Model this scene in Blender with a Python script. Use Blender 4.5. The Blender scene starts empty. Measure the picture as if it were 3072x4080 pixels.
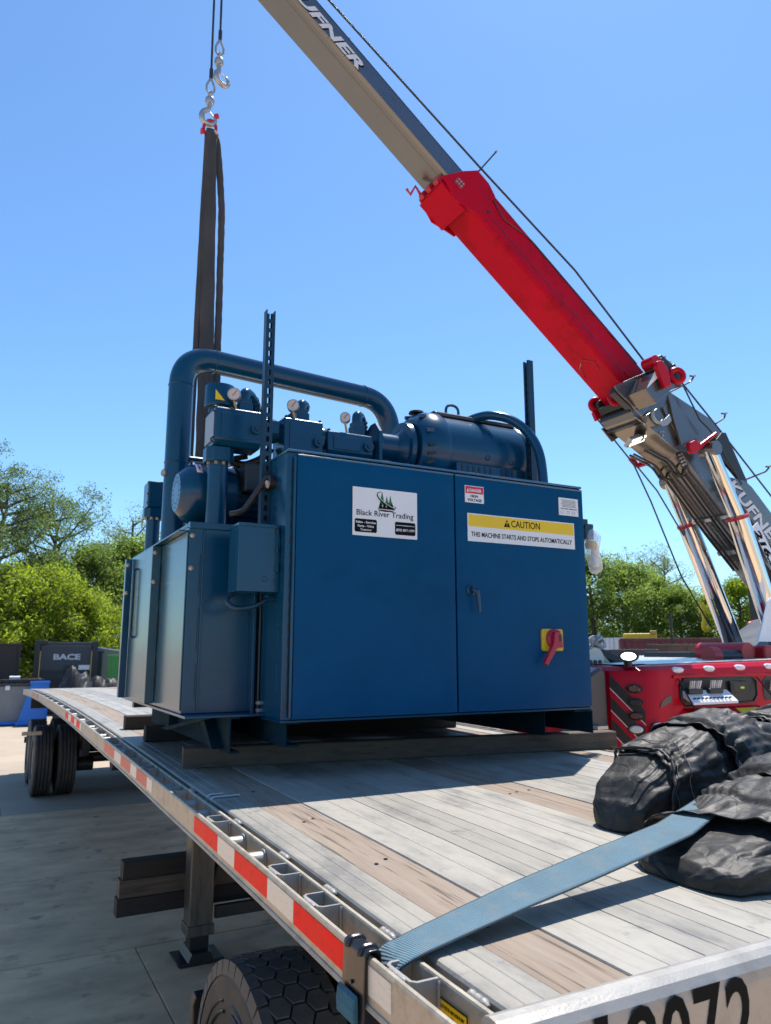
import bpy, bmesh, math, random
from math import sin, cos, pi, radians, sqrt, atan2, hypot
from mathutils import Vector, Matrix, Quaternion, noise

scene = bpy.context.scene
C = scene.collection
random.seed(7)

# ------------------------------------------------------------------ camera
CAM_YAW, CAM_PITCH = radians(27.9), radians(10.5)
cam_data = bpy.data.cameras.new('camera')
cam = bpy.data.objects.new('camera', cam_data)
C.objects.link(cam)
cam.location = (0, 0, 2.1)
cam.rotation_euler = (pi / 2 + CAM_PITCH, 0, -CAM_YAW)
cam_data.sensor_fit = 'HORIZONTAL'
cam_data.sensor_width = 36.0
cam_data.lens = 36.0 * 2987.0 / 3072.0
cam_data.clip_start = 0.05
cam_data.clip_end = 3000
cam_data.dof.use_dof = True
cam_data.dof.focus_distance = 2.6
cam_data.dof.aperture_fstop = 9.0
scene.camera = cam

# ------------------------------------------------------------------ sky and sun
SUN_DIR = Vector((0.51, 0.41, 1.48)).normalized()
world = bpy.data.worlds.new('World')
scene.world = world
world.use_nodes = True
wn = world.node_tree
sky = wn.nodes.new('ShaderNodeTexSky')
sky.sky_type = 'NISHITA'
sky.sun_disc = False
sky.sun_elevation = math.asin(SUN_DIR.z)
sky.sun_rotation = atan2(SUN_DIR.x, SUN_DIR.y)
sky.altitude = 200
sky.air_density = 1.0
sky.dust_density = 0.35
sky.ozone_density = 2.0
bg = wn.nodes['Background']
bg.inputs[1].default_value = 0.102
tint = wn.nodes.new('ShaderNodeMix')          # the camera's blue rendering of a clear sky, the same in every direction
tint.data_type = 'RGBA'
tint.blend_type = 'MULTIPLY'
tint.inputs[0].default_value = 1.0
tint.inputs[7].default_value = (0.87, 1.18, 1.40, 1)
wn.links.new(sky.outputs[0], tint.inputs[6])
wn.links.new(tint.outputs[2], bg.inputs[0])

sun_data = bpy.data.lights.new('sun', 'SUN')
sun_data.energy = 5.0
sun_data.angle = radians(0.53)
sun_data.color = (1.0, 0.955, 0.89)
sun = bpy.data.objects.new('sun', sun_data)
C.objects.link(sun)
sun.rotation_euler = SUN_DIR.to_track_quat('Z', 'Y').to_euler()
sun.location = SUN_DIR * 60

vs = scene.view_settings
vs.view_transform = 'Standard'
vs.look = 'None'
vs.gamma = 1.0
vs.exposure = 0.55
vs.use_curve_mapping = False
scene.cycles.max_bounces = 8
scene.cycles.diffuse_bounces = 3
scene.cycles.glossy_bounces = 4
scene.cycles.transparent_max_bounces = 12
scene.cycles.use_denoising = True
scene.cycles.sample_clamp_indirect = 6.0

# ------------------------------------------------------------------ materials
MATS = {}

def _n(nt, t, **kw):
    n = nt.nodes.new(t)
    for k, v in kw.items():
        setattr(n, k, v)
    return n

def lin(c):
    """sRGB 0-255 triple to a linear colour"""
    return tuple((v / 255 / 12.92) if v / 255 <= 0.04045 else ((v / 255 + 0.055) / 1.055) ** 2.4 for v in c)

def mat(name, col, rough=0.5, metal=0.0, var=0.12, vscale=4.0, stretch=(1, 1, 1), dirt=None, damt=0.0,
        dscale=3.0, bump=0.0, bscale=120.0, bstretch=None, coat=0.0, spec=0.5, rvar=0.12, trans=0.0, emit=None, estr=0.0,
        dsharp=0.12, alpha=1.0):
    m = bpy.data.materials.new(name)
    m.use_nodes = True
    nt = m.node_tree
    b = nt.nodes['Principled BSDF']
    L = nt.links.new
    tc = _n(nt, 'ShaderNodeTexCoord')
    mp = _n(nt, 'ShaderNodeMapping')
    mp.inputs['Scale'].default_value = stretch
    L(tc.outputs['Object'], mp.inputs['Vector'])
    n1 = _n(nt, 'ShaderNodeTexNoise')
    n1.inputs['Scale'].default_value = vscale
    n1.inputs['Detail'].default_value = 7
    n1.inputs['Roughness'].default_value = 0.62
    L(mp.outputs[0], n1.inputs['Vector'])
    mx = _n(nt, 'ShaderNodeMix', data_type='RGBA')
    a = tuple(max(0, v * (1 - 1.6 * var)) for v in col)
    c = tuple(min(1, v * (1 + 1.6 * var)) for v in col)
    mx.inputs[6].default_value = (*a, 1)
    mx.inputs[7].default_value = (*c, 1)
    L(n1.outputs[0], mx.inputs[0])
    out = mx.outputs[2]
    if dirt is not None:
        n2 = _n(nt, 'ShaderNodeTexNoise')
        n2.inputs['Scale'].default_value = dscale
        n2.inputs['Detail'].default_value = 9
        n2.inputs['Roughness'].default_value = 0.68
        L(mp.outputs[0], n2.inputs['Vector'])
        mr = _n(nt, 'ShaderNodeMapRange')
        mr.inputs[1].default_value = 0.62 - damt * 0.3
        mr.inputs[2].default_value = 0.62 - damt * 0.3 + dsharp
        L(n2.outputs[0], mr.inputs[0])
        mu = _n(nt, 'ShaderNodeMath', operation='MULTIPLY')
        mu.inputs[1].default_value = min(1.0, damt * 1.5)
        L(mr.outputs[0], mu.inputs[0])
        mx2 = _n(nt, 'ShaderNodeMix', data_type='RGBA')
        L(mu.outputs[0], mx2.inputs[0])
        L(out, mx2.inputs[6])
        mx2.inputs[7].default_value = (*dirt, 1)
        out = mx2.outputs[2]
    L(out, b.inputs['Base Color'])
    rr = _n(nt, 'ShaderNodeMapRange')
    rr.inputs[3].default_value = max(0.02, rough - rvar)
    rr.inputs[4].default_value = min(1.0, rough + rvar)
    L(n1.outputs[0], rr.inputs[0])
    L(rr.outputs[0], b.inputs['Roughness'])
    b.inputs['Metallic'].default_value = metal
    b.inputs['Specular IOR Level'].default_value = spec
    b.inputs['Coat Weight'].default_value = coat
    b.inputs['Coat Roughness'].default_value = 0.08
    b.inputs['Transmission Weight'].default_value = trans
    b.inputs['Alpha'].default_value = alpha
    if emit:
        b.inputs['Emission Color'].default_value = (*emit, 1)
        b.inputs['Emission Strength'].default_value = estr
    if bump:
        n3 = _n(nt, 'ShaderNodeTexNoise')
        n3.inputs['Scale'].default_value = bscale
        n3.inputs['Detail'].default_value = 5
        if bstretch:
            mp2 = _n(nt, 'ShaderNodeMapping')
            mp2.inputs['Scale'].default_value = bstretch
            L(tc.outputs['Object'], mp2.inputs['Vector'])
            L(mp2.outputs[0], n3.inputs['Vector'])
        else:
            L(mp.outputs[0], n3.inputs['Vector'])
        bm_ = _n(nt, 'ShaderNodeBump')
        bm_.inputs['Strength'].default_value = min(1.0, bump)
        bm_.inputs['Distance'].default_value = 0.004
        L(n3.outputs[0], bm_.inputs['Height'])
        L(bm_.outputs[0], b.inputs['Normal'])
    MATS[name] = m
    return m

BLUE = mat('blue_machine_paint', (0.0010, 0.047, 0.104), 0.22, var=0.12, vscale=2.5, dirt=(0.004, 0.034, 0.062), damt=0.20, dscale=2.2,
           bump=0.05, bscale=90, rvar=0.08, spec=0.45)
BLUEDOOR = mat('blue_door_paint', (0.0004, 0.060, 0.155), 0.34, var=0.14, vscale=2.0, dirt=(0.001, 0.040, 0.105), damt=0.25, dscale=2.4, spec=0.10,
               bump=0.04, bscale=60, rvar=0.10)
STEELD = mat('dark_steel', (0.030, 0.030, 0.031), 0.45, 0.3, var=0.25)
BLACK = mat('black_plastic', (0.012, 0.012, 0.013), 0.4, var=0.2)
DARKBLUE = mat('dark_blue_steel', (0.003, 0.026, 0.055), 0.32, var=0.2)
RUST = mat('rusty_steel', (0.10, 0.07, 0.05), 0.75, 0.2, var=0.35, vscale=12, dirt=(0.03, 0.03, 0.035), damt=0.5, dscale=8)
SKID = mat('worn_skid_paint', (0.004, 0.024, 0.040), 0.8, spec=0.1, var=0.3, dirt=(0.055, 0.050, 0.042), damt=0.35, dscale=7, dsharp=0.2)
GLINT = mat('glossy_blue_edge', (0.004, 0.075, 0.16), 0.16, var=0.05, rvar=0.03, spec=0.8, coat=0.5)  # glossier, lighter copy of the machine blue so rounded top edges catch a glint
ALU = mat('weathered_aluminium', (0.33, 0.315, 0.29), 0.46, 0.30, var=0.14, vscale=9, dirt=(0.20, 0.185, 0.165), damt=0.42, dscale=10,
          dsharp=0.25, bump=0.12, bscale=160)
ALUD = mat('grimy_aluminium', (0.40, 0.345, 0.265), 0.5, 0.2, var=0.16, vscale=14, dirt=(0.12, 0.10, 0.08), damt=0.5, dscale=16, dsharp=0.3,
           bump=0.2, bscale=140)
WELD = mat('weld_bead', (0.26, 0.25, 0.235), 0.55, 0.3, var=0.3, vscale=40, bump=0.3, bscale=200)
CHROME = mat('chrome', (0.78, 0.77, 0.75), 0.06, 1.0, var=0.03, rvar=0.03)
STEEL = mat('galvanised_steel', (0.42, 0.42, 0.41), 0.38, 0.7, var=0.15, vscale=30)
RUBBER = mat('tyre_rubber', (0.034, 0.033, 0.032), 0.72, var=0.25, vscale=10, dirt=(0.085, 0.075, 0.062), damt=0.45, dscale=7, dsharp=0.3,
             bump=0.25, bscale=180)
TREAD = mat('tyre_tread', (0.060, 0.058, 0.055), 0.68, var=0.25, vscale=18, dirt=(0.10, 0.09, 0.078), damt=0.45, dscale=14, dsharp=0.3,
            bump=0.3, bscale=260)
RED = mat('red_truck_paint', (0.44, 0.0008, 0.014), 0.30, var=0.08, rvar=0.05, spec=0.22)
REDB = mat('red_boom_paint', (0.45, 0.0008, 0.018), 0.42, var=0.18, vscale=2.2, dirt=(0.22, 0.003, 0.004), damt=0.34, dscale=3.4, coat=0.0, rvar=0.08, spec=0.10)
GREYB = mat('grey_boom_paint', (0.185, 0.188, 0.196), 0.24, 0.85, var=0.10, vscale=1.6, rvar=0.05)
GREYD = mat('dark_grey_boom_paint', (0.185, 0.178, 0.172), 0.26, 0.75, var=0.16, vscale=2.0, rvar=0.05)
WHITE = mat('white_decal', (0.72, 0.73, 0.75), 0.4, var=0.04)
LETTERS = mat('silver_lettering', (0.62, 0.64, 0.68), 0.35, var=0.05)
DKTXT = mat('dark_print', (0.007, 0.009, 0.010), 0.8, var=0.05, spec=0.1)
YELLOW = mat('yellow_decal', (0.78, 0.52, 0.004), 0.42, var=0.06)
YELW = mat('worn_yellow_plate', (0.66, 0.43, 0.01), 0.45, var=0.12, dirt=(0.2, 0.15, 0.03), damt=0.35, dscale=25)
REDDEC = mat('red_decal', (0.55, 0.02, 0.05), 0.4, var=0.05)
REDSW = mat('faded_red_plastic', (0.42, 0.012, 0.045), 0.42, var=0.12)
TAPER = mat('red_reflective_tape', (0.80, 0.006, 0.006), 0.45, var=0.10, vscale=20, dirt=(0.42, 0.008, 0.008), damt=0.3, dscale=30, spec=0.08)
TAPERF = mat('faded_reflective_tape', (0.50, 0.06, 0.04), 0.45, var=0.12, vscale=16, dirt=(0.38, 0.20, 0.15), damt=0.35, dscale=18)
TAPEW = mat('white_reflective_tape', (0.60, 0.57, 0.50), 0.38, var=0.10, vscale=30, stretch=(1, 1, 14), dirt=(0.42, 0.38, 0.31), damt=0.35, dscale=22)
GAUGE = mat('gauge_face', (0.62, 0.50, 0.44), 0.35, var=0.08)
GLASSB = mat('dark_lens', (0.05, 0.006, 0.01), 0.12, var=0.2, coat=0.5)
LENS = mat('clear_lens', (0.68, 0.71, 0.78), 0.10, var=0.12, vscale=60, stretch=(1, 1, 0.2), coat=0.6)
LIT = mat('lit_lamp', (0.9, 0.95, 0.9), 0.3, emit=(0.90, 1.0, 0.86), estr=2.0)
ROPE = mat('wire_rope', (0.045, 0.055, 0.06), 0.5, 0.6, var=0.3, vscale=60, bump=0.5, bscale=300)
def door_scuffs(m):
    nt = m.node_tree
    b = nt.nodes['Principled BSDF']
    src = b.inputs['Base Color'].links[0].from_socket
    tc = _n(nt, 'ShaderNodeTexCoord')
    mp = _n(nt, 'ShaderNodeMapping')
    mp.inputs['Rotation'].default_value = (0, 0.7, 0)
    mp.inputs['Scale'].default_value = (2.2, 1, 7)
    nt.links.new(tc.outputs['Object'], mp.inputs['Vector'])
    nz = _n(nt, 'ShaderNodeTexNoise')
    nz.inputs['Scale'].default_value = 2.4
    nz.inputs['Detail'].default_value = 9
    nz.inputs['Distortion'].default_value = 0.8
    nt.links.new(mp.outputs[0], nz.inputs['Vector'])
    mr = _n(nt, 'ShaderNodeMapRange')
    mr.inputs[1].default_value = 0.55
    mr.inputs[2].default_value = 0.80
    mr.inputs[4].default_value = 0.30
    nt.links.new(nz.outputs[0], mr.inputs[0])
    mx = _n(nt, 'ShaderNodeMix', data_type='RGBA')
    nt.links.new(mr.outputs[0], mx.inputs[0])
    nt.links.new(src, mx.inputs[6])
    mx.inputs[7].default_value = (0.003, 0.085, 0.195, 1)
    # a few chips down to primer
    n2 = _n(nt, 'ShaderNodeTexNoise')
    n2.inputs['Scale'].default_value = 38
    n2.inputs['Detail'].default_value = 3
    nt.links.new(tc.outputs['Object'], n2.inputs['Vector'])
    m2 = _n(nt, 'ShaderNodeMapRange')
    m2.inputs[1].default_value = 0.755
    m2.inputs[2].default_value = 0.78
    m2.inputs[4].default_value = 0.6
    nt.links.new(n2.outputs[0], m2.inputs[0])
    mx2 = _n(nt, 'ShaderNodeMix', data_type='RGBA')
    nt.links.new(m2.outputs[0], mx2.inputs[0])
    nt.links.new(mx.outputs[2], mx2.inputs[6])
    mx2.inputs[7].default_value = (0.16, 0.22, 0.28, 1)
    nt.links.new(mx2.outputs[2], b.inputs['Base Color'])
door_scuffs(BLUEDOOR)
door_scuffs(BLUE)
SLING = mat('black_sling_sleeve', (0.046, 0.046, 0.047), 0.85, var=0.4, vscale=9, stretch=(1, 1, 0.4), dirt=(0.085, 0.070, 0.060), damt=0.35, dscale=6,
            bump=0.6, bscale=60)
SHACK = mat('red_shackle', (0.46, 0.01, 0.02), 0.35, var=0.15)
TIMBER = mat('old_timber', (0.105, 0.078, 0.056), 0.85, var=0.35, vscale=5, stretch=(0.6, 9, 9), dirt=(0.035, 0.03, 0.026), damt=0.38, dscale=4,
             bump=0.7, bscale=22)
TIMBERD = mat('dark_oak_timber', (0.032, 0.025, 0.021), 0.9, var=0.35, vscale=5, stretch=(0.6, 9, 9), dirt=(0.02, 0.018, 0.017), damt=0.4, dscale=4,
              bump=0.7, bscale=22)
WRAP = mat('clear_plastic_bag', (0.85, 0.88, 0.92), 0.16, var=0.02, alpha=0.42, bump=0.5, bscale=45, coat=0.4)
CARD = mat('tan_gauge_part', (0.50, 0.36, 0.10), 0.5, var=0.15)

# ------------------------------------------------------------------ mesh helpers
class MB:
    """collects shapes; build() links them as ONE mesh object"""
    def __init__(s):
        s.v, s.f, s.sm, s.mi = [], [], [], []
        s.mat_i = 0

    def add(s, vs_, fs, smooth=False):
        o = len(s.v)
        s.v.extend(tuple(p) for p in vs_)
        for f in fs:
            s.f.append(tuple(i + o for i in f))
            s.sm.append(smooth)
            s.mi.append(s.mat_i)
        return s

    def box(s, lo, hi, M_=None):
        x0, y0, z0 = lo
        x1, y1, z1 = hi
        vs_ = [Vector(p) for p in ((x0, y0, z0), (x1, y0, z0), (x1, y1, z0), (x0, y1, z0), (x0, y0, z1), (x1, y0, z1), (x1, y1, z1), (x0, y1, z1))]
        if M_ is not None:
            vs_ = [M_ @ p for p in vs_]
        return s.add(vs_, [(0, 3, 2, 1), (4, 5, 6, 7), (0, 1, 5, 4), (1, 2, 6, 5), (2, 3, 7, 6), (3, 0, 4, 7)])

    def cbox(s, c, size, M_=None):
        c = Vector(c)
        h = Vector(size) / 2
        if M_ is not None:
            M2 = Matrix.Translation(c) @ M_.to_4x4()
            return s.box(-h, h, M2)
        return s.box(c - h, c + h)

    def prism(s, poly, a0, a1, axis='y'):
        """polygon (two coords) extruded between a0 and a1 along axis"""
        n = len(poly)
        def P(p, a):
            if axis == 'y':
                return (p[0], a, p[1])
            if axis == 'x':
                return (a, p[0], p[1])
            return (p[0], p[1], a)
        vs_ = [P(p, a0) for p in poly] + [P(p, a1) for p in poly]
        fs = [tuple(range(n)), tuple(range(2 * n - 1, n - 1, -1))]
        fs += [(i, i + n, (i + 1) % n + n, (i + 1) % n) for i in range(n)]
        return s.add(vs_, fs)

    def tube(s, path, r, n=12, cap=True, smooth=True, radii=None):
        path = [Vector(p) for p in path]
        m = len(path)
        rings = []
        prev = None
        for i, p in enumerate(path):
            t = (path[min(i + 1, m - 1)] - path[max(i - 1, 0)])
            if t.length < 1e-9:
                t = Vector((0, 0, 1))
            t.normalize()
            if prev is None:
                a = t.orthogonal().normalized()
            else:
                a = prev - t * prev.dot(t)
                a = a.normalized() if a.length > 1e-6 else t.orthogonal().normalized()
            prev = a
            b_ = t.cross(a)
            rr = radii[i] if radii else r
            rings.append([p + (a * cos(2 * pi * k / n) + b_ * sin(2 * pi * k / n)) * rr for k in range(n)])
        vs_ = [q for rg in rings for q in rg]
        fs = []
        for i in range(m - 1):
            for k in range(n):
                k2 = (k + 1) % n
                fs.append((i * n + k, i * n + k2, (i + 1) * n + k2, (i + 1) * n + k))
        s.add(vs_, fs, smooth)
        if cap:
            s.add(rings[0], [tuple(range(n - 1, -1, -1))])
            s.add(rings[-1], [tuple(range(n))])
        return s

    def cyl(s, p0, p1, r0, r1=None, n=20, cap=True):
        r1 = r0 if r1 is None else r1
        return s.tube([p0, p1], r0, n, cap, True, [r0, r1])

    def lathe(s, prof, org, axis, n=28):
        """prof: (distance along axis, radius) pairs"""
        org, ax = Vector(org), Vector(axis).normalized()
        a = ax.orthogonal().normalized()
        b_ = ax.cross(a)
        vs_, fs = [], []
        for d, r in prof:
            for k in range(n):
                vs_.append(org + ax * d + (a * cos(2 * pi * k / n) + b_ * sin(2 * pi * k / n)) * r)
        for i in range(len(prof) - 1):
            for k in range(n):
                k2 = (k + 1) % n
                fs.append((i * n + k, i * n + k2, (i + 1) * n + k2, (i + 1) * n + k))
        m = len(prof)
        if prof[0][1] > 1e-6:
            fs.append(tuple(range(n - 1, -1, -1)))
        if prof[-1][1] > 1e-6:
            fs.append(tuple(range((m - 1) * n, m * n)))
        return s.add(vs_, fs, True)

    def sweep_y(s, prof, ys, zf, flip=False):
        """(x, dz) profile swept along y; z = zf(y) + dz"""
        n = len(prof)
        vs_ = [(p[0], y, zf(y) + p[1]) for y in ys for p in prof]
        fs = []
        for i in range(len(ys) - 1):
            for k in range(n):
                k2 = (k + 1) % n
                fs.append((i * n + k, (i + 1) * n + k, (i + 1) * n + k2, i * n + k2))
        fs.append(tuple(range(n)))
        fs.append(tuple(range(len(vs_) - 1, len(vs_) - n - 1, -1)))
        return s.add(vs_, fs)

    def mesh(s, name):
        me = bpy.data.meshes.new(name)
        me.from_pydata(s.v, [], s.f)
        me.polygons.foreach_set('use_smooth', s.sm)
        me.polygons.foreach_set('material_index', s.mi)
        me.update()
        bm = bmesh.new()
        bm.from_mesh(me)
        bmesh.ops.recalc_face_normals(bm, faces=bm.faces)
        bm.to_mesh(me)
        bm.free()
        return me

    def build(s, name, m, parent=None, bevel=0.0, seg=2, sharp=35, label=None):
        me = s.mesh(name)
        return link(name, me, m, parent, bevel, seg, sharp, label)


def link(name, me, m, parent=None, bevel=0.0, seg=2, sharp=35, label=None):
    o = bpy.data.objects.new(name, me)
    C.objects.link(o)
    ms = m if isinstance(m, (list, tuple)) else [m]
    if not me.materials:
        for q in ms:
            me.materials.append(q)
    if any(p.use_smooth for p in me.polygons[:400]) and sharp:
        me.set_sharp_from_angle(angle=radians(sharp))
    if parent is not None:
        child(o, parent)
    if bevel:
        b = o.modifiers.new('edge', 'BEVEL')
        b.width = bevel
        b.segments = seg
        b.limit_method = 'ANGLE'
        b.angle_limit = radians(40)
        b.harden_normals = False
    if label:
        o['label'] = label
    return o


def child(o, parent):
    o.parent = parent
    if parent.type == 'EMPTY':
        o.matrix_parent_inverse = Matrix.Translation(-Vector(parent.location))


def tag(o, label, cat, group=None, kind=None):
    if label:
        o['label'] = label
    if cat:
        o['category'] = cat
    if group:
        o['group'] = group
    if kind:
        o['kind'] = kind
    return o


def thing(name, loc, label, cat, group=None):
    o = bpy.data.objects.new(name, None)
    o.empty_display_size = 0.1
    C.objects.link(o)
    o.location = loc
    return tag(o, label, cat, group)


def struct(o):
    o['kind'] = 'structure'
    return o


def arc(c, r, a0, a1, n, u, w):
    """points on an arc in the plane of unit vectors u, w"""
    c, u, w = Vector(c), Vector(u), Vector(w)
    return [c + (u * cos(a0 + (a1 - a0) * i / n) + w * sin(a0 + (a1 - a0) * i / n)) * r for i in range(n + 1)]


def fillet(pts, r, n=8):
    """polyline with rounded corners"""
    pts = [Vector(p) for p in pts]
    out = [pts[0]]
    for i in range(1, len(pts) - 1):
        p, a, b_ = pts[i], (pts[i - 1] - pts[i]), (pts[i + 1] - pts[i])
        rr = min(r, a.length * 0.49, b_.length * 0.49)
        A, B = p + a.normalized() * rr, p + b_.normalized() * rr
        for k in range(n + 1):
            t = k / n
            out.append(A * (1 - t) ** 2 + p * 2 * t * (1 - t) + B * t * t)
    out.append(pts[-1])
    return out


def text_mesh(txt, size, shear=0.0, fat=0.0, extrude=0.0004, align='LEFT', res=3, space=1.0):
    cu = bpy.data.curves.new('lettering', 'FONT')
    cu.body = txt
    cu.size = size
    cu.shear = shear
    cu.offset = fat
    cu.extrude = extrude
    cu.align_x = align
    cu.resolution_u = res
    cu.space_character = space
    cu.space_line = 0.95
    ob = bpy.data.objects.new('lettering', cu)
    C.objects.link(ob)
    dg = bpy.context.evaluated_depsgraph_get()
    me = bpy.data.meshes.new_from_object(ob.evaluated_get(dg))
    bpy.data.objects.remove(ob)
    bpy.data.curves.remove(cu)
    me.materials.clear()
    return me


def text_on(txt, size, org, ux, uy, m, parent, width=None, height=None, name='lettering', **kw):
    """lettering on a plane: org is the lower left corner, ux/uy the reading and up directions; fitted to width x height"""
    me = text_mesh(txt, size, **kw)
    ux, uy = Vector(ux).normalized(), Vector(uy).normalized()
    uz = ux.cross(uy)
    xs = [v.co.x for v in me.vertices]
    ys_ = [v.co.y for v in me.vertices]
    x0, x1, y0, y1 = min(xs), max(xs), min(ys_), max(ys_)
    sx = (width / (x1 - x0)) if width else 1.0
    sy = (height / (y1 - y0)) if height else sx
    if not width:
        sx = sy
    org = Vector(org)
    for v in me.vertices:
        p = v.co.copy()
        v.co = org + ux * ((p.x - x0) * sx) + uy * ((p.y - y0) * sy) + uz * p.z
    return link(name, me, m, parent, sharp=0)

# ------------------------------------------------------------------ ground
def ground_mats():
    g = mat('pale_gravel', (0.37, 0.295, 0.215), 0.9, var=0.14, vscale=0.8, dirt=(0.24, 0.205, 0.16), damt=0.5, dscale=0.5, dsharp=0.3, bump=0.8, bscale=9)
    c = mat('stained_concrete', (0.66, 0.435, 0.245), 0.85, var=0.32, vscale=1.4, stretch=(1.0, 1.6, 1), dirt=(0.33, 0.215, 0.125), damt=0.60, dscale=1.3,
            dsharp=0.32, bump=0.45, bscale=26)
    nt = c.node_tree
    b = nt.nodes['Principled BSDF']
    src = b.inputs['Base Color'].links[0].from_socket
    tc = nt.nodes.new('ShaderNodeTexCoord')
    # hairline cracks
    nz = _n(nt, 'ShaderNodeTexNoise')
    nz.inputs['Scale'].default_value = 1.1
    nz.inputs['Detail'].default_value = 6
    mxv = _n(nt, 'ShaderNodeMix', data_type='VECTOR')
    mxv.inputs[0].default_value = 0.35
    nt.links.new(tc.outputs['Object'], nz.inputs['Vector'])
    nt.links.new(tc.outputs['Object'], mxv.inputs[4])
    nt.links.new(nz.outputs[1], mxv.inputs[5])
    vo = _n(nt, 'ShaderNodeTexVoronoi', feature='DISTANCE_TO_EDGE')
    vo.inputs['Scale'].default_value = 0.32
    nt.links.new(mxv.outputs[1], vo.inputs['Vector'])
    mr = _n(nt, 'ShaderNodeMapRange')
    mr.inputs[1].default_value = 0.0
    mr.inputs[2].default_value = 0.0035
    mr.inputs[3].default_value = 0.45
    mr.inputs[4].default_value = 0.0
    nt.links.new(vo.outputs[0], mr.inputs[0])
    # dark oil spots
    sp = _n(nt, 'ShaderNodeTexNoise')
    sp.inputs['Scale'].default_value = 4.5
    sp.inputs['Detail'].default_value = 8
    nt.links.new(tc.outputs['Object'], sp.inputs['Vector'])
    mr2 = _n(nt, 'ShaderNodeMapRange')
    mr2.inputs[1].default_value = 0.60
    mr2.inputs[2].default_value = 0.72
    mr2.inputs[4].default_value = 0.6
    nt.links.new(sp.outputs[0], mr2.inputs[0])
    mxx = _n(nt, 'ShaderNodeMath', operation='MAXIMUM')
    nt.links.new(mr.outputs[0], mxx.inputs[0])
    nt.links.new(mr2.outputs[0], mxx.inputs[1])
    mx = _n(nt, 'ShaderNodeMix', data_type='RGBA')
    nt.links.new(mxx.outputs[0], mx.inputs[0])
    nt.links.new(src, mx.inputs[6])
    mx.inputs[7].default_value = (0.09, 0.08, 0.07, 1)
    nt.links.new(mx.outputs[2], b.inputs['Base Color'])
    return g, c

GRAVEL, CONC = ground_mats()
mb = MB()
N = 24
mb.add([(-1500 + 3000 * i / N, -1500 + 3000 * j / N, -0.025) for j in range(N + 1) for i in range(N + 1)],
       [(j * (N + 1) + i, j * (N + 1) + i + 1, (j + 1) * (N + 1) + i + 1, (j + 1) * (N + 1) + i) for j in range(N) for i in range(N)])
struct(mb.build('ground', GRAVEL))
pav = bpy.data.objects.new('concrete_pavement', None)
C.objects.link(pav)
struct(pav)
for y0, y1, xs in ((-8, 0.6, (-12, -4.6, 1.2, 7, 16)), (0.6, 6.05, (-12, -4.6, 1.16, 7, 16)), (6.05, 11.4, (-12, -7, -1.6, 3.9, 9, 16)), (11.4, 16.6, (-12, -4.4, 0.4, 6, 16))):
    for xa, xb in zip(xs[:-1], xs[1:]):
        MB().box((xa + 0.003, y0 + 0.003, -0.12), (xb - 0.003, y1 - 0.003, random.uniform(-0.002, 0.002))).build('slab', CONC if y0 < 11 else GRAVEL, pav, bevel=0.008)  # concrete is coloured brighter and warmer for shade; the sunlit last row takes gravel

# ------------------------------------------------------------------ flatbed trailer
PROF = [(0.9, -0.006), (1.54, 0.0), (2.0, 0.0125), (2.8, 0.025), (3.4, 0.031), (4.3, 0.044), (5.3, 0.052), (6.2, 0.059), (7.5, 0.063), (9.0, 0.054),
        (11.1, 0.032), (13.2, -0.012), (15.4, -0.086), (16.5, -0.13)]

def deck_z(y):
    for (a, za), (b_, zb) in zip(PROF[:-1], PROF[1:]):
        if y <= b_:
            t = min(1, max(0, (y - a) / (b_ - a)))
            return 1.507 + za + (zb - za) * t
    return 1.507 + PROF[-1][1]

Y0, Y1 = 1.135, 15.38
YS = [Y0 + (Y1 - Y0) * i / 44 for i in range(45)]
RX0, RX1 = 0.725, 3.315
CX_T = (RX0 + RX1) / 2

trailer = thing('flatbed_trailer', (CX_T, 8, 0), 'long aluminium flatbed trailer with wood nailing strips and arched deck carrying the blue machine', 'trailer')

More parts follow.
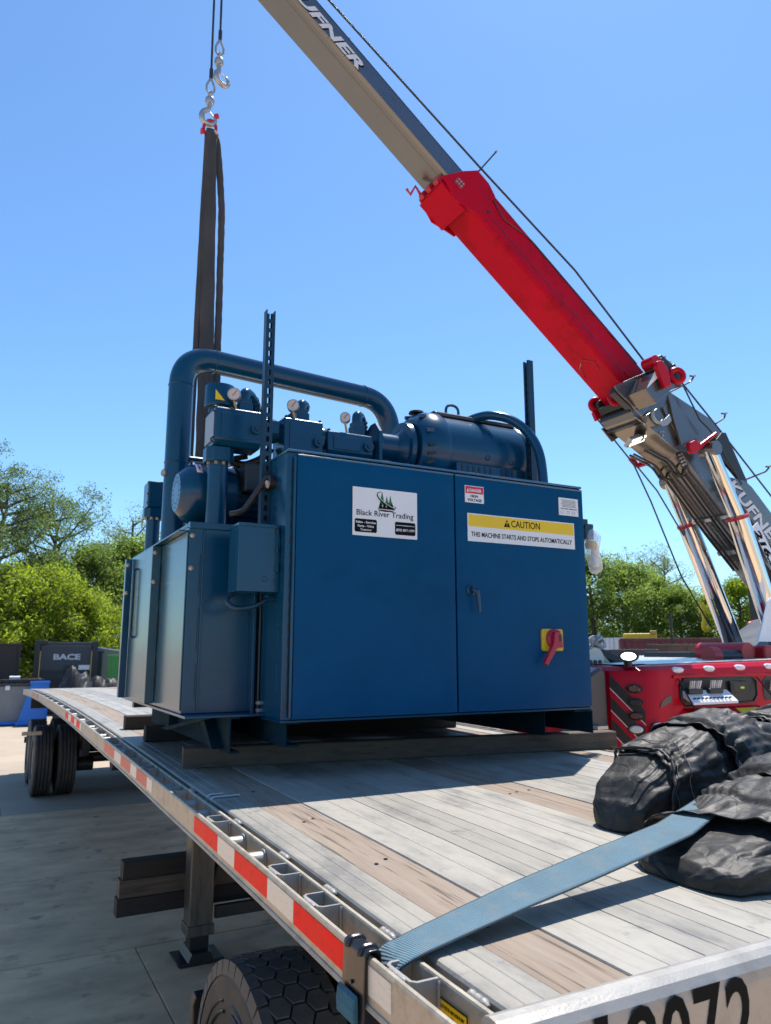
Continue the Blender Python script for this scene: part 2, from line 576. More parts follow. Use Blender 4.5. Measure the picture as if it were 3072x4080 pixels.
DECKM = mat('deck_aluminium', (0.39, 0.36, 0.305), 0.48, 0.0, var=0.26, vscale=5, stretch=(1.4, 0.5, 1), dirt=(0.175, 0.165, 0.15), damt=0.62, dscale=5.0, dsharp=0.22,
            bump=0.10, bscale=170, rvar=0.10)
def deck_extra():
    nt = DECKM.node_tree
    b = nt.nodes['Principled BSDF']
    src = b.inputs['Base Color'].links[0].from_socket
    tc = nt.nodes.new('ShaderNodeTexCoord')
    mp = _n(nt, 'ShaderNodeMapping')
    mp.inputs['Scale'].default_value = (26, 1.3, 1)
    nt.links.new(tc.outputs['Object'], mp.inputs['Vector'])
    nz = _n(nt, 'ShaderNodeTexNoise')
    nz.inputs['Scale'].default_value = 2.0
    nz.inputs['Detail'].default_value = 8
    nt.links.new(mp.outputs[0], nz.inputs['Vector'])
    mr = _n(nt, 'ShaderNodeMapRange')
    mr.inputs[1].default_value = 0.55
    mr.inputs[2].default_value = 0.75
    mr.inputs[4].default_value = 0.55
    nt.links.new(nz.outputs[0], mr.inputs[0])
    mx = _n(nt, 'ShaderNodeMix', data_type='RGBA')
    nt.links.new(mr.outputs[0], mx.inputs[0])
    nt.links.new(src, mx.inputs[6])
    mx.inputs[7].default_value = (0.235, 0.20, 0.15, 1)
    # dark scuffs and rubber marks
    n2 = _n(nt, 'ShaderNodeTexNoise')
    n2.inputs['Scale'].default_value = 9.0
    n2.inputs['Detail'].default_value = 10
    n2.inputs['Roughness'].default_value = 0.75
    nt.links.new(tc.outputs['Object'], n2.inputs['Vector'])
    m2 = _n(nt, 'ShaderNodeMapRange')
    m2.inputs[1].default_value = 0.59
    m2.inputs[2].default_value = 0.70
    m2.inputs[4].default_value = 0.75
    nt.links.new(n2.outputs[0], m2.inputs[0])
    mx2 = _n(nt, 'ShaderNodeMix', data_type='RGBA')
    nt.links.new(m2.outputs[0], mx2.inputs[0])
    nt.links.new(mx.outputs[2], mx2.inputs[6])
    mx2.inputs[7].default_value = (0.12, 0.12, 0.122, 1)
    # every extrusion has aged a little differently
    oi = _n(nt, 'ShaderNodeObjectInfo')
    m3 = _n(nt, 'ShaderNodeMapRange')
    m3.inputs[3].default_value = 0.80
    m3.inputs[4].default_value = 1.08
    nt.links.new(oi.outputs['Random'], m3.inputs[0])
    mx3 = _n(nt, 'ShaderNodeMix', data_type='RGBA', blend_type='MULTIPLY')
    mx3.inputs[0].default_value = 1.0
    nt.links.new(mx2.outputs[2], mx3.inputs[6])
    nt.links.new(m3.outputs[0], mx3.inputs[7])
    nt.links.new(mx3.outputs[2], b.inputs['Base Color'])
deck_extra()

def wood_mat():
    m = mat('weathered_deck_wood', (0.235, 0.178, 0.132), 0.85, var=0.28, vscale=6, stretch=(9, 0.7, 9), dirt=(0.31, 0.262, 0.215), damt=0.5, dscale=2.5, dsharp=0.35,
            bump=0.35, bscale=20)
    nt = m.node_tree
    b = nt.nodes['Principled BSDF']
    src = b.inputs['Base Color'].links[0].from_socket
    tc = nt.nodes.new('ShaderNodeTexCoord')
    mp = _n(nt, 'ShaderNodeMapping')
    mp.inputs['Scale'].default_value = (70, 1.6, 70)
    nt.links.new(tc.outputs['Object'], mp.inputs['Vector'])
    nz = _n(nt, 'ShaderNodeTexNoise')
    nz.inputs['Scale'].default_value = 1.6
    nz.inputs['Detail'].default_value = 4
    nz.inputs['Roughness'].default_value = 0.5
    nt.links.new(mp.outputs[0], nz.inputs['Vector'])
    mr = _n(nt, 'ShaderNodeMapRange')
    mr.inputs[1].default_value = 0.60
    mr.inputs[2].default_value = 0.68
    mr.inputs[4].default_value = 0.75
    nt.links.new(nz.outputs[0], mr.inputs[0])
    mx = _n(nt, 'ShaderNodeMix', data_type='RGBA')
    nt.links.new(mr.outputs[0], mx.inputs[0])
    nt.links.new(src, mx.inputs[6])
    mx.inputs[7].default_value = (0.055, 0.043, 0.035, 1)
    nt.links.new(mx.outputs[2], b.inputs['Base Color'])
    old = b.inputs['Normal'].links[0].from_node
    inv = _n(nt, 'ShaderNodeMath', operation='SUBTRACT')
    inv.inputs[0].default_value = 1.0
    nt.links.new(mr.outputs[0], inv.inputs[1])
    bp = _n(nt, 'ShaderNodeBump')
    bp.inputs['Strength'].default_value = 0.8
    bp.inputs['Distance'].default_value = 0.003
    nt.links.new(inv.outputs[0], bp.inputs['Height'])
    nt.links.new(old.outputs[0], bp.inputs['Normal'])
    nt.links.new(bp.outputs[0], b.inputs['Normal'])
    return m
DWOOD = wood_mat()

YD = [1.128] + YS[1:]
def plank(x0, x1, ridges=(), first=False):
    """aluminium floor extrusion: rounded edges, a shallow groove down the middle, joint to the next plank"""
    e, g = 0.0016, 0.0007
    prof = [(x0 + g, -0.030), (x0 + g, -0.004), (x0 + g + 0.002, 0.0)]
    for r in ridges:
        prof += [(r - 0.0022, 0.0), (r - 0.0010, -0.0014), (r + 0.0010, -0.0014), (r + 0.0022, 0.0)]
    prof += [(x1 - g - 0.002, 0.0), (x1 - g, -0.004), (x1 - g, -0.030)]
    return MB().sweep_y(prof, YD, deck_z).build('deck_plank', DECKM, trailer, sharp=0)

MB().sweep_y([(0.838, -0.045), (0.838, -0.008), (0.842, -0.002), (0.849, 0.0), (0.872, 0.0), (0.874, -0.0014), (0.876, -0.0014), (0.878, 0.0), (0.914, 0.0), (0.916, -0.0014), (0.918, -0.0014),
              (0.920, 0.0), (0.957, 0.0), (0.957, -0.045)], YD, deck_z).build('deck_plank', DECKM, trailer, sharp=0)
MB().sweep_y([(CX_T * 2 - 0.957, -0.045), (CX_T * 2 - 0.957, 0.0), (3.19, 0.0), (3.20, -0.004), (3.20, -0.045)], YD, deck_z).build('deck_plank', DECKM, trailer, sharp=0)
def span(xa, xb, n):
    w = (xb - xa) / n
    for i in range(n):
        a = xa + i * w
        plank(a, a + w, ridges=(a + w * 0.50,) if i % 2 == 0 else (a + w * 0.33, a + w * 0.68))
span(1.127, 1.920, 4)
span(2.120, CX_T * 2 - 1.127, 4)
W = MB().sweep_y
for xa, xb in ((0.959, 1.125), (1.922, 2.019), (2.021, 2.118), (CX_T * 2 - 1.125, CX_T * 2 - 0.959)):
    # boards butt end to end along the strip
    cuts = [1.128, 4.6 + 0.8 * (xa > 2), 8.9, 12.6, Y1]
    for ya, yb in zip(cuts[:-1], cuts[1:]):
        ys = [ya + 0.002 + (yb - ya - 0.004) * i / 14 for i in range(15)]
        MB().sweep_y([(xa + 0.001, -0.03), (xa + 0.001, -0.0035), (xa + 0.004, -0.0015), (xb - 0.004, -0.0015), (xb - 0.001, -0.0035), (xb - 0.001, -0.03)], ys, deck_z).build('wood_board', DWOOD, trailer, sharp=0)
# counter-bored bolt holes in the wood
for px, py in ((1.03, 1.47), (1.075, 1.50), (1.02, 1.98), (1.065, 2.01), (1.02, 2.52), (1.065, 2.55), (1.03, 3.1), (2.0, 2.62), (1.95, 2.60), (2.07, 2.63)):
    MB().lathe([(0, 0.0), (0, 0.006), (0.0016, 0.0065), (0.0016, 0.0)], (px, py, deck_z(py) - 0.0012), (0, 0, 1), 8).build('bolt', BLACK, trailer)

# side rails: inner web, outer rub rail
def rails(side):
    s = 1 if side < 0 else -1
    X = lambda d: (RX0 + d) if side < 0 else (RX1 - d)
    P = lambda pts: [(X(a), b_) for a, b_ in pts]
    MB().sweep_y(P([(0.076, -0.115), (0.076, -0.004), (0.078, 0.0), (0.086, 0.0), (0.088, -0.004), (0.088, -0.115)]), YS, deck_z).build('side_rail', ALUD, trailer, sharp=0)
    MB().sweep_y(P([(0.0, -0.082), (0.0, -0.006), (0.003, -0.001), (0.007, 0.0), (0.011, -0.001), (0.014, -0.006), (0.014, -0.074), (0.020, -0.080), (0.020, -0.090), (-0.003, -0.094), (-0.006, -0.088), (-0.003, -0.083)]),
                 YS, deck_z).build('rub_rail', ALUD, trailer, sharp=0)
    MB().sweep_y(P([(0.084, -0.125), (0.084, -0.113), (0.125, -0.045), (0.125, -0.115), (0.11, -0.125)]), YS, deck_z).build('edge_beam', ALUD, trailer, sharp=0)
rails(-1)
rails(1)

# stake pockets: bent U channels welded between the rails, and pipe spools
def pocket(yc, side=-1):
    X = lambda d: (RX0 + d) if side < 0 else (RX1 - d)
    z = deck_z(yc)
    hw, t = 0.055, 0.007
    pts = [(X(0.0755), yc - hw), (X(0.030), yc - hw), (X(0.018), yc - hw + 0.012), (X(0.018), yc + hw - 0.012), (X(0.030), yc + hw), (X(0.0755), yc + hw)]
    inn = [(X(0.0755), yc - hw + t), (X(0.032), yc - hw + t), (X(0.025), yc - hw + 0.014), (X(0.025), yc + hw - 0.014), (X(0.032), yc + hw - t), (X(0.0755), yc + hw - t)]
    m = MB()
    n = len(pts)
    zt, zb = z - 0.001, z - 0.11
    vs_ = [(p[0], p[1], zt) for p in pts] + [(p[0], p[1], zt) for p in inn] + [(p[0], p[1], zb) for p in pts] + [(p[0], p[1], zb) for p in inn]
    fs = []
    for i in range(n - 1):
        fs += [(i, i + 1, n + i + 1, n + i), (i, 2 * n + i, 2 * n + i + 1, i + 1), (n + i, n + i + 1, 3 * n + i + 1, 3 * n + i), (2 * n + i, 3 * n + i, 3 * n + i + 1, 2 * n + i + 1)]
    fs += [(0, n, 3 * n, 2 * n), (n - 1, 3 * n - 1, 4 * n - 1, 2 * n - 1)]
    m.add(vs_, fs)
    o = m.build('stake_pocket', ALU, trailer)
    if side > 0 or yc > 9:
        return
    w = MB()
    def bead(p0, p1, r, n=9):
        p0, p1 = Vector(p0), Vector(p1)
        pts_ = [p0.lerp(p1, i / n) for i in range(n + 1)]
        w.tube(pts_, r, 7, radii=[r * (0.75 + 0.45 * abs(sin(i * 1.9 + yc * 7))) * (0.4 if i in (0, n) else 1) for i in range(n + 1)])
    bead((X(0.0165), yc - 0.032, zt - 0.004), (X(0.0165), yc + 0.032, zt - 0.004), 0.0048, 12)
    bead((X(0.0735), yc - hw - 0.003, zt - 0.004), (X(0.0735), yc - hw - 0.003, zt - 0.095), 0.0050, 14)
    w.build('weld', WELD, o, sharp=0)['kind'] = 'stuff'

def spool(yc, side=-1):
    X = lambda d: (RX0 + d) if side < 0 else (RX1 - d)
    z = deck_z(yc) - 0.038
    m = MB().cyl((X(0.012), yc, z), (X(0.076), yc, z), 0.024, n=16)
    o = m.build('pipe_spool', ALU, trailer)
    if yc < 6 and side < 0:
        MB().tube(arc((X(0.0735), yc, z), 0.026, 0, 2 * pi, 14, (0, 1, 0), (0, 0, 1)), 0.0045, 6).build('weld', WELD, o, sharp=0)

PY = [1.355, 1.79, 2.05, 2.70] + [2.70 + 0.61 * i for i in range(1, 21)]
for y in PY:
    pocket(y, -1)
for y in PY[::2]:
    pocket(y, 1)
SPL = []
for a, b_ in zip(PY[2:-1], PY[3:]):
    SPL += [a + (b_ - a) * 0.37, a + (b_ - a) * 0.68]
for y in SPL:
    spool(y, -1)
# welds joining deck edge and rail
m = MB()
for y in (1.18, 1.52, 1.83, 2.16, 2.62, 3.25):
    m.tube([(0.826, y + 0.006 * k, deck_z(y) - 0.010) for k in range(11)], 0.010, 8, radii=[(0.004 if k in (0, 10) else 0.008 + 0.0035 * abs(sin(k * 2.1 + y))) for k in range(11)])
    m2 = m
    o = m.build('weld', WELD, trailer, sharp=0)
    o['kind'] = 'stuff'
    m = MB()
# tie hook in the shade near the machine
MB().tube(fillet([(0.83, 3.03, deck_z(3) - 0.05), (0.842, 3.03, deck_z(3) + 0.006), (0.95, 3.03, deck_z(3) + 0.006)], 0.012, 5), 0.005, 8).build('chain_tie', STEEL, trailer)
MB().tube(fillet([(0.83, 3.09, deck_z(3) - 0.05), (0.842, 3.09, deck_z(3) + 0.006), (0.90, 3.09, deck_z(3) + 0.006)], 0.012, 5), 0.005, 8).build('chain_tie', STEEL, trailer)

# reflective tape on the rub rail
def tape(y0, y1, m):
    ys = [y0 + (y1 - y0) * i / 4 for i in range(5)]
    MB().sweep_y([(RX0 - 0.0016, -0.066), (RX0 - 0.0016, -0.013), (RX0 + 0.001, -0.013), (RX0 + 0.001, -0.066)], ys, deck_z).build('reflective_tape', m, trailer, sharp=0)
for y0, y1, m in ((1.345, 1.44, TAPEW), (1.53, 1.845, TAPER), (1.847, 2.038, TAPEW), (2.04, 2.337, TAPER), (2.339, 2.522, TAPEW), (2.524, 2.83, TAPER),
                  (3.60, 3.72, TAPEW), (3.722, 3.99, TAPERF), (3.992, 4.16, TAPEW), (4.162, 4.47, TAPERF), (4.472, 4.70, TAPEW), (4.702, 5.10, TAPERF),
                  (6.35, 6.46, TAPEW), (6.46, 6.70, TAPER), (6.70, 6.86, TAPEW), (6.86, 7.12, TAPER), (7.12, 7.35, TAPEW), (7.35, 7.62, TAPER), (11.4, 11.8, TAPERF), (12.2, 12.6, TAPERF)):
    tape(y0, y1, m)

# front header with fleet number
HZ = deck_z(1.1)
prof = [(1.128, -0.03), (1.128, 0.004), (1.120, 0.012), (1.107, 0.0155), (1.090, 0.014), (1.074, 0.006), (1.064, -0.008), (1.061, -0.025), (1.061, -0.33), (1.085, -0.33), (1.085, -0.03)]
MB().prism([(p[0], HZ + p[1]) for p in prof], 0.775, RX1 - 0.05, 'x').build('front_header', ALU, trailer)
for ch, x in (('1', 0.955), ('9', 1.026), ('0', 1.109), ('7', 1.192), ('2', 1.276)):
    text_on(ch, 0.16, (x, 1.0598, HZ - 0.154), (1, 0, 0), (0, 0, 1), DKTXT, trailer, width=0.072 if ch != '1' else 0.030, height=0.148, fat=0.0022)
# yellow anchor-point decal on the side rail
dec = MB().box((RX0 + 0.0742, 1.205, 1.395), (RX0 + 0.0764, 1.302, 1.475)).build('anchor_decal', YELLOW, trailer, label='small yellow anchor point decal')
MB().box((RX0 + 0.0735, 1.208, 1.398), (RX0 + 0.0745, 1.299, 1.472)).build('decal_face', YELLOW, dec)
fx = RX0 + 0.0733
for txt, z, h, wd in (('FLAT HOOK ANCHOR POINT', 1.460, 0.0062, 0.080), ('WLL', 1.449, 0.005, 0.012)):
    text_on(txt, 0.02, (fx, 1.294 if wd > 0.02 else 1.26, z), (0, -1, 0), (0, 0, 1), DKTXT, dec, width=wd, height=h)
for k in range(4):
    MB().box((fx - 0.0002, 1.215, 1.412 + 0.007 * k), (fx + 0.0006, 1.240, 1.4135 + 0.007 * k)).build('print_line', DKTXT, dec)
MB().tube([(fx, 1.28, 1.405), (fx, 1.28, 1.44), (fx, 1.262, 1.44), (fx, 1.262, 1.405), (fx, 1.28, 1.405)], 0.0006, 4).build('pictogram', DKTXT, dec)
m = MB()
for a, b_ in (((1.205, 1.395), (1.302, 1.395)), ((1.302, 1.395), (1.302, 1.475)), ((1.302, 1.475), (1.205, 1.475)), ((1.205, 1.475), (1.205, 1.395))):
    m.tube([(fx, a[0], a[1]), (fx, b_[0], b_[1])], 0.0012, 4)
m.build('decal_border', DKTXT, dec)

# under-structure
for x in (1.52, 2.44):
    for pr, nm in (([(x - 0.006, -0.46), (x - 0.006, -0.12), (x + 0.006, -0.12), (x + 0.006, -0.46)], 'beam_web'), ([(x - 0.07, -0.475), (x - 0.07, -0.46), (x + 0.07, -0.46), (x + 0.07, -0.475)], 'beam_flange')):
        MB().sweep_y(pr, [y for y in YS if y > 3.2], deck_z).build(nm, STEELD, trailer, sharp=0)
cm = MB().box((0.83, -0.035, -0.05), (3.21, 0.035, 0.05)).mesh('crossmember')
for i in range(38):
    y = 1.35 + 0.37 * i
    o = link('crossmember', cm, STEELD, None)
    o.location = (0, y, deck_z(y) - 0.098)
    o.rotation_euler.x = 0
    child(o, trailer)
MB().sweep_y([(0.86, -0.034), (0.86, -0.031), (3.18, -0.031), (3.18, -0.034)], YS, deck_z).build('underfloor', STEELD, trailer, sharp=0)
# landing legs
GREYLEG = mat('grimy_leg_steel', (0.10, 0.09, 0.078), 0.42, 0.35, var=0.25, vscale=8, stretch=(4, 4, 0.7), dirt=(0.03, 0.028, 0.026), damt=0.4, dscale=5)
for x, in ((1.50,), (2.54,)):
    leg = MB().box((x - 0.085, 5.56, 0.19), (x + 0.085, 5.73, 1.32)).build('landing_leg', GREYLEG, trailer, bevel=0.018, seg=3)
    MB().box((x - 0.094, 5.55, 0.165), (x + 0.094, 5.74, 0.235)).build('leg_collar', GREYLEG, leg, bevel=0.006)
    MB().box((x - 0.066, 5.58, 0.06), (x + 0.066, 5.71, 0.20)).build('inner_leg', BLACK, leg, bevel=0.006)
    MB().prism([(x - 0.16, 0.014), (x - 0.14, 0.0), (x + 0.14, 0.0), (x + 0.16, 0.014), (x + 0.16, 0.026), (x + 0.09, 0.024), (x + 0.066, 0.075), (x - 0.066, 0.075), (x - 0.09, 0.024), (x - 0.16, 0.026)], 5.51, 5.78, 'y').build('foot', BLACK, leg, bevel=0.004)
MB().tube([(1.52, 5.66, 0.30), (1.86, 5.68, 1.05)], 0.028, 8).build('brace', STEELD, trailer)
MB().box((1.62, 5.63, 0.24), (2.45, 5.67, 0.32)).build('brace', STEELD, trailer)
MB().prism([(1.35, 1.40), (1.66, 1.40), (1.60, 1.05), (1.43, 1.05)], 5.60, 5.66, 'y').build('leg_bracket', STEELD, trailer)
MB().cyl((1.56, 5.65, 0.85), (2.5, 5.65, 0.85), 0.022).build('cross_shaft', STEELD, trailer)
# dunnage rack below the deck
for x in (1.32, 1.76):
    MB().box((x + 0.2, 5.95, 0.25), (x + 0.23, 5.99, 1.35)).build('rack_hanger', STEELD, trailer)
    MB().box((x + 0.2, 5.80, 0.25), (x + 0.23, 5.95, 0.275)).build('rack_arm', STEELD, trailer)

# ------------------------------------------------------------------ wheels
HUB = mat('dusty_wheel_metal', (0.42, 0.37, 0.31), 0.55, 0.4, var=0.2, dirt=(0.12, 0.10, 0.085), damt=0.4, dscale=8)

def rib_tyre_meshes(R=0.50, w=0.27):
    """trailer tyre, axis x: four circumferential grooves"""
    h = w / 2
    prof = [(-h * 0.75, R * 0.55), (-h * 0.98, R * 0.62), (-h, R * 0.78), (-h * 0.93, R * 0.93), (-h * 0.86, R * 0.985)]
    edges = [-h * 0.80]
    g = 0.009
    for c in (-0.52, -0.18, 0.18, 0.52):
        edges += [c * h - g, c * h + g]
    edges += [h * 0.80]
    for a, b_ in zip(edges[0::2], edges[1::2]):
        prof += [(a, R - 0.018 if a > -h * 0.79 else R), (a, R), (b_, R), (b_, R - 0.018 if b_ < h * 0.79 else R)]
    prof += [(h * 0.86, R * 0.985), (h * 0.93, R * 0.93), (h, R * 0.78), (h * 0.98, R * 0.62), (h * 0.75, R * 0.55)]
    ty = MB().lathe(prof, (0, 0, 0), (1, 0, 0), 56).mesh('tyre')
    rim = MB().lathe([(-h * 0.75, R * 0.56), (-h * 0.80, R * 0.54), (-h * 0.70, R * 0.50), (-h * 0.15, R * 0.47), (-h * 0.10, R * 0.28), (-h * 0.6, R * 0.26), (-h * 0.75, R * 0.16), (-h * 0.75, 0.0)], (0, 0, 0), (1, 0, 0), 32).mesh('rim')
    return ty, rim

TYM, RIMM = rib_tyre_meshes()
for y in (12.72, 13.98):
    for x in (0.92, 1.245, 2.795, 3.12):
        w_ = link('wheel', TYM, RUBBER, None)
        w_.location = (x, y, 0.50)
        w_.rotation_euler.x = random.uniform(0, 1)
        child(w_, trailer)
        r_ = link('rim', RIMM, HUB, None)
        r_.parent = w_
        if x > 2:
            r_.rotation_euler.z = pi
    MB().cyl((1.35, y, 0.50), (2.69, y, 0.50), 0.075, n=14).build('axle', STEELD, trailer)
    for x in (1.44, 2.52):
        MB().box((x - 0.05, y - 0.55, 0.58), (x + 0.05, y + 0.20, 0.68)).build('suspension_arm', STEELD, trailer, bevel=0.01)
        MB().lathe([(0, 0.0), (0, 0.13), (0.05, 0.15), (0.12, 0.13), (0.2, 0.15), (0.25, 0.12), (0.25, 0)], (x, y + 0.28, 0.66), (0, 0, 1), 18).build('air_spring', BLACK, trailer)
    MB().cyl((1.40, y - 0.22, 0.44), (1.62, y - 0.22, 0.44), 0.10, n=18).build('brake_chamber', BLACK, trailer)
MB().prism([(11.8, 1.30), (12.0, 0.62), (12.3, 0.62), (12.3, 1.30)], 1.42, 1.50, 'x').build('hanger_bracket', STEELD, trailer)
MB().prism([(11.8, 1.30), (12.0, 0.62), (12.3, 0.62), (12.3, 1.30)], 2.46, 2.54, 'x').build('hanger_bracket', STEELD, trailer)
MB().box((0.86, 15.28, 1.08), (3.18, 15.34, 1.38)).build('rear_bolster', STEELD, trailer, bevel=0.005)
for x in (1.4, 2.6):
    MB().box((x - 0.04, 15.2, 0.55), (x + 0.04, 15.3, 1.1)).build('bumper_post', STEELD, trailer)
MB().box((0.80, 15.16, 0.50), (3.24, 15.27, 0.60)).build('rear_bumper', STEELD, trailer, bevel=0.005)
MB().box((0.60, 12.12, 0.92), (0.86, 12.16, 0.97)).build('mudflap_bracket', ALUD, trailer)
MB().cyl((1.6, 10.6, 0.72), (2.4, 10.6, 0.72), 0.14).build('air_tank', STEELD, trailer)

# drive wheel of the tractor, tread of hexagonal blocks
wheel = thing('tractor_drive_wheel', (1.01, 2.74, 0), 'big black tractor drive wheel with hexagonal tread blocks under the trailer front', 'wheel')
WC = Vector((1.01, 2.74, 0.515))
R, h = 0.512, 0.14
prof = [(-h * 0.70, 0.285), (-h * 0.95, 0.31), (-h * 1.0, 0.335), (-h * 1.0, 0.338), (-h * 1.03, 0.36), (-h * 1.05, 0.40), (-h * 1.03, 0.44), (-h * 1.035, 0.445), (-h * 0.99, 0.465), (-h * 0.95, 0.485),
        (-h * 0.86, R - 0.012), (-h * 0.5, R - 0.008), (h * 0.5, R - 0.008), (h * 0.86, R - 0.012), (h * 0.95, 0.485), (h * 1.05, 0.40), (h * 0.95, 0.31), (h * 0.70, 0.285)]
tyre = MB().lathe(prof, WC, (1, 0, 0), 72).build('tyre', RUBBER, wheel, sharp=20)
NB = 40
rows = [(-0.066, 0.0, 0.060), (0.0, 0.5, 0.062), (0.066, 0.0, 0.060)]
HB = 2 * pi * R / NB
def hexblock(w):
    b_ = MB()
    a = HB * 0.455
    sx = w
    pts = [(-sx, 0), (-sx * 0.5, -a), (sx * 0.5, -a), (sx, 0), (sx * 0.5, a), (-sx * 0.5, a)]
    n = len(pts)
    top = [(p[0] * 0.95, p[1] * 0.95, 0.014) for p in pts]
    mid = [(p[0], p[1], 0.011) for p in pts]
    lo = [(p[0], p[1], -0.004) for p in pts]
    fs = [tuple(range(n))]
    fs += [(i, n + i, n + (i + 1) % n, (i + 1) % n) for i in range(n)]
    fs += [(n + i, 2 * n + i, 2 * n + (i + 1) % n, n + (i + 1) % n) for i in range(n)]
    b_.add(top + mid + lo, fs)
    return b_.mesh('tread_block')
def block_at(me, x, ang, r):
    o = link('tread_block', me, TREAD, None)
    o.parent = tyre
    # block local z -> radial, local y -> tangent
    rad = Vector((0, -sin(ang), cos(ang)))
    tan = Vector((0, -cos(ang), -sin(ang))) * -1
    M3 = Matrix((Vector((1, 0, 0)), tan, rad)).transposed()
    o.matrix_local = Matrix.Translation(WC + Vector((x, 0, 0)) + rad * r) @ M3.to_4x4()
    return o
hb = hexblock(0.0405)
for x, ph, w in rows:
    for i in range(NB):
        block_at(hb, x, (i + ph) * 2 * pi / NB, R - 0.010)
# shoulder lugs
lug = MB()
lug.add([(-0.018, -HB * 0.42, 0.012), (0.018, -HB * 0.42, 0.016), (0.018, HB * 0.42, 0.016), (-0.018, HB * 0.42, 0.012), (-0.026, -HB * 0.44, -0.035), (0.021, -HB * 0.44, -0.004), (0.021, HB * 0.44, -0.004), (-0.026, HB * 0.44, -0.035)],
        [(0, 1, 2, 3), (0, 4, 5, 1), (1, 5, 6, 2), (2, 6, 7, 3), (3, 7, 4, 0)])
lm = lug.mesh('shoulder_lug')
lm2 = lm.copy()
for v in lm2.vertices:
    v.co.x = -v.co.x
lm2.flip_normals()
for i in range(NB):
    block_at(lm, -0.118, (i + 0.25) * 2 * pi / NB, R - 0.014).name = 'shoulder_lug'
    block_at(lm2, 0.118, (i + 0.25) * 2 * pi / NB, R - 0.014).name = 'shoulder_lug'
for r0, r1 in ((0.385, 0.397), (0.352, 0.360)):
    m = MB()
    for a0, a1 in ((0.35, 1.25), (1.5, 2.6)):
        path = [WC + Vector((-h * 1.045, cos(a0 + (a1 - a0) * i / 18) * r0, sin(a0 + (a1 - a0) * i / 18) * r0)) for i in range(19)]
        m.tube(path, 0.006, 6)
    m.build('sidewall_moulding', BLACK, tyre)
MB().lathe([(-h * 0.72, 0.29), (-h * 0.78, 0.28), (-h * 0.70, 0.265), (-h * 0.05, 0.25), (0.0, 0.15), (-h * 0.5, 0.14), (-h * 0.6, 0.0)], WC, (1, 0, 0), 36).build('rim', HUB, wheel)
inner = MB().lathe([(p[0] * 0.98, p[1]) for p in prof], WC + Vector((0.33, 0, 0)), (1, 0, 0), 48).build('inner_tyre', RUBBER, wheel)
MB().cyl(WC + Vector((0.1, 0, 0)), WC + Vector((1.9, 0, 0)), 0.07, n=14).build('axle', STEELD, wheel)
MB().prism([(3.36, 0.48), (3.40, 0.50), (3.42, 0.68), (3.38, 0.72), (3.33, 0.71), (3.37, 0.66)], 0.89, 1.20, 'x').build('mudguard_bracket', STEELD, wheel, bevel=0.006)
MB().box((0.93, 3.43, 0.25), (1.36, 3.45, 0.66)).build('mudflap', BLACK, wheel)

# ------------------------------------------------------------------ timbers under the machine
def timber(name, a, b_, w_, hgt, m, label, group, rz_jitter=0.004):
    """a squared baulk from a to b (centre line of its top face)"""
    a, b_ = Vector(a), Vector(b_)
    d = (b_ - a)
    L_ = d.length
    M_ = Matrix.Translation(a) @ Matrix.Rotation(atan2(d.y, d.x), 4, 'Z') @ Matrix.Rotation(-math.asin(d.z / L_), 4, 'Y')
    n = 26
    vs_, fs = [], []
    for i in range(n + 1):
        x = L_ * i / n
        for (yy, zz) in ((-w_ / 2 + 0.006, 0), (w_ / 2 - 0.006, 0), (w_ / 2, -0.006), (w_ / 2, -hgt + 0.006), (w_ / 2 - 0.006, -hgt), (-w_ / 2 + 0.006, -hgt), (-w_ / 2, -hgt + 0.006), (-w_ / 2, -0.006)):
            q = Vector((x, yy, zz))
            k = noise.noise(Vector((x * 4 + a.x * 9, yy * 7 + a.y * 5, zz * 7))) * rz_jitter
            q += Vector((0, k if zz > -hgt + 0.001 else 0, 0))
            if -hgt + 0.005 < zz < -0.001:
                q.y += noise.noise(Vector((x * 14, zz * 30, a.y))) * 0.002
            vs_.append(M_ @ q)
    for i in range(n):
        for k in range(8):
            k2 = (k + 1) % 8
            fs.append((i * 8 + k, i * 8 + k2, (i + 1) * 8 + k2, (i + 1) * 8 + k))
    fs += [tuple(range(7, -1, -1)), tuple(range(n * 8, n * 8 + 8))]
    o = MB().add(vs_, fs).build(name, m, None)
    tag(o, label, 'timber', group)
    return o

TG = 'timbers under the blue machine'
zt1 = deck_z(3.6) + 0.098
timber('dunnage_timber', (0.906, 3.818, zt1), (3.345, 3.448, deck_z(3.4) + 0.098), 0.09, 0.098, TIMBER, 'longest timber under the blue machine, its pale end past the cabinet beside the red truck', TG)
timber('dunnage_timber', (0.925, 4.90, deck_z(4.9) + 0.092), (3.1, 4.80, deck_z(4.8) + 0.092), 0.10, 0.092, TIMBERD, 'dark timber with rounded end, second of three under the machine tank', TG)
timber('dunnage_timber', (0.925, 5.65, deck_z(5.65) + 0.092), (3.1, 5.60, deck_z(5.6) + 0.092), 0.10, 0.092, TIMBERD, 'rearmost dark timber under the machine, half in sunlight on the deck', TG)
# timbers stored in the rack below the deck
for k, (x0, z, m) in enumerate(((1.005, 0.525, TIMBERD), (0.985, 0.405, TIMBER), (0.975, 0.285, TIMBERD))):
    timber('spare_timber', (x0, 5.87, z + 0.118), (2.9, 5.87, z + 0.118), 0.12, 0.117, m,
           ('topmost spare timber slung below the trailer behind the landing leg', 'middle spare timber slung below the trailer, browner than its neighbours', 'lowest spare timber slung below the trailer behind the landing leg')[k], 'spare timbers below the trailer')

# ------------------------------------------------------------------ blue hydraulic power unit
mach = thing('hydraulic_power_unit', (2.0, 4.2, 1.64), 'dark blue hydraulic power unit with control cabinet, motors and pipes on timbers', 'machine')
CF = 3.213   # door front plane

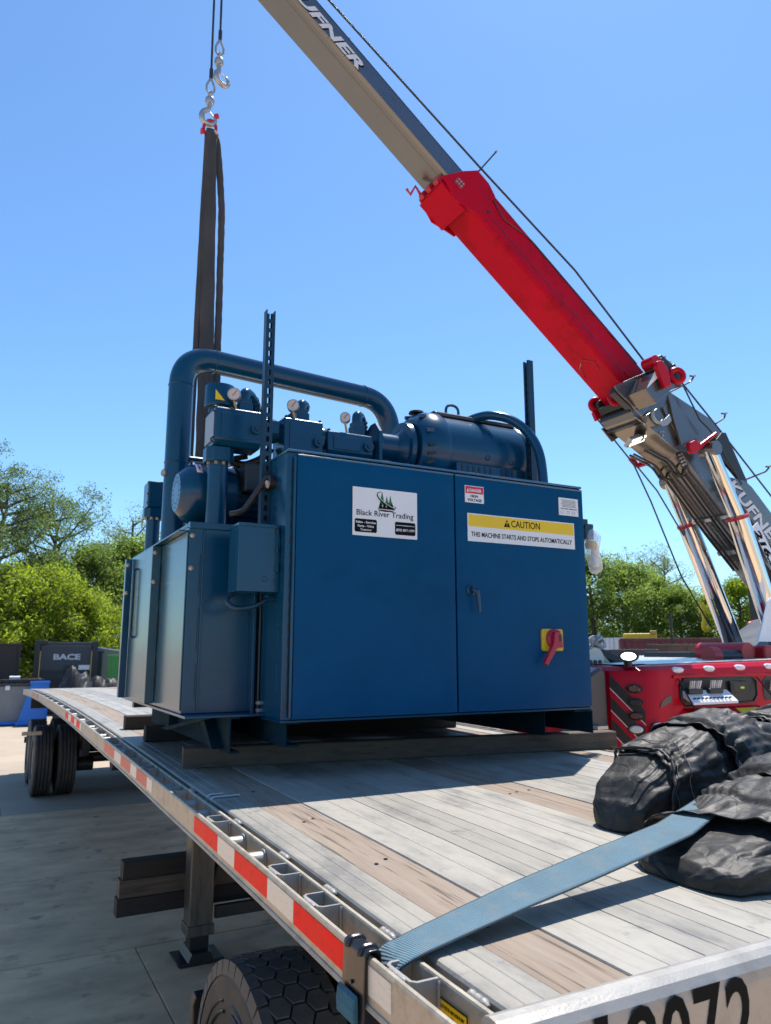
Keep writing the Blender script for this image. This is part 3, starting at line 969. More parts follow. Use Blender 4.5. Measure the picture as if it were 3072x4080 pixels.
cab = MB().box((1.19, 3.235, 1.797), (2.990, 3.53, 3.022)).build('control_cabinet', BLUE, mach, bevel=0.003)
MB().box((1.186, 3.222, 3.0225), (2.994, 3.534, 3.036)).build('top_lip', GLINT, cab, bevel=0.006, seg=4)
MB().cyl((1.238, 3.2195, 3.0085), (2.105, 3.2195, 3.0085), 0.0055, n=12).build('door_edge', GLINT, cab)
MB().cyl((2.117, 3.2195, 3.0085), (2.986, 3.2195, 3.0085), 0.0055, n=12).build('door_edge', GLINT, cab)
MB().box((1.186, 3.228, 1.786), (2.994, 3.5, 1.7965)).build('bottom_lip', BLUE, cab, bevel=0.002)
def door(x0, x1, z0, z1, m, label):
    """folded sheet door, slightly dished, with a returned edge"""
    nx, nz = 28, 34
    vs_, fs = [], []
    for j in range(nz + 1):
        for i in range(nx + 1):
            u, v = i / nx, j / nz
            x, z = x0 + (x1 - x0) * u, z0 + (z1 - z0) * v
            e = min(u, 1 - u) * (x1 - x0)
            e2 = min(v, 1 - v) * (z1 - z0)
            k = min(1.0, min(e, e2) / 0.12)
            d = 0.0022 * k * noise.noise(Vector((x * 2.4, 3.1, z * 2.1))) + 0.0007 * k * noise.noise(Vector((x * 7, 1.0, z * 6)))
            ex = 0.004 if min(e, e2) < 1e-6 else 0.0
            vs_.append((x, CF + d + ex, z))
    W_ = nx + 1
    for j in range(nz):
        for i in range(nx):
            fs.append((j * W_ + i, j * W_ + i + 1, (j + 1) * W_ + i + 1, (j + 1) * W_ + i))
    mb_ = MB().add(vs_, fs, True)
    t = 0.021
    ring = [j * W_ for j in range(nz + 1)] + [nz * W_ + i for i in range(1, W_)] + [j * W_ + nx for j in range(nz - 1, -1, -1)] + [i for i in range(nx - 1, 0, -1)]
    base = len(mb_.v)
    mb_.v.extend([(vs_[i][0], CF + t, vs_[i][2]) for i in ring])
    n = len(ring)
    for k in range(n):
        mb_.f.append((ring[k], ring[(k + 1) % n], base + (k + 1) % n, base + k))
        mb_.sm.append(False)
        mb_.mi.append(0)
    return mb_.build('cabinet_door', m, mach, sharp=40, label=label)
ld = door(1.2365, 2.1055, 1.802, 3.008, BLUEDOOR, 'wide left cabinet door with white company sticker')
rd = door(2.1165, 2.987, 1.802, 3.008, BLUEDOOR, 'right cabinet door with caution sticker and red switch')
# piano hinge at the left door
hg = MB().cyl((1.226, 3.219, 1.81), (1.226, 3.219, 3.0), 0.0055, n=8).build('hinge', BLUE, mach)
for k in range(17):
    z = 1.85 + 0.067 * k
    MB().box((1.2125, 3.2335, z), (1.2185, 3.2347, z + 0.034)).build('hinge_slot', BLACK, hg)

def sticker(name, x0, x1, z0, z1, m, label, par):
    return MB().box((x0, CF - 0.0042, z0), (x1, CF - 0.0015, z1)).build(name, m, par, label=label)
UX, UZ = (1, 0, 0), (0, 0, 1)
SY = CF - 0.0046
st = sticker('company_sticker', 1.520, 1.879, 2.647, 2.885, WHITE, 'white company sticker with pine tree logo', ld)
text_on('Black River Trading', 0.05, (1.541, SY, 2.7385), UX, UZ, DKTXT, st, width=0.316, height=0.036, fat=0.0004)
for x0, x1, lines in ((1.531, 1.651, ('Sales - Service', 'Parts - Wire', 'Training')), (1.752, 1.868, ('www.brtequipment.com', '(855) BRT-1979'))):
    MB().prism([(x0 + 0.006, 2.664), (x1 - 0.006, 2.664), (x1, 2.670), (x1, 2.723), (x1 - 0.006, 2.729), (x0 + 0.006, 2.729), (x0, 2.723), (x0, 2.670)], SY - 0.0003, SY + 0.0005, 'y').build('black_panel', DKTXT, st)
    n = len(lines)
    for k, t in enumerate(lines):
        wd = (x1 - x0) * (0.90 if len(t) > 9 else 0.5)
        if t.startswith('Parts'):
            wd = (x1 - x0) * 0.72
        hh = (0.0115, 0.0115, 0.0125)[k] if n == 3 else (0.007, 0.016)[k]
        zz = 2.727 - (k + 1) * 0.0195 if n == 3 else (2.708, 2.679)[k]
        text_on(t, 0.02, ((x0 + x1) / 2 - wd / 2, SY - 0.0005, zz), UX, UZ, WHITE, st, width=wd, height=hh, fat=0.0004)
GREEND = mat('green_print', (0.012, 0.13, 0.03), 0.5, var=0.1)
def pine(cx, z0, hgt, w_, m):
    pts = []
    lv = 6
    for k in range(lv):
        t = k / lv
        pts.append((cx - w_ * (1 - t) * 0.5, z0 + hgt * t))
        pts.append((cx - w_ * (1 - t) * 0.5 * 0.55, z0 + hgt * (t + 0.10)))
    pts.append((cx, z0 + hgt))
    pts += [(2 * cx - p[0], p[1]) for p in reversed(pts[:-1])]
    MB().prism(pts, SY - 0.0003, SY + 0.0006, 'y').build('logo_tree', m, st)
pine(1.680, 2.806, 0.066, 0.036, GREEND)
pine(1.706, 2.806, 0.046, 0.026, GREEND)
pine(1.726, 2.800, 0.058, 0.030, GREEND)
for cx in (1.672, 1.693, 1.714, 1.735):
    pine(cx, 2.786, 0.036, 0.034, DKTXT)
MB().prism([(1.655, 2.782), (1.750, 2.782), (1.735, 2.776), (1.700, 2.773), (1.665, 2.776)], SY - 0.0003, SY + 0.0006, 'y').build('logo_base', DKTXT, st)
sw = [(1.676, 2.872), (1.656, 2.866), (1.652, 2.852), (1.664, 2.834), (1.690, 2.814), (1.720, 2.798), (1.748, 2.790), (1.756, 2.797), (1.750, 2.806)]
MB().tube([(p[0], SY - 0.0006, p[1]) for p in sw], 0.0028, 6, radii=[0.0006, 0.0022, 0.003, 0.003, 0.0028, 0.003, 0.003, 0.002, 0.0006]).build('logo_swoosh', DKTXT, st)
MB().tube([(p[0] + 0.003, SY - 0.0009, p[1] + 0.005) for p in sw[3:7]], 0.0014, 6).build('logo_swoosh', WHITE, st)

st = sticker('danger_sticker', 2.171, 2.291, 2.868, 2.9585, WHITE, 'red and white danger high voltage sticker', rd)
MB().box((2.174, SY - 0.0004, 2.917), (2.288, SY + 0.0008, 2.955)).build('header', REDDEC, st)
text_on('DANGER', 0.02, (2.2, SY - 0.0006, 2.926), UX, UZ, WHITE, st, width=0.075, height=0.0165, fat=0.0006)
MB().prism([(2.182, 2.925), (2.196, 2.925), (2.189, 2.943)], SY - 0.0006, SY, 'y').build('warning_triangle', WHITE, st)
text_on('HIGH', 0.02, (2.206, SY, 2.896), UX, UZ, DKTXT, st, width=0.047, height=0.0145, fat=0.0005)
text_on('VOLTAGE', 0.02, (2.186, SY, 2.875), UX, UZ, DKTXT, st, width=0.090, height=0.0145, fat=0.0005)

st = sticker('caution_sticker', 2.184, 2.909, 2.663, 2.811, WHITE, 'long yellow and white caution sticker', rd)
MB().box((2.190, SY - 0.0004, 2.742), (2.903, SY + 0.0008, 2.805)).build('header', YELLOW, st)
text_on('CAUTION', 0.05, (2.466, SY - 0.0006, 2.756), UX, UZ, DKTXT, st, width=0.196, height=0.037, fat=0.0004)
MB().prism([(2.417, 2.754), (2.459, 2.754), (2.438, 2.796)], SY - 0.0006, SY, 'y').build('warning_triangle', DKTXT, st)
MB().prism([(2.4355, 2.768), (2.4405, 2.768), (2.442, 2.783), (2.434, 2.783)], SY - 0.0009, SY - 0.0004, 'y').build('exclamation_bar', YELLOW, st)
MB().prism([(2.4358, 2.759), (2.4402, 2.759), (2.4402, 2.7635), (2.4358, 2.7635)], SY - 0.0009, SY - 0.0004, 'y').build('exclamation_dot', YELLOW, st)
text_on('THIS MACHINE STARTS AND STOPS AUTOMATICALLY', 0.04, (2.205, SY, 2.688), UX, UZ, DKTXT, st, width=0.683, height=0.026, fat=0.0006)

st = sticker('wiring_sticker', 2.804, 2.946, 2.853, 2.9535, WHITE, 'small white wiring notice sticker', rd)
for k in range(6):
    MB().box((2.822 + 0.004 * (k % 3), SY - 0.0004, 2.9405 - 0.0075 * k), (2.930 - 0.005 * ((k + 1) % 2), SY + 0.0006, 2.9425 - 0.0075 * k)).build('print_line', DKTXT, st)
text_on('THIS UNIT WIRED FOR', 0.02, (2.816, SY - 0.0003, 2.888), UX, UZ, DKTXT, st, width=0.12, height=0.0065)
for k in range(3):
    x = 2.818 + 0.042 * k
    MB().tube([(x, SY, 2.864), (x + 0.018, SY, 2.864), (x + 0.018, SY, 2.878), (x, SY, 2.878), (x, SY, 2.864)], 0.0007, 4).build('tick_box', DKTXT, st)

# door latch handle
hd = MB().lathe([(0, 0.0), (0, 0.030), (0.006, 0.029), (0.009, 0.020), (0.022, 0.015), (0.034, 0.014), (0.036, 0.0)], (2.200, CF, 2.41), (0, -1, 0), 20)
hd = hd.build('door_handle', BLUE, rd)
MB().tube([(2.200, CF - 0.028, 2.41), (2.212, CF - 0.036, 2.40), (2.221, CF - 0.036, 2.36), (2.228, CF - 0.034, 2.295)], 0.010, 10, radii=[0.013, 0.013, 0.009, 0.0075]).build('lever', BLUE, hd)
MB().cyl((2.200, CF - 0.034, 2.41), (2.200, CF - 0.0375, 2.41), 0.008, n=12).build('keyhole', BLACK, hd)
# rotary disconnect switch
sw_ = MB().prism([(2.650, 2.100), (2.780, 2.100), (2.788, 2.108), (2.788, 2.209), (2.780, 2.217), (2.650, 2.217), (2.642, 2.209), (2.642, 2.108)], CF - 0.012, CF, 'y').build('disconnect_switch', YELW, rd, bevel=0.002, label='yellow plate with red rotary disconnect switch')
MB().lathe([(0, 0.0), (0, 0.053), (0.012, 0.052), (0.020, 0.044), (0.020, 0.0)], (2.722, CF - 0.012, 2.164), (0, -1, 0), 28).build('dial', REDSW, sw_)
MB().prism([(2.700, 2.200), (2.738, 2.204), (2.752, 2.140), (2.756, 2.118), (2.716, 2.118), (2.644, 2.024), (2.622, 2.037), (2.690, 2.140)], CF - 0.052, CF - 0.031, 'y').build('switch_lever', REDSW, sw_, bevel=0.004)
MB().box((2.728, CF - 0.0545, 2.150), (2.738, CF - 0.0515, 2.186)).build('indicator', BLACK, sw_)

# junction box on the cabinet side
jb = MB().box((0.992, 3.300, 2.366), (1.1895, 3.452, 2.672)).build('junction_box', BLUE, mach, bevel=0.003)
MB().box((0.988, 3.294, 2.664), (1.189, 3.456, 2.680)).build('box_lid', BLUE, jb, bevel=0.002)
MB().box((1.168, 3.294, 2.455), (1.187, 3.2995, 2.655)).build('latch_plate', BLUE, jb, bevel=0.0015)
for z in (2.475, 2.56, 2.645):
    MB().cyl((1.174, 3.289, z - 0.014), (1.174, 3.289, z + 0.014), 0.006, n=10).build('latch', DARKBLUE, jb)
MB().tube(arc((1.118, 3.2985, 2.425), 0.013, 0, 2 * pi, 16, (1, 0, 0), (0, 0, 1)), 0.0012, 5).build('knockout', BLUE, jb)
MB().tube(arc((1.165, 3.2985, 2.42), 0.006, 0, 2 * pi, 12, (1, 0, 0), (0, 0, 1)), 0.0012, 5).build('knockout', BLUE, jb)
MB().tube(fillet([(1.02, 3.42, 2.37), (0.968, 3.41, 2.335), (1.00, 3.36, 2.285), (1.09, 3.34, 2.300), (1.16, 3.35, 2.340), (1.195, 3.36, 2.345)], 0.06, 6), 0.011, 10).build('flexible_conduit', DARKBLUE, mach)
MB().cyl((1.150, 3.35, 2.338), (1.192, 3.36, 2.345), 0.017, n=8).build('conduit_nut', BLUE, mach)
# cable gland and cable on the cabinet side
MB().cyl((1.190, 3.40, 2.905), (1.158, 3.40, 2.905), 0.031, n=16).build('cable_gland', BLACK, mach)
MB().cyl((1.160, 3.40, 2.895), (1.150, 3.40, 2.892), 0.020, n=14).build('gland_bush', HUB, mach)
MB().tube(fillet([(1.185, 3.42, 2.935), (1.155, 3.43, 2.93), (1.095, 3.47, 2.82), (1.065, 3.49, 2.77), (1.035, 3.50, 2.758), (1.01, 3.52, 2.755)], 0.03, 5), 0.0145, 10).build('cable', BLACK, mach)
for z in (2.965, 1.88, 2.05, 2.20):
    MB().lathe([(0, 0.006), (0.004, 0.005), (0.005, 0.0)], (1.1895, 3.30 if z < 2.9 else 3.41, z), (-1, 0, 0), 10).build('rivet', BLUE, mach)
for z0, z1 in ((1.92, 2.06), (2.12, 2.24)):
    MB().box((1.1885, 3.30, z0), (1.1905, 3.375, z1)).build('side_plate', BLUE, mach, bevel=0.001)
MB().cyl((1.183, 3.535, 1.80), (1.183, 3.535, 2.66), 0.006, n=8).build('door_rod', BLACK, mach)
MB().box((1.174, 3.525, 1.815), (1.19, 3.545, 1.83)).build('rod_clip', STEEL, mach)
MB().box((1.174, 3.525, 1.85), (1.19, 3.545, 1.865)).build('rod_clip', STEEL, mach)

# reservoir tank: stepped covers along its left flank
MB().box((0.836, 3.602, 1.812), (2.86, 5.25, 2.695)).build('reservoir', BLUE, mach, bevel=0.004)
PANEL = mat('blue_cover_with_reflection', (0.022, 0.075, 0.11), 0.24, var=0.12, vscale=3, stretch=(1, 1, 0.5), dirt=(0.06, 0.09, 0.10), damt=0.3, dscale=4, rvar=0.06, coat=0.1)  # machine blue made paler: reflected trees and ground put into the covers' colour
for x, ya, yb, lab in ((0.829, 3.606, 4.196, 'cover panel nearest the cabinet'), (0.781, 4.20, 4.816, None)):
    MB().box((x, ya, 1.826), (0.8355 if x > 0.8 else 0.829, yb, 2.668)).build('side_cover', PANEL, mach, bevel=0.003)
MB().box((0.742, 4.82, 1.826), (0.7805, 4.87, 2.660)).build('end_flange', BLUE, mach, bevel=0.003)
MB().box((0.790, 3.62, 2.6695), (0.86, 4.80, 2.676)).build('cover_flange', BLUE, mach, bevel=0.001)
for x, y, zs in ((0.852, 3.600, (2.648, 2.49)), (0.795, 4.1975, (2.63, 2.47)), (0.752, 4.8175, (2.62, 2.45))):
    for z in zs:
        MB().lathe([(0, 0.013), (0.005, 0.012), (0.010, 0.006), (0.011, 0.0)], (x, y, z), (0, -1, 0), 12).build('bolt', HUB, mach)
MB().box((0.836, 3.590, 2.683), (1.19, 3.64, 2.716)).build('tank_rim', BLUE, mach, bevel=0.003)
MB().box((0.836, 3.6395, 2.6955), (0.875, 5.25, 2.712)).build('tank_rim', BLUE, mach, bevel=0.003)
MB().box((0.903, 3.594, 1.83), (0.913, 3.601, 2.682)).build('tank_seam', BLUE, mach, bevel=0.002)
for z0, z1 in ((2.36, 2.56), (2.10, 2.30), (1.88, 2.04)):
    MB().box((0.893, 3.5995, z0), (0.8965, 3.6010, z1)).build('louvre_slot', BLACK, mach)
    MB().box((0.8265, 4.165, z0), (0.8290, 4.172, z1)).build('louvre_slot', BLACK, mach)
MB().box((1.150, 3.540, 1.80), (1.166, 3.6015, 2.682)).build('corner_post', BLUE, mach, bevel=0.003)
MB().box((0.825, 3.47, 1.800), (1.19, 5.26, 1.8115)).build('base_flange', BLUE, mach, bevel=0.002)
# sight gauge on the rear cover
MB().box((0.774, 4.70, 2.24), (0.781, 4.712, 2.56)).build('sight_gauge', YELW, mach, bevel=0.002)
MB().tube(fillet([(0.781, 4.64, 2.58), (0.762, 4.64, 2.58), (0.762, 4.64, 2.18), (0.781, 4.64, 2.18)], 0.01, 4), 0.007, 8).build('grab_handle', BLUE, mach)
# skid: channels running fore and aft
def channel(x, y0, y1, z0, z1, flange, m=SKID):
    t = 0.008
    MB().prism([(x, z0), (x + flange, z0), (x + flange, z0 + t), (x + t, z0 + t), (x + t, z1 - t), (x + flange, z1 - t), (x + flange, z1), (x, z1)], y0, y1, 'y').build('skid_channel', m, mach, bevel=0.002)
channel(1.030, 3.469, 5.25, deck_z(3.6) + 0.1, 1.7995, 0.05)
channel(1.222, 3.262, 5.2, 1.679, 1.7845, 0.07)
channel(2.80, 3.40, 5.2, deck_z(3.5) + 0.1, 1.785, 0.05)
MB().box((3.022, 3.262, 1.654), (3.030, 5.2, 1.776)).build('skid_side', SKID, mach, bevel=0.002)
MB().box((2.90, 3.262, 1.770), (3.0215, 5.2, 1.7845)).build('skid_flange', SKID, mach, bevel=0.002)
MB().prism([(3.5, 1.80), (3.62, 1.80), (4.6, 1.66), (4.45, 1.66)], 0.96, 0.968, 'x').build('skid_gusset', SKID, mach)
MB().prism([(3.75, 1.80), (3.86, 1.80), (3.60, 1.655), (3.55, 1.655)], 0.975, 1.03, 'x').build('skid_gusset', SKID, mach)
MB().box((0.98, 4.5, 1.665), (1.03, 4.58, 1.80)).build('skid_gusset', SKID, mach)
MB().box((1.22, 4.4, 1.69), (2.9, 4.5, 1.80)).build('skid_crossbar', SKID, mach)
MB().box((0.90, 5.18, 1.74), (1.0, 5.24, 1.80)).build('drain_plug', STEELD, mach)

# slotted struts
def strut(x, y, z0, z1, rot, nm='slotted_strut'):
    """41 mm channel with a slotted web; web on local -y"""
    m = MB()
    wv = 0.0215
    R_ = Matrix.Translation((x, y, 0)) @ Matrix.Rotation(rot, 4, 'Z')
    for sx in (-1, 1):
        m.box((sx * wv - 0.0025, -0.02, z0), (sx * wv + 0.0025, 0.021, z1), R_)
        m.box((sx * 0.016 - 0.005, 0.0185, z0), (sx * 0.016 + 0.005, 0.021, z1), R_)
    z = z0
    while z < z1 - 0.03:
        m.box((-wv, -0.0205, z), (wv, -0.0175, min(z + 0.022, z1)), R_)
        for sx in (-1, 1):
            m.box((sx * 0.0145 - 0.0065, -0.0204, z + 0.022), (sx * 0.0145 + 0.0065, -0.0176, min(z + 0.05, z1)), R_)
        z += 0.05
    return m.build(nm, DARKBLUE, mach)
strut(1.1655, 3.475, 2.70, 3.822, 0.0)
strut(2.905, 3.556, 2.60, 3.905, pi * 0.5)

# main motor, couplings and pump train on one shaft line
AX = Vector((0, 3.85, 3.300))
P = lambda x, dy=0.0, dz=0.0: (x, AX.y + dy, AX.z + dz)
mot = MB().lathe([(0, 0.0), (0, 0.236), (0.57, 0.236), (0.57, 0.0)], P(2.35), (1, 0, 0), 48).build('motor', BLUE, mach, bevel=0.003)
MB().lathe([(0, 0.0), (0, 0.238), (0.015, 0.244), (0.115, 0.242), (0.135, 0.232), (0.142, 0.212), (0.144, 0.0)], P(2.92), (1, 0, 0), 48).build('fan_cowl', BLUE, mot)
MB().lathe([(0, 0.0), (0, 0.19), (0.012, 0.205), (0.04, 0.225), (0.085, 0.247), (0.15, 0.252), (0.172, 0.244), (0.172, 0.0)], P(2.185), (1, 0, 0), 48).build('end_bell', BLUE, mot)
for a in (0.35, 1.0, 1.75, 2.5):
    v = Vector((0, -cos(a), sin(a)))
    MB().cyl(Vector(P(2.20)) + v * 0.225, Vector(P(2.245)) + v * 0.232, 0.013, n=8).build('bell_bolt', BLUE, mot)
for k, dz in enumerate((-0.10, -0.05, 0.0)):
    MB().cbox((2.218 + 0.012, AX.y - sqrt(0.229 ** 2 - dz * dz) - 0.002, AX.z + dz - 0.01), (0.062, 0.012, 0.016), Matrix.Rotation(-0.35 + 0.15 * k, 3, 'Y')).build('vent_slot', BLACK, mot)
MB().prism([(3.742, 3.541), (3.775, 3.556), (3.93, 3.556), (3.96, 3.541), (3.95, 3.520), (3.75, 3.520)], 2.33, 2.93, 'x').build('drip_cover', DARKBLUE, mot, bevel=0.006)
MB().tube(fillet([(2.472, 3.85, 3.55), (2.472, 3.85, 3.64), (2.566, 3.85, 3.64), (2.566, 3.85, 3.55)], 0.05, 8), 0.009, 10).build('lifting_eye', BLUE, mot)
MB().lathe([(0, 0.05), (0.012, 0.045), (0.018, 0.0)], (2.255, 3.85, 3.545), (0, 0, 1), 18).build('breather_cap', BLACK, mot)
skirt = MB().box((2.385, AX.y - 0.244, 3.045), (2.965, AX.y - 0.195, 3.200)).build('vent_skirt', BLUE, mot, bevel=0.004)
for k in range(13):
    if k == 6:
        continue
    x = 2.425 + 0.041 * k
    MB().box((x - 0.008, AX.y - 0.2465, 3.055), (x + 0.006, AX.y - 0.2435, 3.188)).build('vent_slot', BLACK, skirt)
for x, z in ((2.62, 3.255), (2.80, 3.245)):
    yy = AX.y - sqrt(0.236 ** 2 - (z - AX.z) ** 2)
    MB().tube(arc((x, yy - 0.002, z), 0.014, 0, 2 * pi, 14, (1, 0, 0), (0, 0, 1)), 0.003, 5).build('plug_boss', BLUE, mot)
MB().lathe([(0, 0.0), (0, 0.165), (0.025, 0.17), (0.035, 0.165), (0.035, 0.0)], P(2.135), (1, 0, 0), 40).build('adapter_plate', BLUE, mach)
MB().lathe([(0, 0.0), (0, 0.115), (0.012, 0.115), (0.016, 0.083), (0.14, 0.083), (0.17, 0.11), (0.185, 0.13), (0.185, 0.0)], P(1.955), (1, 0, 0), 36).build('bell_housing', BLUE, mach)
MB().prism([(AX.y - 0.12, AX.z - 0.12), (AX.y + 0.12, AX.z - 0.12), (AX.y + 0.12, AX.z + 0.06), (AX.y, AX.z + 0.125), (AX.y - 0.06, AX.z + 0.125), (AX.y - 0.12, AX.z + 0.06)], 1.935, 1.956, 'x').build('mount_flange', BLUE, mach, bevel=0.003)

def pump(x0, x1, zlo, zhi, hy, m=BLUE):
    b0 = MB()
    r = 0.028
    pts = [(AX.y - hy, zlo + r), (AX.y - hy + r, zlo), (AX.y + hy - r, zlo), (AX.y + hy, zlo + r), (AX.y + hy, zhi - 0.012), (AX.y + hy - 0.012, zhi), (AX.y - hy + 0.012, zhi), (AX.y - hy, zhi - 0.012)]
    b0.prism(pts, x0, x1, 'x')
    p_ = b0.build('pump', m, mach, bevel=0.008, seg=3)
    w = (x1 - x0)
    MB().box((x0 + w * 0.12, AX.y - hy - 0.006, zlo + 0.035), (x1 - w * 0.30, AX.y - hy + 0.001, zhi - 0.03)).build('cast_boss', m, p_, bevel=0.004)
    MB().cyl((x1 - w * 0.13, AX.y - hy + 0.01, (zlo + zhi) / 2), (x1 - w * 0.13, AX.y - hy - 0.022, (zlo + zhi) / 2), 0.030, n=14).build('port_plug', m, p_)
    MB().cyl((x1 - w * 0.13, AX.y - hy - 0.018, (zlo + zhi) / 2), (x1 - w * 0.13, AX.y - hy - 0.030, (zlo + zhi) / 2), 0.016, n=6).build('hex_plug', DARKBLUE, p_)
    for sx in (x0 + 0.014, x1 - 0.014):
        MB().lathe([(0, 0.010), (0.009, 0.010), (0.010, 0.0)], (sx, AX.y - hy + 0.02, zhi), (0, 0, 1), 8).build('cap_screw', DARKBLUE, p_)
    return p_
pump(1.625, 1.915, 3.19, 3.335, 0.085)
pump(1.362, 1.590, 3.12, 3.368, 0.10)
pump(0.978, 1.232, 3.165, 3.372, 0.10)
MB().lathe([(0, 0.05), (0.02, 0.062), (0.06, 0.062), (0.08, 0.05)], P(1.578), (1, 0, 0), 20).build('coupling', BLUE, mach)
MB().lathe([(0, 0.05), (0.02, 0.07), (0.10, 0.07), (0.14, 0.055)], P(1.226, 0, 0.0), (1, 0, 0), 20).build('coupling', BLUE, mach)
MB().box((1.245, AX.y - 0.07, 3.27), (1.345, AX.y + 0.07, 3.345)).build('valve_block', BLUE, mach, bevel=0.006)
GREYP = mat('grey_plate', (0.30, 0.33, 0.35), 0.4, 0.3, var=0.15)
MB().box((0.9715, AX.y - 0.085, 3.19), (0.977, AX.y + 0.085, 3.35)).build('pump_end_plate', GREYP, mach, bevel=0.002)
for z in (3.185, 3.355):
    MB().tube(arc((0.975, AX.y - 0.09, z), 0.014, 0, 2 * pi, 12, (1, 0, 0), (0, 0, 1)), 0.005, 6).build('clamp_ring', DARKBLUE, mach)

# gauges, manifold blocks, elbows and hoses on each pump
def gauge(c, r, stem_to):
    c = Vector(c)
    ax = Vector((-0.42, -0.90, 0.05)).normalized()
    g_ = MB().lathe([(-0.034, 0.0), (-0.034, r * 0.98), (0.0, r), (0.004, r), (0.004, r * 0.90), (0.001, r * 0.88), (0.001, 0.0)], c, ax, 26).build('pressure_gauge', STEEL, mach)
    MB().lathe([(0.0005, 0.0), (0.0005, r * 0.87), (0.002, r * 0.87), (0.002, 0.0)], c, ax, 22).build('dial_face', GAUGE, g_)
    t = ax.cross(Vector((0, 0, 1))).normalized()
    up_ = t.cross(ax).normalized()
    MB().tube([c + ax * 0.004 - (up_ * 0.5 - t * 0.35) * r * 0.6, c + ax * 0.004 + (up_ * 0.6 - t * 0.45) * r], 0.0014, 5).build('needle', BLACK, g_)
    MB().tube([c - ax * 0.016 - Vector((0, 0, r * 0.9)), Vector(stem_to)], 0.007, 8).build('stem', CARD, g_)
gauge((1.086, 3.80, 3.465), 0.036, (1.11, 3.82, 3.372))
gauge((1.425, 3.80, 3.455), 0.035, (1.45, 3.82, 3.368))
gauge((1.752, 3.81, 3.437), 0.031, (1.775, 3.83, 3.335))
def elbow_set(x, z0, z1, end, r=0.030):
    y = AX.y
    bl = MB().box((x - 0.038, y - 0.04, z0), (x + 0.038, y + 0.04, z0 + (z1 - z0) * 0.45)).box((x - 0.032, y - 0.035, z0 + (z1 - z0) * 0.45), (x + 0.032, y + 0.035, z0 + (z1 - z0) * 0.62)).build('manifold_block', BLUE, mach, bevel=0.004)
    for dx in (-0.026, 0.026):
        for dy in (-0.028, 0.028):
            MB().cyl((x + dx, y + dy, z0 + (z1 - z0) * 0.44), (x + dx, y + dy, z0 + (z1 - z0) * 0.56), 0.007, n=6).build('cap_screw', DARKBLUE, bl)
    path = fillet([(x, y, z0 + (z1 - z0) * 0.5), (x, y, z1 - r * 0.2), (x + 0.055, y + 0.05, z1 - r * 0.35), end], 0.05, 6)
    MB().tube(path, r, 14).build('elbow_pipe', BLUE, mach)
    a, b_ = Vector(path[-1]), Vector(path[-3])
    d = (Vector(end) - Vector((x + 0.055, y + 0.05, z1 - r * 0.35)))
    for t in (0.15, 0.35, 0.55):
        q = Vector((x + 0.055, y + 0.05, z1 - r * 0.35)) + d * t
        MB().cyl(q, q + d.normalized() * 0.014, r * 1.2, n=14).build('hose_clamp', DARKBLUE, mach)
elbow_set(1.160, 3.37, 3.512, (1.285, 3.98, 3.405))
elbow_set(1.492, 3.366, 3.498, (1.395, 3.98, 3.36))
elbow_set(1.846, 3.334, 3.485, (1.935, 3.95, 3.36))
MB().tube(fillet([(1.285, 3.98, 3.405), (1.31, 4.0, 3.36), (1.29, 3.99, 3.28)], 0.03, 5), 0.028, 12).build('hose', DARKBLUE, mach)
MB().cyl((1.036, 3.90, 3.372), (1.036, 3.90, 3.405), 0.06, n=20).build('filler_neck', DARKBLUE, mach)
can = MB().lathe([(0, 0.0), (0, 0.079), (0.004, 0.082), (0.115, 0.082), (0.122, 0.078), (0.124, 0.0)], (1.036, 3.90, 3.405), (0, 0, 1), 32).build('breather_filter', BLUE, mach)
MB().prism([(0.990, 3.425), (1.040, 3.425), (0.990, 3.480)], 3.8125, 3.8165, 'y').build('yellow_mark', YELLOW, can)

# riser columns with clamped heads
def column(x, y, z0, z1, r, capw, caph, nm='riser_pipe'):
    c_ = MB().cyl((x, y, z0), (x, y, z1), r, n=22).build(nm, BLUE, mach)
    m_ = MB()
    k = capw
    oct_ = [(x - k, y - k * 0.5), (x - k * 0.55, y - k), (x + k * 0.55, y - k), (x + k, y - k * 0.5), (x + k, y + k * 0.5), (x + k * 0.5, y + k), (x - k * 0.5, y + k), (x - k, y + k * 0.5)]
    m_.prism(oct_, z1, z1 + caph, 'z')
    m_.build('flange_head', BLUE, c_, bevel=0.004)
    for a in (0.3, 1.3, 2.0, 2.9, 4.0, 5.2):
        q = (x + cos(a) * k * 0.75, y - sin(a) * k * 0.75)
        MB().cyl((q[0], q[1], z1 - 0.016), (q[0], q[1], z1 + 0.002), 0.010, n=6).build('flange_bolt', HUB, c_)
column(1.028, 3.85, 2.70, 3.083, 0.054, 0.074, 0.078)
column(0.925, 5.02, 2.69, 2.96, 0.045, 0.066, 0.060)
MB().box((0.868, 4.94, 3.022), (1.03, 5.10, 3.195)).build('return_filter_head', BLUE, mach, bevel=0.010, seg=3)
for z in (3.04, 3.10, 3.175):
    MB().box((0.862, 4.935, z), (0.880, 4.942, z + 0.012)).build('clamp', RUST, mach)
for x, y, r, hh in ((0.955, 4.68, 0.032, 0.10), (1.03, 4.70, 0.045, 0.13), (1.12, 4.72, 0.03, 0.11)):
    MB().lathe([(0, 0.0), (0, r), (hh * 0.5, r), (hh * 0.52, r * 1.15), (hh * 0.7, r * 1.15), (hh * 0.72, r * 0.8), (hh, r * 0.75), (hh + 0.003, 0)], (x, y, 2.697), (0, 0, 1), 16).build('check_valve', BLACK, mach)
MB().box((0.93, 3.98, 2.697), (1.15, 4.20, 2.765)).build('motor_plinth', BLACK, mach, bevel=0.004)

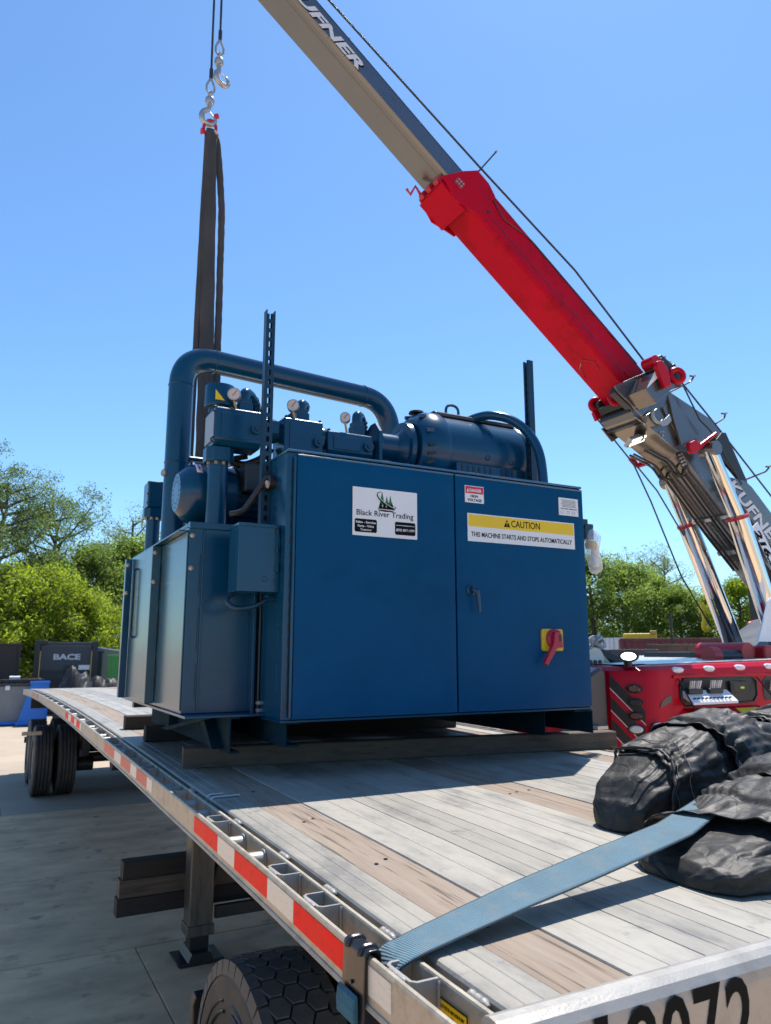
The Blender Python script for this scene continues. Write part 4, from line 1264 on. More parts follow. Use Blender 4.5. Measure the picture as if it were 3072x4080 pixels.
# small circulation motor with fan cowl facing left
M2 = Vector((0.0, 4.10, 2.955))
m2 = MB().lathe([(0, 0.0), (0, 0.105), (0.004, 0.110), (0.045, 0.152), (0.075, 0.165), (0.10, 0.168), (0.30, 0.168), (0.30, 0.0)], (0.868, M2.y, M2.z), (1, 0, 0), 40).build('circulation_motor', BLUE, mach)
for k in range(18):
    a = 2 * pi * k / 18
    for rr in (0.085, 0.062):
        c = Vector((0.8675, M2.y + cos(a) * rr, M2.z + sin(a) * rr))
        MB().cyl(c, c + Vector((0.003, 0, 0)), 0.0075 if rr > 0.07 else 0.006, n=6).build('cowl_hole', BLACK, m2)
MB().lathe([(0, 0.0), (0, 0.160), (0.22, 0.160), (0.22, 0.0)], (1.168, M2.y, M2.z), (1, 0, 0), 40).build('stator', DARKBLUE, m2)
fin = MB().box((0, -0.004, 0.155), (0.2, 0.004, 0.178)).mesh('cooling_fin')
for k in range(30):
    o = link('cooling_fin', fin, DARKBLUE, None)
    o.parent = m2
    o.location = (1.175, M2.y, M2.z)
    o.rotation_euler.x = 2 * pi * k / 30
MB().box((1.18, 3.86, 2.95), (1.35, 4.0, 3.115)).build('terminal_box', BLACK, m2, bevel=0.012)
# rotation arrow sticker wrapped on the cowl
path = [(M2.y - 0.1695 * sin(a), M2.z + 0.1695 * cos(a)) for a in [radians(12 + 5.5 * k) for k in range(9)]]
ms = MB()
ms.add([(0.945 + 0.034 * s, p[0], p[1]) for p in path for s in (0, 1)], [(2 * i, 2 * i + 1, 2 * i + 3, 2 * i + 2) for i in range(8)], True)
so = ms.build('arrow_sticker', WHITE, m2)
sol = so.modifiers.new('thick', 'SOLIDIFY')
sol.thickness = 0.001
sol.offset = 1
pa = [(M2.y - 0.1712 * sin(a), M2.z + 0.1712 * cos(a)) for a in [radians(16 + 5.0 * k) for k in range(8)]]
ms = MB()
wds = [0.003, 0.003, 0.003, 0.003, 0.003, 0.009, 0.005, 0.0005]
ms.add([(0.962 + wds[i] * s, p[0], p[1]) for i, p in enumerate(pa) for s in (-1, 1)], [(2 * i, 2 * i + 1, 2 * i + 3, 2 * i + 2) for i in range(7)])
ms.build('red_arrow', REDDEC, m2)
MB().tube(fillet([(1.10, 4.02, 3.16), (1.20, 3.95, 3.11), (1.30, 3.93, 3.16), (1.34, 3.9, 3.22)], 0.04, 5), 0.022, 10).build('hose', BLACK, mach)
MB().tube(fillet([(1.05, 4.0, 3.10), (1.12, 3.97, 3.145), (1.22, 3.96, 3.17)], 0.04, 5), 0.016, 10).build('hose', BLACK, mach)
MB().cyl((0.97, 4.40, 3.23), (1.35, 4.40, 3.23), 0.018, n=10).build('cross_pipe', BLUE, mach)

# big suction pipe
pp = fillet([(0.934, 4.42, 2.70), (0.934, 4.42, 3.885), (2.42, 4.56, 3.865), (2.52, 4.57, 3.20)], 0.20, 16)
big = MB().tube(pp, 0.0735, 28).build('suction_pipe', BLUE, mach, sharp=50)
for c, ax in (((0.934, 4.42, 3.685), (0, 0, 1)), ((1.133, 4.4388, 3.882), (1, 0.094, -0.013)), ((2.22, 4.541, 3.868), (1, 0.094, -0.013)), ((0.934, 4.42, 3.20), (0, 0, 1))):
    u = Vector(ax).normalized().orthogonal().normalized()
    v = Vector(ax).normalized().cross(u)
    MB().tube(arc(c, 0.0735, 0, 2 * pi, 28, u, v), 0.004, 6).build('pipe_weld', BLUE, big)
MB().cyl((0.85, 4.40, 3.13), (0.875, 4.41, 3.13), 0.022, n=10).build('pipe_plug', HUB, big)
# conduit loop from the motor into the cabinet top
lp = [(2.56, 3.86, 3.50), (2.607, 3.80, 3.539), (2.657, 3.72, 3.555), (2.694, 3.66, 3.549), (2.771, 3.58, 3.514), (2.827, 3.52, 3.446), (2.858, 3.47, 3.364), (2.878, 3.44, 3.267), (2.880, 3.425, 3.15), (2.880, 3.42, 3.02)]
def smooth_path(p, it=2):
    p = [Vector(q) for q in p]
    for _ in range(it):
        o = [p[0]]
        for a, b_ in zip(p[:-1], p[1:]):
            o += [a * 0.75 + b_ * 0.25, a * 0.25 + b_ * 0.75]
        o.append(p[-1])
        p = o
    return p
MB().tube(smooth_path(lp), 0.0285, 18).build('conduit_loop', BLUE, mach)
# conduit box with bagged sensor on the right flank
MB().box((3.00, 3.60, 2.80), (3.06, 3.70, 2.92)).build('side_bracket', DARKBLUE, mach, bevel=0.004)
MB().box((2.86, 3.60, 1.80), (2.985, 5.1, 2.9)).build('side_frame', DARKBLUE, mach, bevel=0.004)
MB().box((3.06, 3.575, 2.885), (3.36, 3.66, 2.93)).build('side_arm', DARKBLUE, mach, bevel=0.004)
MB().box((3.33, 3.57, 2.80), (3.40, 3.66, 2.90)).build('sensor_block', DARKBLUE, mach, bevel=0.004)
MB().lathe([(0, 0.0), (0, 0.035), (0.03, 0.04), (0.05, 0.03), (0.05, 0)], (3.40, 3.60, 2.745), (0, 0, 1), 16).build('sensor_cap', CARD, mach)
MB().lathe([(0, 0.0), (0, 0.02), (0.02, 0.025), (0.14, 0.025), (0.14, 0)], (3.43, 3.60, 2.63), (0, 0, 1), 14).build('sensor_stem', WHITE, mach)
bagp = [(0.0, 0.012), (0.03, 0.05), (0.08, 0.065), (0.12, 0.055), (0.16, 0.045), (0.22, 0.05), (0.27, 0.045), (0.29, 0.02), (0.30, 0.0)]
bm_ = MB().lathe([(d, r) for d, r in bagp], (3.385, 3.60, 2.885), (0.18, 0, -1), 26)
bm_.v = [tuple(Vector(p) + Vector((noise.noise(Vector(p) * 26), noise.noise(Vector(p) * 26 + Vector((5, 1, 2))), noise.noise(Vector(p) * 22 + Vector((1, 8, 3))))) * 0.020) for p in bm_.v]
bm_.build('plastic_bag', WRAP, mach, sharp=0, label='clear plastic bag over the side sensor')

# ------------------------------------------------------------------ rolled tarps on the deck
def tarp_mat():
    m = mat('black_vinyl_tarp', (0.0140, 0.0136, 0.0134), 0.56, var=0.4, vscale=9, dirt=(0.070, 0.059, 0.047), damt=0.50, dscale=12, dsharp=0.30, rvar=0.14, bump=0.25, bscale=70, spec=0.36)
    nt = m.node_tree
    b = nt.nodes['Principled BSDF']
    tc = nt.nodes.new('ShaderNodeTexCoord')
    old = b.inputs['Normal'].links[0].from_node
    nz = _n(nt, 'ShaderNodeTexNoise')
    nz.inputs['Scale'].default_value = 8
    nz.inputs['Detail'].default_value = 2
    nt.links.new(tc.outputs['Object'], nz.inputs['Vector'])
    ab = _n(nt, 'ShaderNodeMath', operation='SUBTRACT')
    ab.inputs[1].default_value = 0.5
    nt.links.new(nz.outputs[0], ab.inputs[0])
    a2 = _n(nt, 'ShaderNodeMath', operation='ABSOLUTE')
    nt.links.new(ab.outputs[0], a2.inputs[0])
    bp = _n(nt, 'ShaderNodeBump')
    bp.inputs['Strength'].default_value = 0.5
    bp.inputs['Distance'].default_value = 0.018
    bp.invert = True
    nt.links.new(a2.outputs[0], bp.inputs['Height'])
    nt.links.new(old.outputs[0], bp.inputs['Normal'])
    # fine crumple lines
    vo = _n(nt, 'ShaderNodeTexVoronoi', feature='DISTANCE_TO_EDGE')
    vo.inputs['Scale'].default_value = 15
    nd = _n(nt, 'ShaderNodeTexNoise')
    nd.inputs['Scale'].default_value = 7
    mv = _n(nt, 'ShaderNodeMix', data_type='VECTOR')
    mv.inputs[0].default_value = 0.12
    nt.links.new(tc.outputs['Object'], nd.inputs['Vector'])
    nt.links.new(tc.outputs['Object'], mv.inputs[4])
    nt.links.new(nd.outputs[1], mv.inputs[5])
    nt.links.new(mv.outputs[1], vo.inputs['Vector'])
    b2 = _n(nt, 'ShaderNodeBump')
    b2.inputs['Strength'].default_value = 0.35
    b2.inputs['Distance'].default_value = 0.02
    nt.links.new(vo.outputs[0], b2.inputs['Height'])
    nt.links.new(bp.outputs[0], b2.inputs['Normal'])
    nt.links.new(b2.outputs[0], b.inputs['Normal'])
    return m
TARP = tarp_mat()
THREAD = mat('tan_stitching', (0.16, 0.13, 0.10), 0.8, var=0.3, vscale=80)

def ipol(tab, x):
    for (a, va), (b_, vb) in zip(tab[:-1], tab[1:]):
        if x <= b_:
            t = max(0.0, (x - a) / (b_ - a))
            t = t * t * (3 - 2 * t) * 0.5 + t * 0.5
            return va + (vb - va) * t
    return tab[-1][1]

class Roll:
    def __init__(s, A, B, ry, rz, nose, layers, seed, hp, wp, flaps=(), sq=0.8):
        s.A, s.B, s.ry, s.rz, s.nose, s.layers, s.seed, s.hp, s.wp = Vector(A), Vector(B), ry, rz, nose, layers, seed, hp, wp
        rd = random.Random(int(seed * 10))
        s.folds = [(cos(a), sin(a), lam * rd.uniform(0.85, 1.2), amp, rd.random() * 5) for a, lam, amp in
                   ((0.2, 0.19, 0.010), (1.1, 0.15, 0.011), (2.2, 0.12, 0.009), (2.8, 0.21, 0.011), (1.6, 0.085, 0.006), (0.7, 0.065, 0.0045), (2.5, 0.05, 0.0035), (1.3, 0.034, 0.0020))]
        s.flaps = flaps
        s.sq = sq
        s.t = (s.B - s.A).normalized()
        s.n = Vector((-s.t.y, s.t.x, 0)).normalized()
        s.L = (s.B - s.A).length

    def pt(s, u, v, off=0.0):
        """u metres along, v angle (0 = far side, pi/2 = top)"""
        x = u
        e = ipol(s.hp, x) / (2 * s.rz)             # height of the bundle along its length
        ey = ipol(s.wp, x) / s.ry                  # half width
        e2 = min(1.0, max(0.0, (s.L - x) / 0.15))
        e2 = sqrt(max(0.0, 1 - (1 - e2) ** 2))
        k = 1.0
        lay = 0.0
        cr = 0.0
        for (lu, tilt, step, wd) in s.layers:
            d = x - (lu + tilt * cos(v) + 0.02 * sin(3 * v + lu * 9))
            lay += step * (1 / (1 + math.exp(-d / 0.0035)))
            # gathers radiating from the edge of each layer
            g = math.exp(-abs(d) / wd)
            pv = v * 3.3 + 2.0 * noise.noise(Vector((d * 2 + lu * 7, v * 1.6, s.seed)))
            cr += g * 0.011 * (abs((pv % 1.0) * 2 - 1) * 2 - 1) * (0.5 + noise.noise(Vector((lu * 5, v * 1.2, 4.0))))
            cr -= 0.012 * math.exp(-((d + 0.008) / 0.010) ** 2)
        cr += 0.020 * max(0, 1 - e) * e * sin(9 * v + 5 * noise.noise(Vector((v * 1.3, x * 4, s.seed))))
        q = Vector((x * 3.0, cos(v) * 1.2, sin(v) * 1.2 + s.seed * 3))
        big = noise.noise(q * 1.3) * 0.016
        # sharp folds: triangle waves in several directions, each fading in and out
        wr = 0.0
        R_ = 0.5 * (s.ry + s.rz)
        for (dx, dv, lam, amp, ph) in s.folds:
            w0 = (dx * x + dv * v * R_) / lam + ph + 0.55 * noise.noise(Vector((x * 3.1 + ph, v * 1.1, s.seed + ph)))
            tri = abs((w0 % 1.0) * 2 - 1) * 2 - 1
            msk = max(0.0, min(1.0, 0.5 + 1.6 * noise.noise(Vector((x * 2.6 + ph * 3, v * 0.9, s.seed * 2 + ph)))))
            wr += 0.42 * amp * tri * msk
        for (v0, va, step) in s.flaps:
            dv_ = (v0 + 0.22 * noise.noise(Vector((x * 3.5, v0 * 5, s.seed))) + va * (x - 0.4)) - v
            lay += step / (1 + math.exp(-max(-30, min(30, dv_ / 0.012)))) * min(1, x / 0.2)
        rr = e2
        dr = (lay + big + wr + cr) * min(1, 0.25 + 0.75 * e) + off
        c = s.A + s.t * x
        cy = math.copysign(abs(cos(v)) ** s.sq, cos(v))
        sz = math.copysign(abs(sin(v)) ** s.sq, sin(v))
        shape = 1.0
        py = s.ry * rr * ey * cy + dr * cy
        pz = s.rz * rr * e * sz + dr * sz
        base = deck_z(c.y)
        z = base + s.rz * e * 0.96 + 0.004 + pz
        if sz < 0:
            k_ = min(1.0, -sz / 0.55)
            k_ = k_ * k_ * (3 - 2 * k_)
            z = z * (1 - k_) + (base + 0.003) * k_
        if z < base + 0.004:
            py *= 1 + min(0.10, (base + 0.004 - z) * 0.9)
            z = base + 0.004 + (noise.noise(Vector((x * 8, v * 3, 2))) + 1) * 0.001
        p = c + s.n * py
        return Vector((p.x, p.y, z))

    def mesh(s, name, NU=250, NV=170):
        vs_, fs = [], []
        for i in range(NU + 1):
            u = s.L * (i / NU) ** 1.15
            for k in range(NV):
                vs_.append(s.pt(u, 2 * pi * k / NV))
        for i in range(NU):
            for k in range(NV):
                k2 = (k + 1) % NV
                fs.append((i * NV + k, i * NV + k2, (i + 1) * NV + k2, (i + 1) * NV + k))
        return MB().add(vs_, fs, True)

    def ring(s, u, v0, v1, tilt=0.0, off=0.004, n=60):
        return [s.pt(u + tilt * cos(v0 + (v1 - v0) * i / n) + 0.02 * sin(3 * (v0 + (v1 - v0) * i / n) + u * 9), v0 + (v1 - v0) * i / n, off) for i in range(n + 1)]

    def band(s, u0, u1, v0, v1, off, tilt, flare, seed, nu=36, nv=110):
        """a loose fold of the sheet lying over the roll, its edges lifting off"""
        vs_ = []
        for i in range(nu + 1):
            a = i / nu
            for k in range(nv + 1):
                b_ = k / nv
                v = v0 + (v1 - v0) * b_
                u = u0 + (u1 - u0) * a + tilt * cos(v) + 0.018 * noise.noise(Vector((v * 1.7, seed, 1.0))) + 0.006 * noise.noise(Vector((v * 7, seed, 2.0 + a)))
                ed = min(a, 1 - a) * 2
                lift = flare * (1 - ed) ** 3 * (0.7 + 0.6 * noise.noise(Vector((v * 2.3, seed, 5 + round(a)))))
                pv = v * 2.2 + 1.5 * noise.noise(Vector((a * 0.8, v * 1.3, seed)))
                ple = 0.004 * (abs((pv % 1.0) * 2 - 1) * 2 - 1) + 0.004 * noise.noise(Vector((u * 9, v * 2, seed)))
                vs_.append(s.pt(u, v, off + lift + ple))
        n1 = nv + 1
        fs = [(i * n1 + k, i * n1 + k + 1, (i + 1) * n1 + k + 1, (i + 1) * n1 + k) for i in range(nu) for k in range(nv)]
        return MB().add(vs_, fs, True)

def fold_part(mb_, par):
    o = mb_.build('tarp_fold', TARP, par, sharp=0)
    m_ = o.modifiers.new('thick', 'SOLIDIFY')
    m_.thickness = 0.004
    return o

# back roll
tb = thing('rolled_tarp', (2.2, 2.0, deck_z(2.0)), 'rear black vinyl tarp roll, upper one pressed behind the blue strap', 'tarp', 'rolled tarps on the deck')
R1_ = Roll((1.870, 1.955, 0), (3.5, 2.18, 0), 0.172, 0.150, 0.70, [(0.24, 0.05, 0.010, 0.10), (0.52, 0.02, 0.020, 0.09), (0.80, -0.05, -0.028, 0.12), (1.00, 0.04, 0.018, 0.10), (1.16, 0.02, 0.012, 0.08)], 1.3, [(0, 0.004), (0.012, 0.06), (0.03, 0.095), (0.10, 0.165), (0.22, 0.225), (0.45, 0.275), (0.8, 0.29), (2, 0.29)], [(0, 0.004), (0.012, 0.06), (0.04, 0.10), (0.15, 0.145), (0.4, 0.17), (2, 0.172)], flaps=((2.75, 0.2, 0.010),))
R1_.mesh('roll').build('tarp_roll', TARP, tb, sharp=0)
for u, tl in ((0.205, 0.06), (0.925, 0.05)):
    MB().tube(R1_.ring(u, -0.4, 3.7, tl, 0.020), 0.0055, 8).build('hem', TARP, tb)
for u, tl in ((0.235, 0.06), (0.285, 0.06), (0.95, 0.05), (0.99, 0.05), (1.17, 0.05)):
    MB().tube(R1_.ring(u, -0.4, 3.7, tl, 0.0165, 90), 0.0014, 5).build('stitching', THREAD, tb)
fold_part(R1_.band(0.20, 0.44, -0.4, 3.9, 0.012, 0.06, 0.008, 2.0), tb)
fold_part(R1_.band(0.46, 0.70, -0.4, 3.7, 0.018, 0.02, 0.016, 5.0), tb)
fold_part(R1_.band(0.92, 1.20, -0.4, 3.7, 0.014, 0.05, 0.012, 8.0), tb)
# front roll
tf = thing('rolled_tarp', (2.2, 1.5, deck_z(1.5)), 'front black tarp roll with a steel grommet, lying closest to the trailer header', 'tarp', 'rolled tarps on the deck')
R2_ = Roll((1.635, 1.495, 0), (3.2, 1.53, 0), 0.19, 0.095, 0.78, [(0.34, 0.10, 0.008, 0.10), (0.52, 0.05, 0.034, 0.10), (0.86, -0.04, -0.012, 0.10), (1.05, 0.05, 0.02, 0.10)], 4.7, [(0, 0.004), (0.012, 0.035), (0.03, 0.055), (0.12, 0.078), (0.25, 0.092), (0.42, 0.155), (0.8, 0.195), (2, 0.2)], [(0, 0.01), (0.012, 0.11), (0.05, 0.165), (0.2, 0.185), (2, 0.19)], flaps=((2.35, -0.25, 0.012),), sq=0.62)
R2_.mesh('roll').build('tarp_roll', TARP, tf, sharp=0)
MB().tube(R2_.ring(0.505, 0.2, 4.0, 0.06, 0.032), 0.0055, 8).build('hem', TARP, tf)
for u, tl in ((0.535, 0.06), (0.575, 0.06)):
    MB().tube(R2_.ring(u, 0.2, 4.0, tl, 0.0265, 90), 0.0012, 5).build('stitching', THREAD, tf)
b1_ = R2_.band(0.24, 0.52, 0.4, 2.55, 0.034, -0.10, 0.010, 11.0)
fold_part(b1_, tf)
fold_part(R2_.band(0.50, 0.95, 0.2, 4.0, 0.030, 0.06, 0.016, 13.0), tf)
gi = 17 * 111 + 93
gq = [Vector(b1_.v[j]) for j in (gi, gi + 4, gi + 4 * 111)]
gn = (gq[1] - gq[0]).cross(gq[2] - gq[0]).normalized()
if gn.y > 0:
    gn = -gn
gp = gq[0] + gn * 0.002
if gn.z < 0:
    gn = -gn
gu_ = gn.orthogonal().normalized()
MB().tube(arc(gp + gn * 0.004, 0.0155, 0, 2 * pi, 24, gu_, gn.cross(gu_)), 0.0048, 10).build('grommet', STEEL, tf)
MB().lathe([(0, 0.0), (0, 0.0115), (0.001, 0.0115), (0.001, 0)], gp + gn * 0.0032, gn, 18).build('grommet_hole', BLACK, tf)

# ------------------------------------------------------------------ winch strap with flat hook
def strap_mat():
    m = mat('blue_webbing', (0.105, 0.185, 0.230), 0.9, var=0.20, vscale=9, dirt=(0.21, 0.215, 0.19), damt=0.42, dscale=14, dsharp=0.25)
    nt = m.node_tree
    b = nt.nodes['Principled BSDF']
    tc = nt.nodes.new('ShaderNodeTexCoord')
    mp = _n(nt, 'ShaderNodeMapping')
    mp.inputs['Rotation'].default_value = (0, 0, radians(-8))
    nt.links.new(tc.outputs['Object'], mp.inputs['Vector'])
    w1 = _n(nt, 'ShaderNodeTexWave')
    w1.inputs['Scale'].default_value = 62
    w1.inputs['Distortion'].default_value = 1.0
    w1.bands_direction = 'X'
    w2 = _n(nt, 'ShaderNodeTexWave')
    w2.inputs['Scale'].default_value = 40
    w2.bands_direction = 'Y'
    nt.links.new(mp.outputs[0], w1.inputs['Vector'])
    nt.links.new(mp.outputs[0], w2.inputs['Vector'])
    ad = _n(nt, 'ShaderNodeMath', operation='MULTIPLY_ADD')
    ad.inputs[1].default_value = 0.5
    nt.links.new(w2.outputs[1], ad.inputs[0])
    nt.links.new(w1.outputs[1], ad.inputs[2])
    bp = _n(nt, 'ShaderNodeBump')
    bp.inputs['Strength'].default_value = 0.75
    bp.inputs['Distance'].default_value = 0.0016
    nt.links.new(ad.outputs[0], bp.inputs['Height'])
    nt.links.new(bp.outputs[0], b.inputs['Normal'])
    src = b.inputs['Base Color'].links[0].from_socket
    mx = _n(nt, 'ShaderNodeMix', data_type='RGBA', blend_type='MULTIPLY')
    mr = _n(nt, 'ShaderNodeMapRange')
    mr.inputs[3].default_value = 0.72
    mr.inputs[4].default_value = 1.08
    nt.links.new(w1.outputs[1], mr.inputs[0])
    mx.inputs[0].default_value = 1.0
    nt.links.new(src, mx.inputs[6])
    nt.links.new(mr.outputs[0], mx.inputs[7])
    nt.links.new(mx.outputs[2], b.inputs['Base Color'])
    return m
WEB = strap_mat()
FRAY = mat('frayed_dark_edge', (0.03, 0.05, 0.065), 0.95, var=0.4, vscale=60)
strap = thing('winch_strap', (0.75, 1.47, 1.43), 'blue webbing strap stretched from the rub rail to the rolled tarps', 'strap')
dz = deck_z(1.45)
spine = fillet([(0.752, 1.445, dz - 0.085), (0.758, 1.442, dz - 0.012), (0.806, 1.424, dz + 0.013), (1.10, 1.468, dz + 0.050), (1.725, 1.562, dz + 0.112), (2.10, 1.70, dz + 0.150), (2.55, 1.86, dz + 0.13)], 0.03, 6)
# resample finely
sp = []
for a, b_ in zip(spine[:-1], spine[1:]):
    n = max(1, int((b_ - a).length / 0.03))
    sp += [a.lerp(b_, i / n) for i in range(n)]
sp.append(spine[-1])
NW = 12
rows_ = []
for i, p in enumerate(sp):
    t = (sp[min(i + 1, len(sp) - 1)] - sp[max(i - 1, 0)]).normalized()
    wdir = Vector((0.04, 1, 0))
    wdir = (wdir - t * wdir.dot(t)).normalized()
    tw = 0.06 * sin(min(1, max(0, (p.x - 0.8) / 1.3)) * pi)
    nrm = t.cross(wdir)
    if nrm.z < 0:
        nrm = -nrm
    rows_.append([p + wdir * (0.049 * (2 * k / NW - 1)) + nrm * (tw * 0.3 * (k / NW - 0.5) + 0.0010 * noise.noise(Vector((p.x * 6, k * 0.4, 3)))) + Vector((0, 0.0012 * noise.noise(Vector((p.x * 60, (k == 0) + 2 * (k == NW), 9))) if k in (0, NW) else 0, 0)) for k in range(NW + 1)])
ms = MB()
ms.add([q for r in rows_ for q in r], [(i * (NW + 1) + k, i * (NW + 1) + k + 1, (i + 1) * (NW + 1) + k + 1, (i + 1) * (NW + 1) + k) for i in range(len(sp) - 1) for k in range(NW)], True)
so = ms.build('webbing', WEB, strap, sharp=0)
sm_ = so.modifiers.new('thick', 'SOLIDIFY')
sm_.thickness = 0.0036
for k in (0, NW):
    MB().tube([r[k] - Vector((0, 0, 0.0018)) + Vector((0, 0.0008 * (1 if k else -1), 0)) for r in rows_[4:]], 0.0024, 5).build('selvedge', FRAY, strap)
HOOKM = mat('worn_black_hook', (0.035, 0.036, 0.042), 0.30, 0.65, var=0.25, vscale=14, dirt=(0.24, 0.12, 0.06), damt=0.30, dscale=9, dsharp=0.12, bump=0.15, bscale=40)
# flat hook: bent plate over the rub rail
zr = deck_z(1.48)
hp = fillet([(0.7385 + 0.014, 1.0, zr - 0.07), (0.7385 + 0.014, 1.0, zr + 0.012), (0.7155, 1.0, zr + 0.012), (0.7105, 1.0, zr - 0.118)], 0.014, 7)
prof = [(q.x, q.z) for q in hp]
inn = []
for i, (x, z) in enumerate(prof):
    t = Vector((prof[min(i + 1, len(prof) - 1)][0] - prof[max(i - 1, 0)][0], prof[min(i + 1, len(prof) - 1)][1] - prof[max(i - 1, 0)][1])).normalized()
    inn.append((x + t.y * -0.0045, z + t.x * 0.0045))
hk = MB().prism(prof + inn[::-1], 1.437, 1.537, 'y').build('flat_hook', HOOKM, strap, bevel=0.0015)
for y in (1.459, 1.515):
    rib_ = [(q.x - 0.0006 if q.x < 0.73 else q.x, y, q.z + 0.0006) for q in hp[3:-1]]
    MB().tube(rib_, 0.0062, 8).build('stamped_rib', HOOKM, hk)
MB().cyl((0.7085, 1.490, zr - 0.058), (0.7125, 1.490, zr - 0.058), 0.004, n=10).build('hook_hole', BLACK, hk)
tail = MB()
pts = [(0.706, zr - 0.070), (0.700, zr - 0.078), (0.697, zr - 0.10), (0.699, zr - 0.122), (0.706, zr - 0.128), (0.709, zr - 0.118), (0.7085, zr - 0.075)]
tail.prism(pts, 1.452, 1.534, 'y').build('strap_tail', mat('frayed_blue_webbing', (0.022, 0.10, 0.15), 0.95, var=0.3, vscale=30, bump=0.9, bscale=120), strap, bevel=0.002)

# ------------------------------------------------------------------ slings, shackle, hooks and hoist lines
def wobble(path, amp, seed, fr=3.0):
    return [Vector(p) + Vector((noise.noise(Vector((p[2] * fr, seed, 1))), noise.noise(Vector((p[2] * fr, seed, 7))), 0)) * amp for p in path]
def sling(label, xs, ys, z0, z1, rx, ry, seed, ripple=0.0):
    """flattened fabric tube hanging from the shackle; xs/ys give x,y as functions of t"""
    n, k = 70, 14
    vs_, fs = [], []
    for i in range(n + 1):
        t = i / n
        z = z1 + (z0 - z1) * t
        x, y = xs(t), ys(t)
        a = rx(t)
        b_ = ry(t)
        tw = 0.5 * noise.noise(Vector((z * 0.7, seed, 2)))
        for j in range(k):
            v = 2 * pi * j / k
            rr = 1 + 0.10 * noise.noise(Vector((z * 5, v * 1.5, seed))) + ripple * sin(z * 55 + 2 * v + 2 * noise.noise(Vector((z * 3, seed, 5))))
            q = Vector((cos(v) * a * rr, sin(v) * b_ * rr))
            vs_.append((x + q.x * cos(tw) - q.y * sin(tw) + 0.004 * noise.noise(Vector((z * 2, seed, 8))), y + q.x * sin(tw) + q.y * cos(tw), z))
    for i in range(n):
        for j in range(k):
            j2 = (j + 1) % k
            fs.append((i * k + j, i * k + j2, (i + 1) * k + j2, (i + 1) * k + j))
    fs += [tuple(range(k)), tuple(range(n * k + k - 1, n * k - 1, -1))]
    o = MB().add(vs_, fs, True).build('lifting_sling', SLING, None, sharp=0)
    tag(o, label, 'sling', 'slings hanging over the machine')
sling('thin dark lifting sling, outermost towards the trees, hanging above the machine', lambda t: 1.172 - 0.012 * t, lambda t: 5.10, 2.72, 5.955, lambda t: 0.018 + 0.008 * t, lambda t: 0.013, 1.0)
sling('broad brown-black lifting sling, widest and middle of the three above the machine', lambda t: 1.205 + 0.065 * t ** 1.2, lambda t: 5.09, 2.90, 5.985, lambda t: 0.042 + 0.024 * t, lambda t: 0.018, 2.0)
sling('twisted wrinkled lifting sling, nearest the grey boom, hanging above the machine', lambda t: 1.238 + 0.070 * min(1, t * 5) ** 0.7 + 0.035 * t, lambda t: 5.115, 2.90, 5.975, lambda t: 0.027, lambda t: 0.014, 3.0, 0.06)

shk = thing('shackle', (1.195, 5.1, 5.93), 'red bow shackle joining the slings to the lower hook', 'shackle')
MB().tube(smooth_path([(1.155, 5.10, 5.945), (1.140, 5.10, 5.99), (1.165, 5.10, 6.055), (1.20, 5.10, 6.075), (1.235, 5.10, 6.05), (1.240, 5.10, 5.99), (1.228, 5.10, 5.95)]), 0.0125, 10).build('bow', SHACK, shk)
MB().cyl((1.130, 5.10, 5.955), (1.255, 5.10, 5.965), 0.014, n=12).build('pin', SHACK, shk)
MB().cyl((1.125, 5.10, 5.955), (1.136, 5.10, 5.956), 0.024, n=6).build('nut', SHACK, shk)
MB().cyl((1.225, 5.09, 6.105), (1.246, 5.09, 6.118), 0.020, n=8).build('pin_head', SHACK, shk)

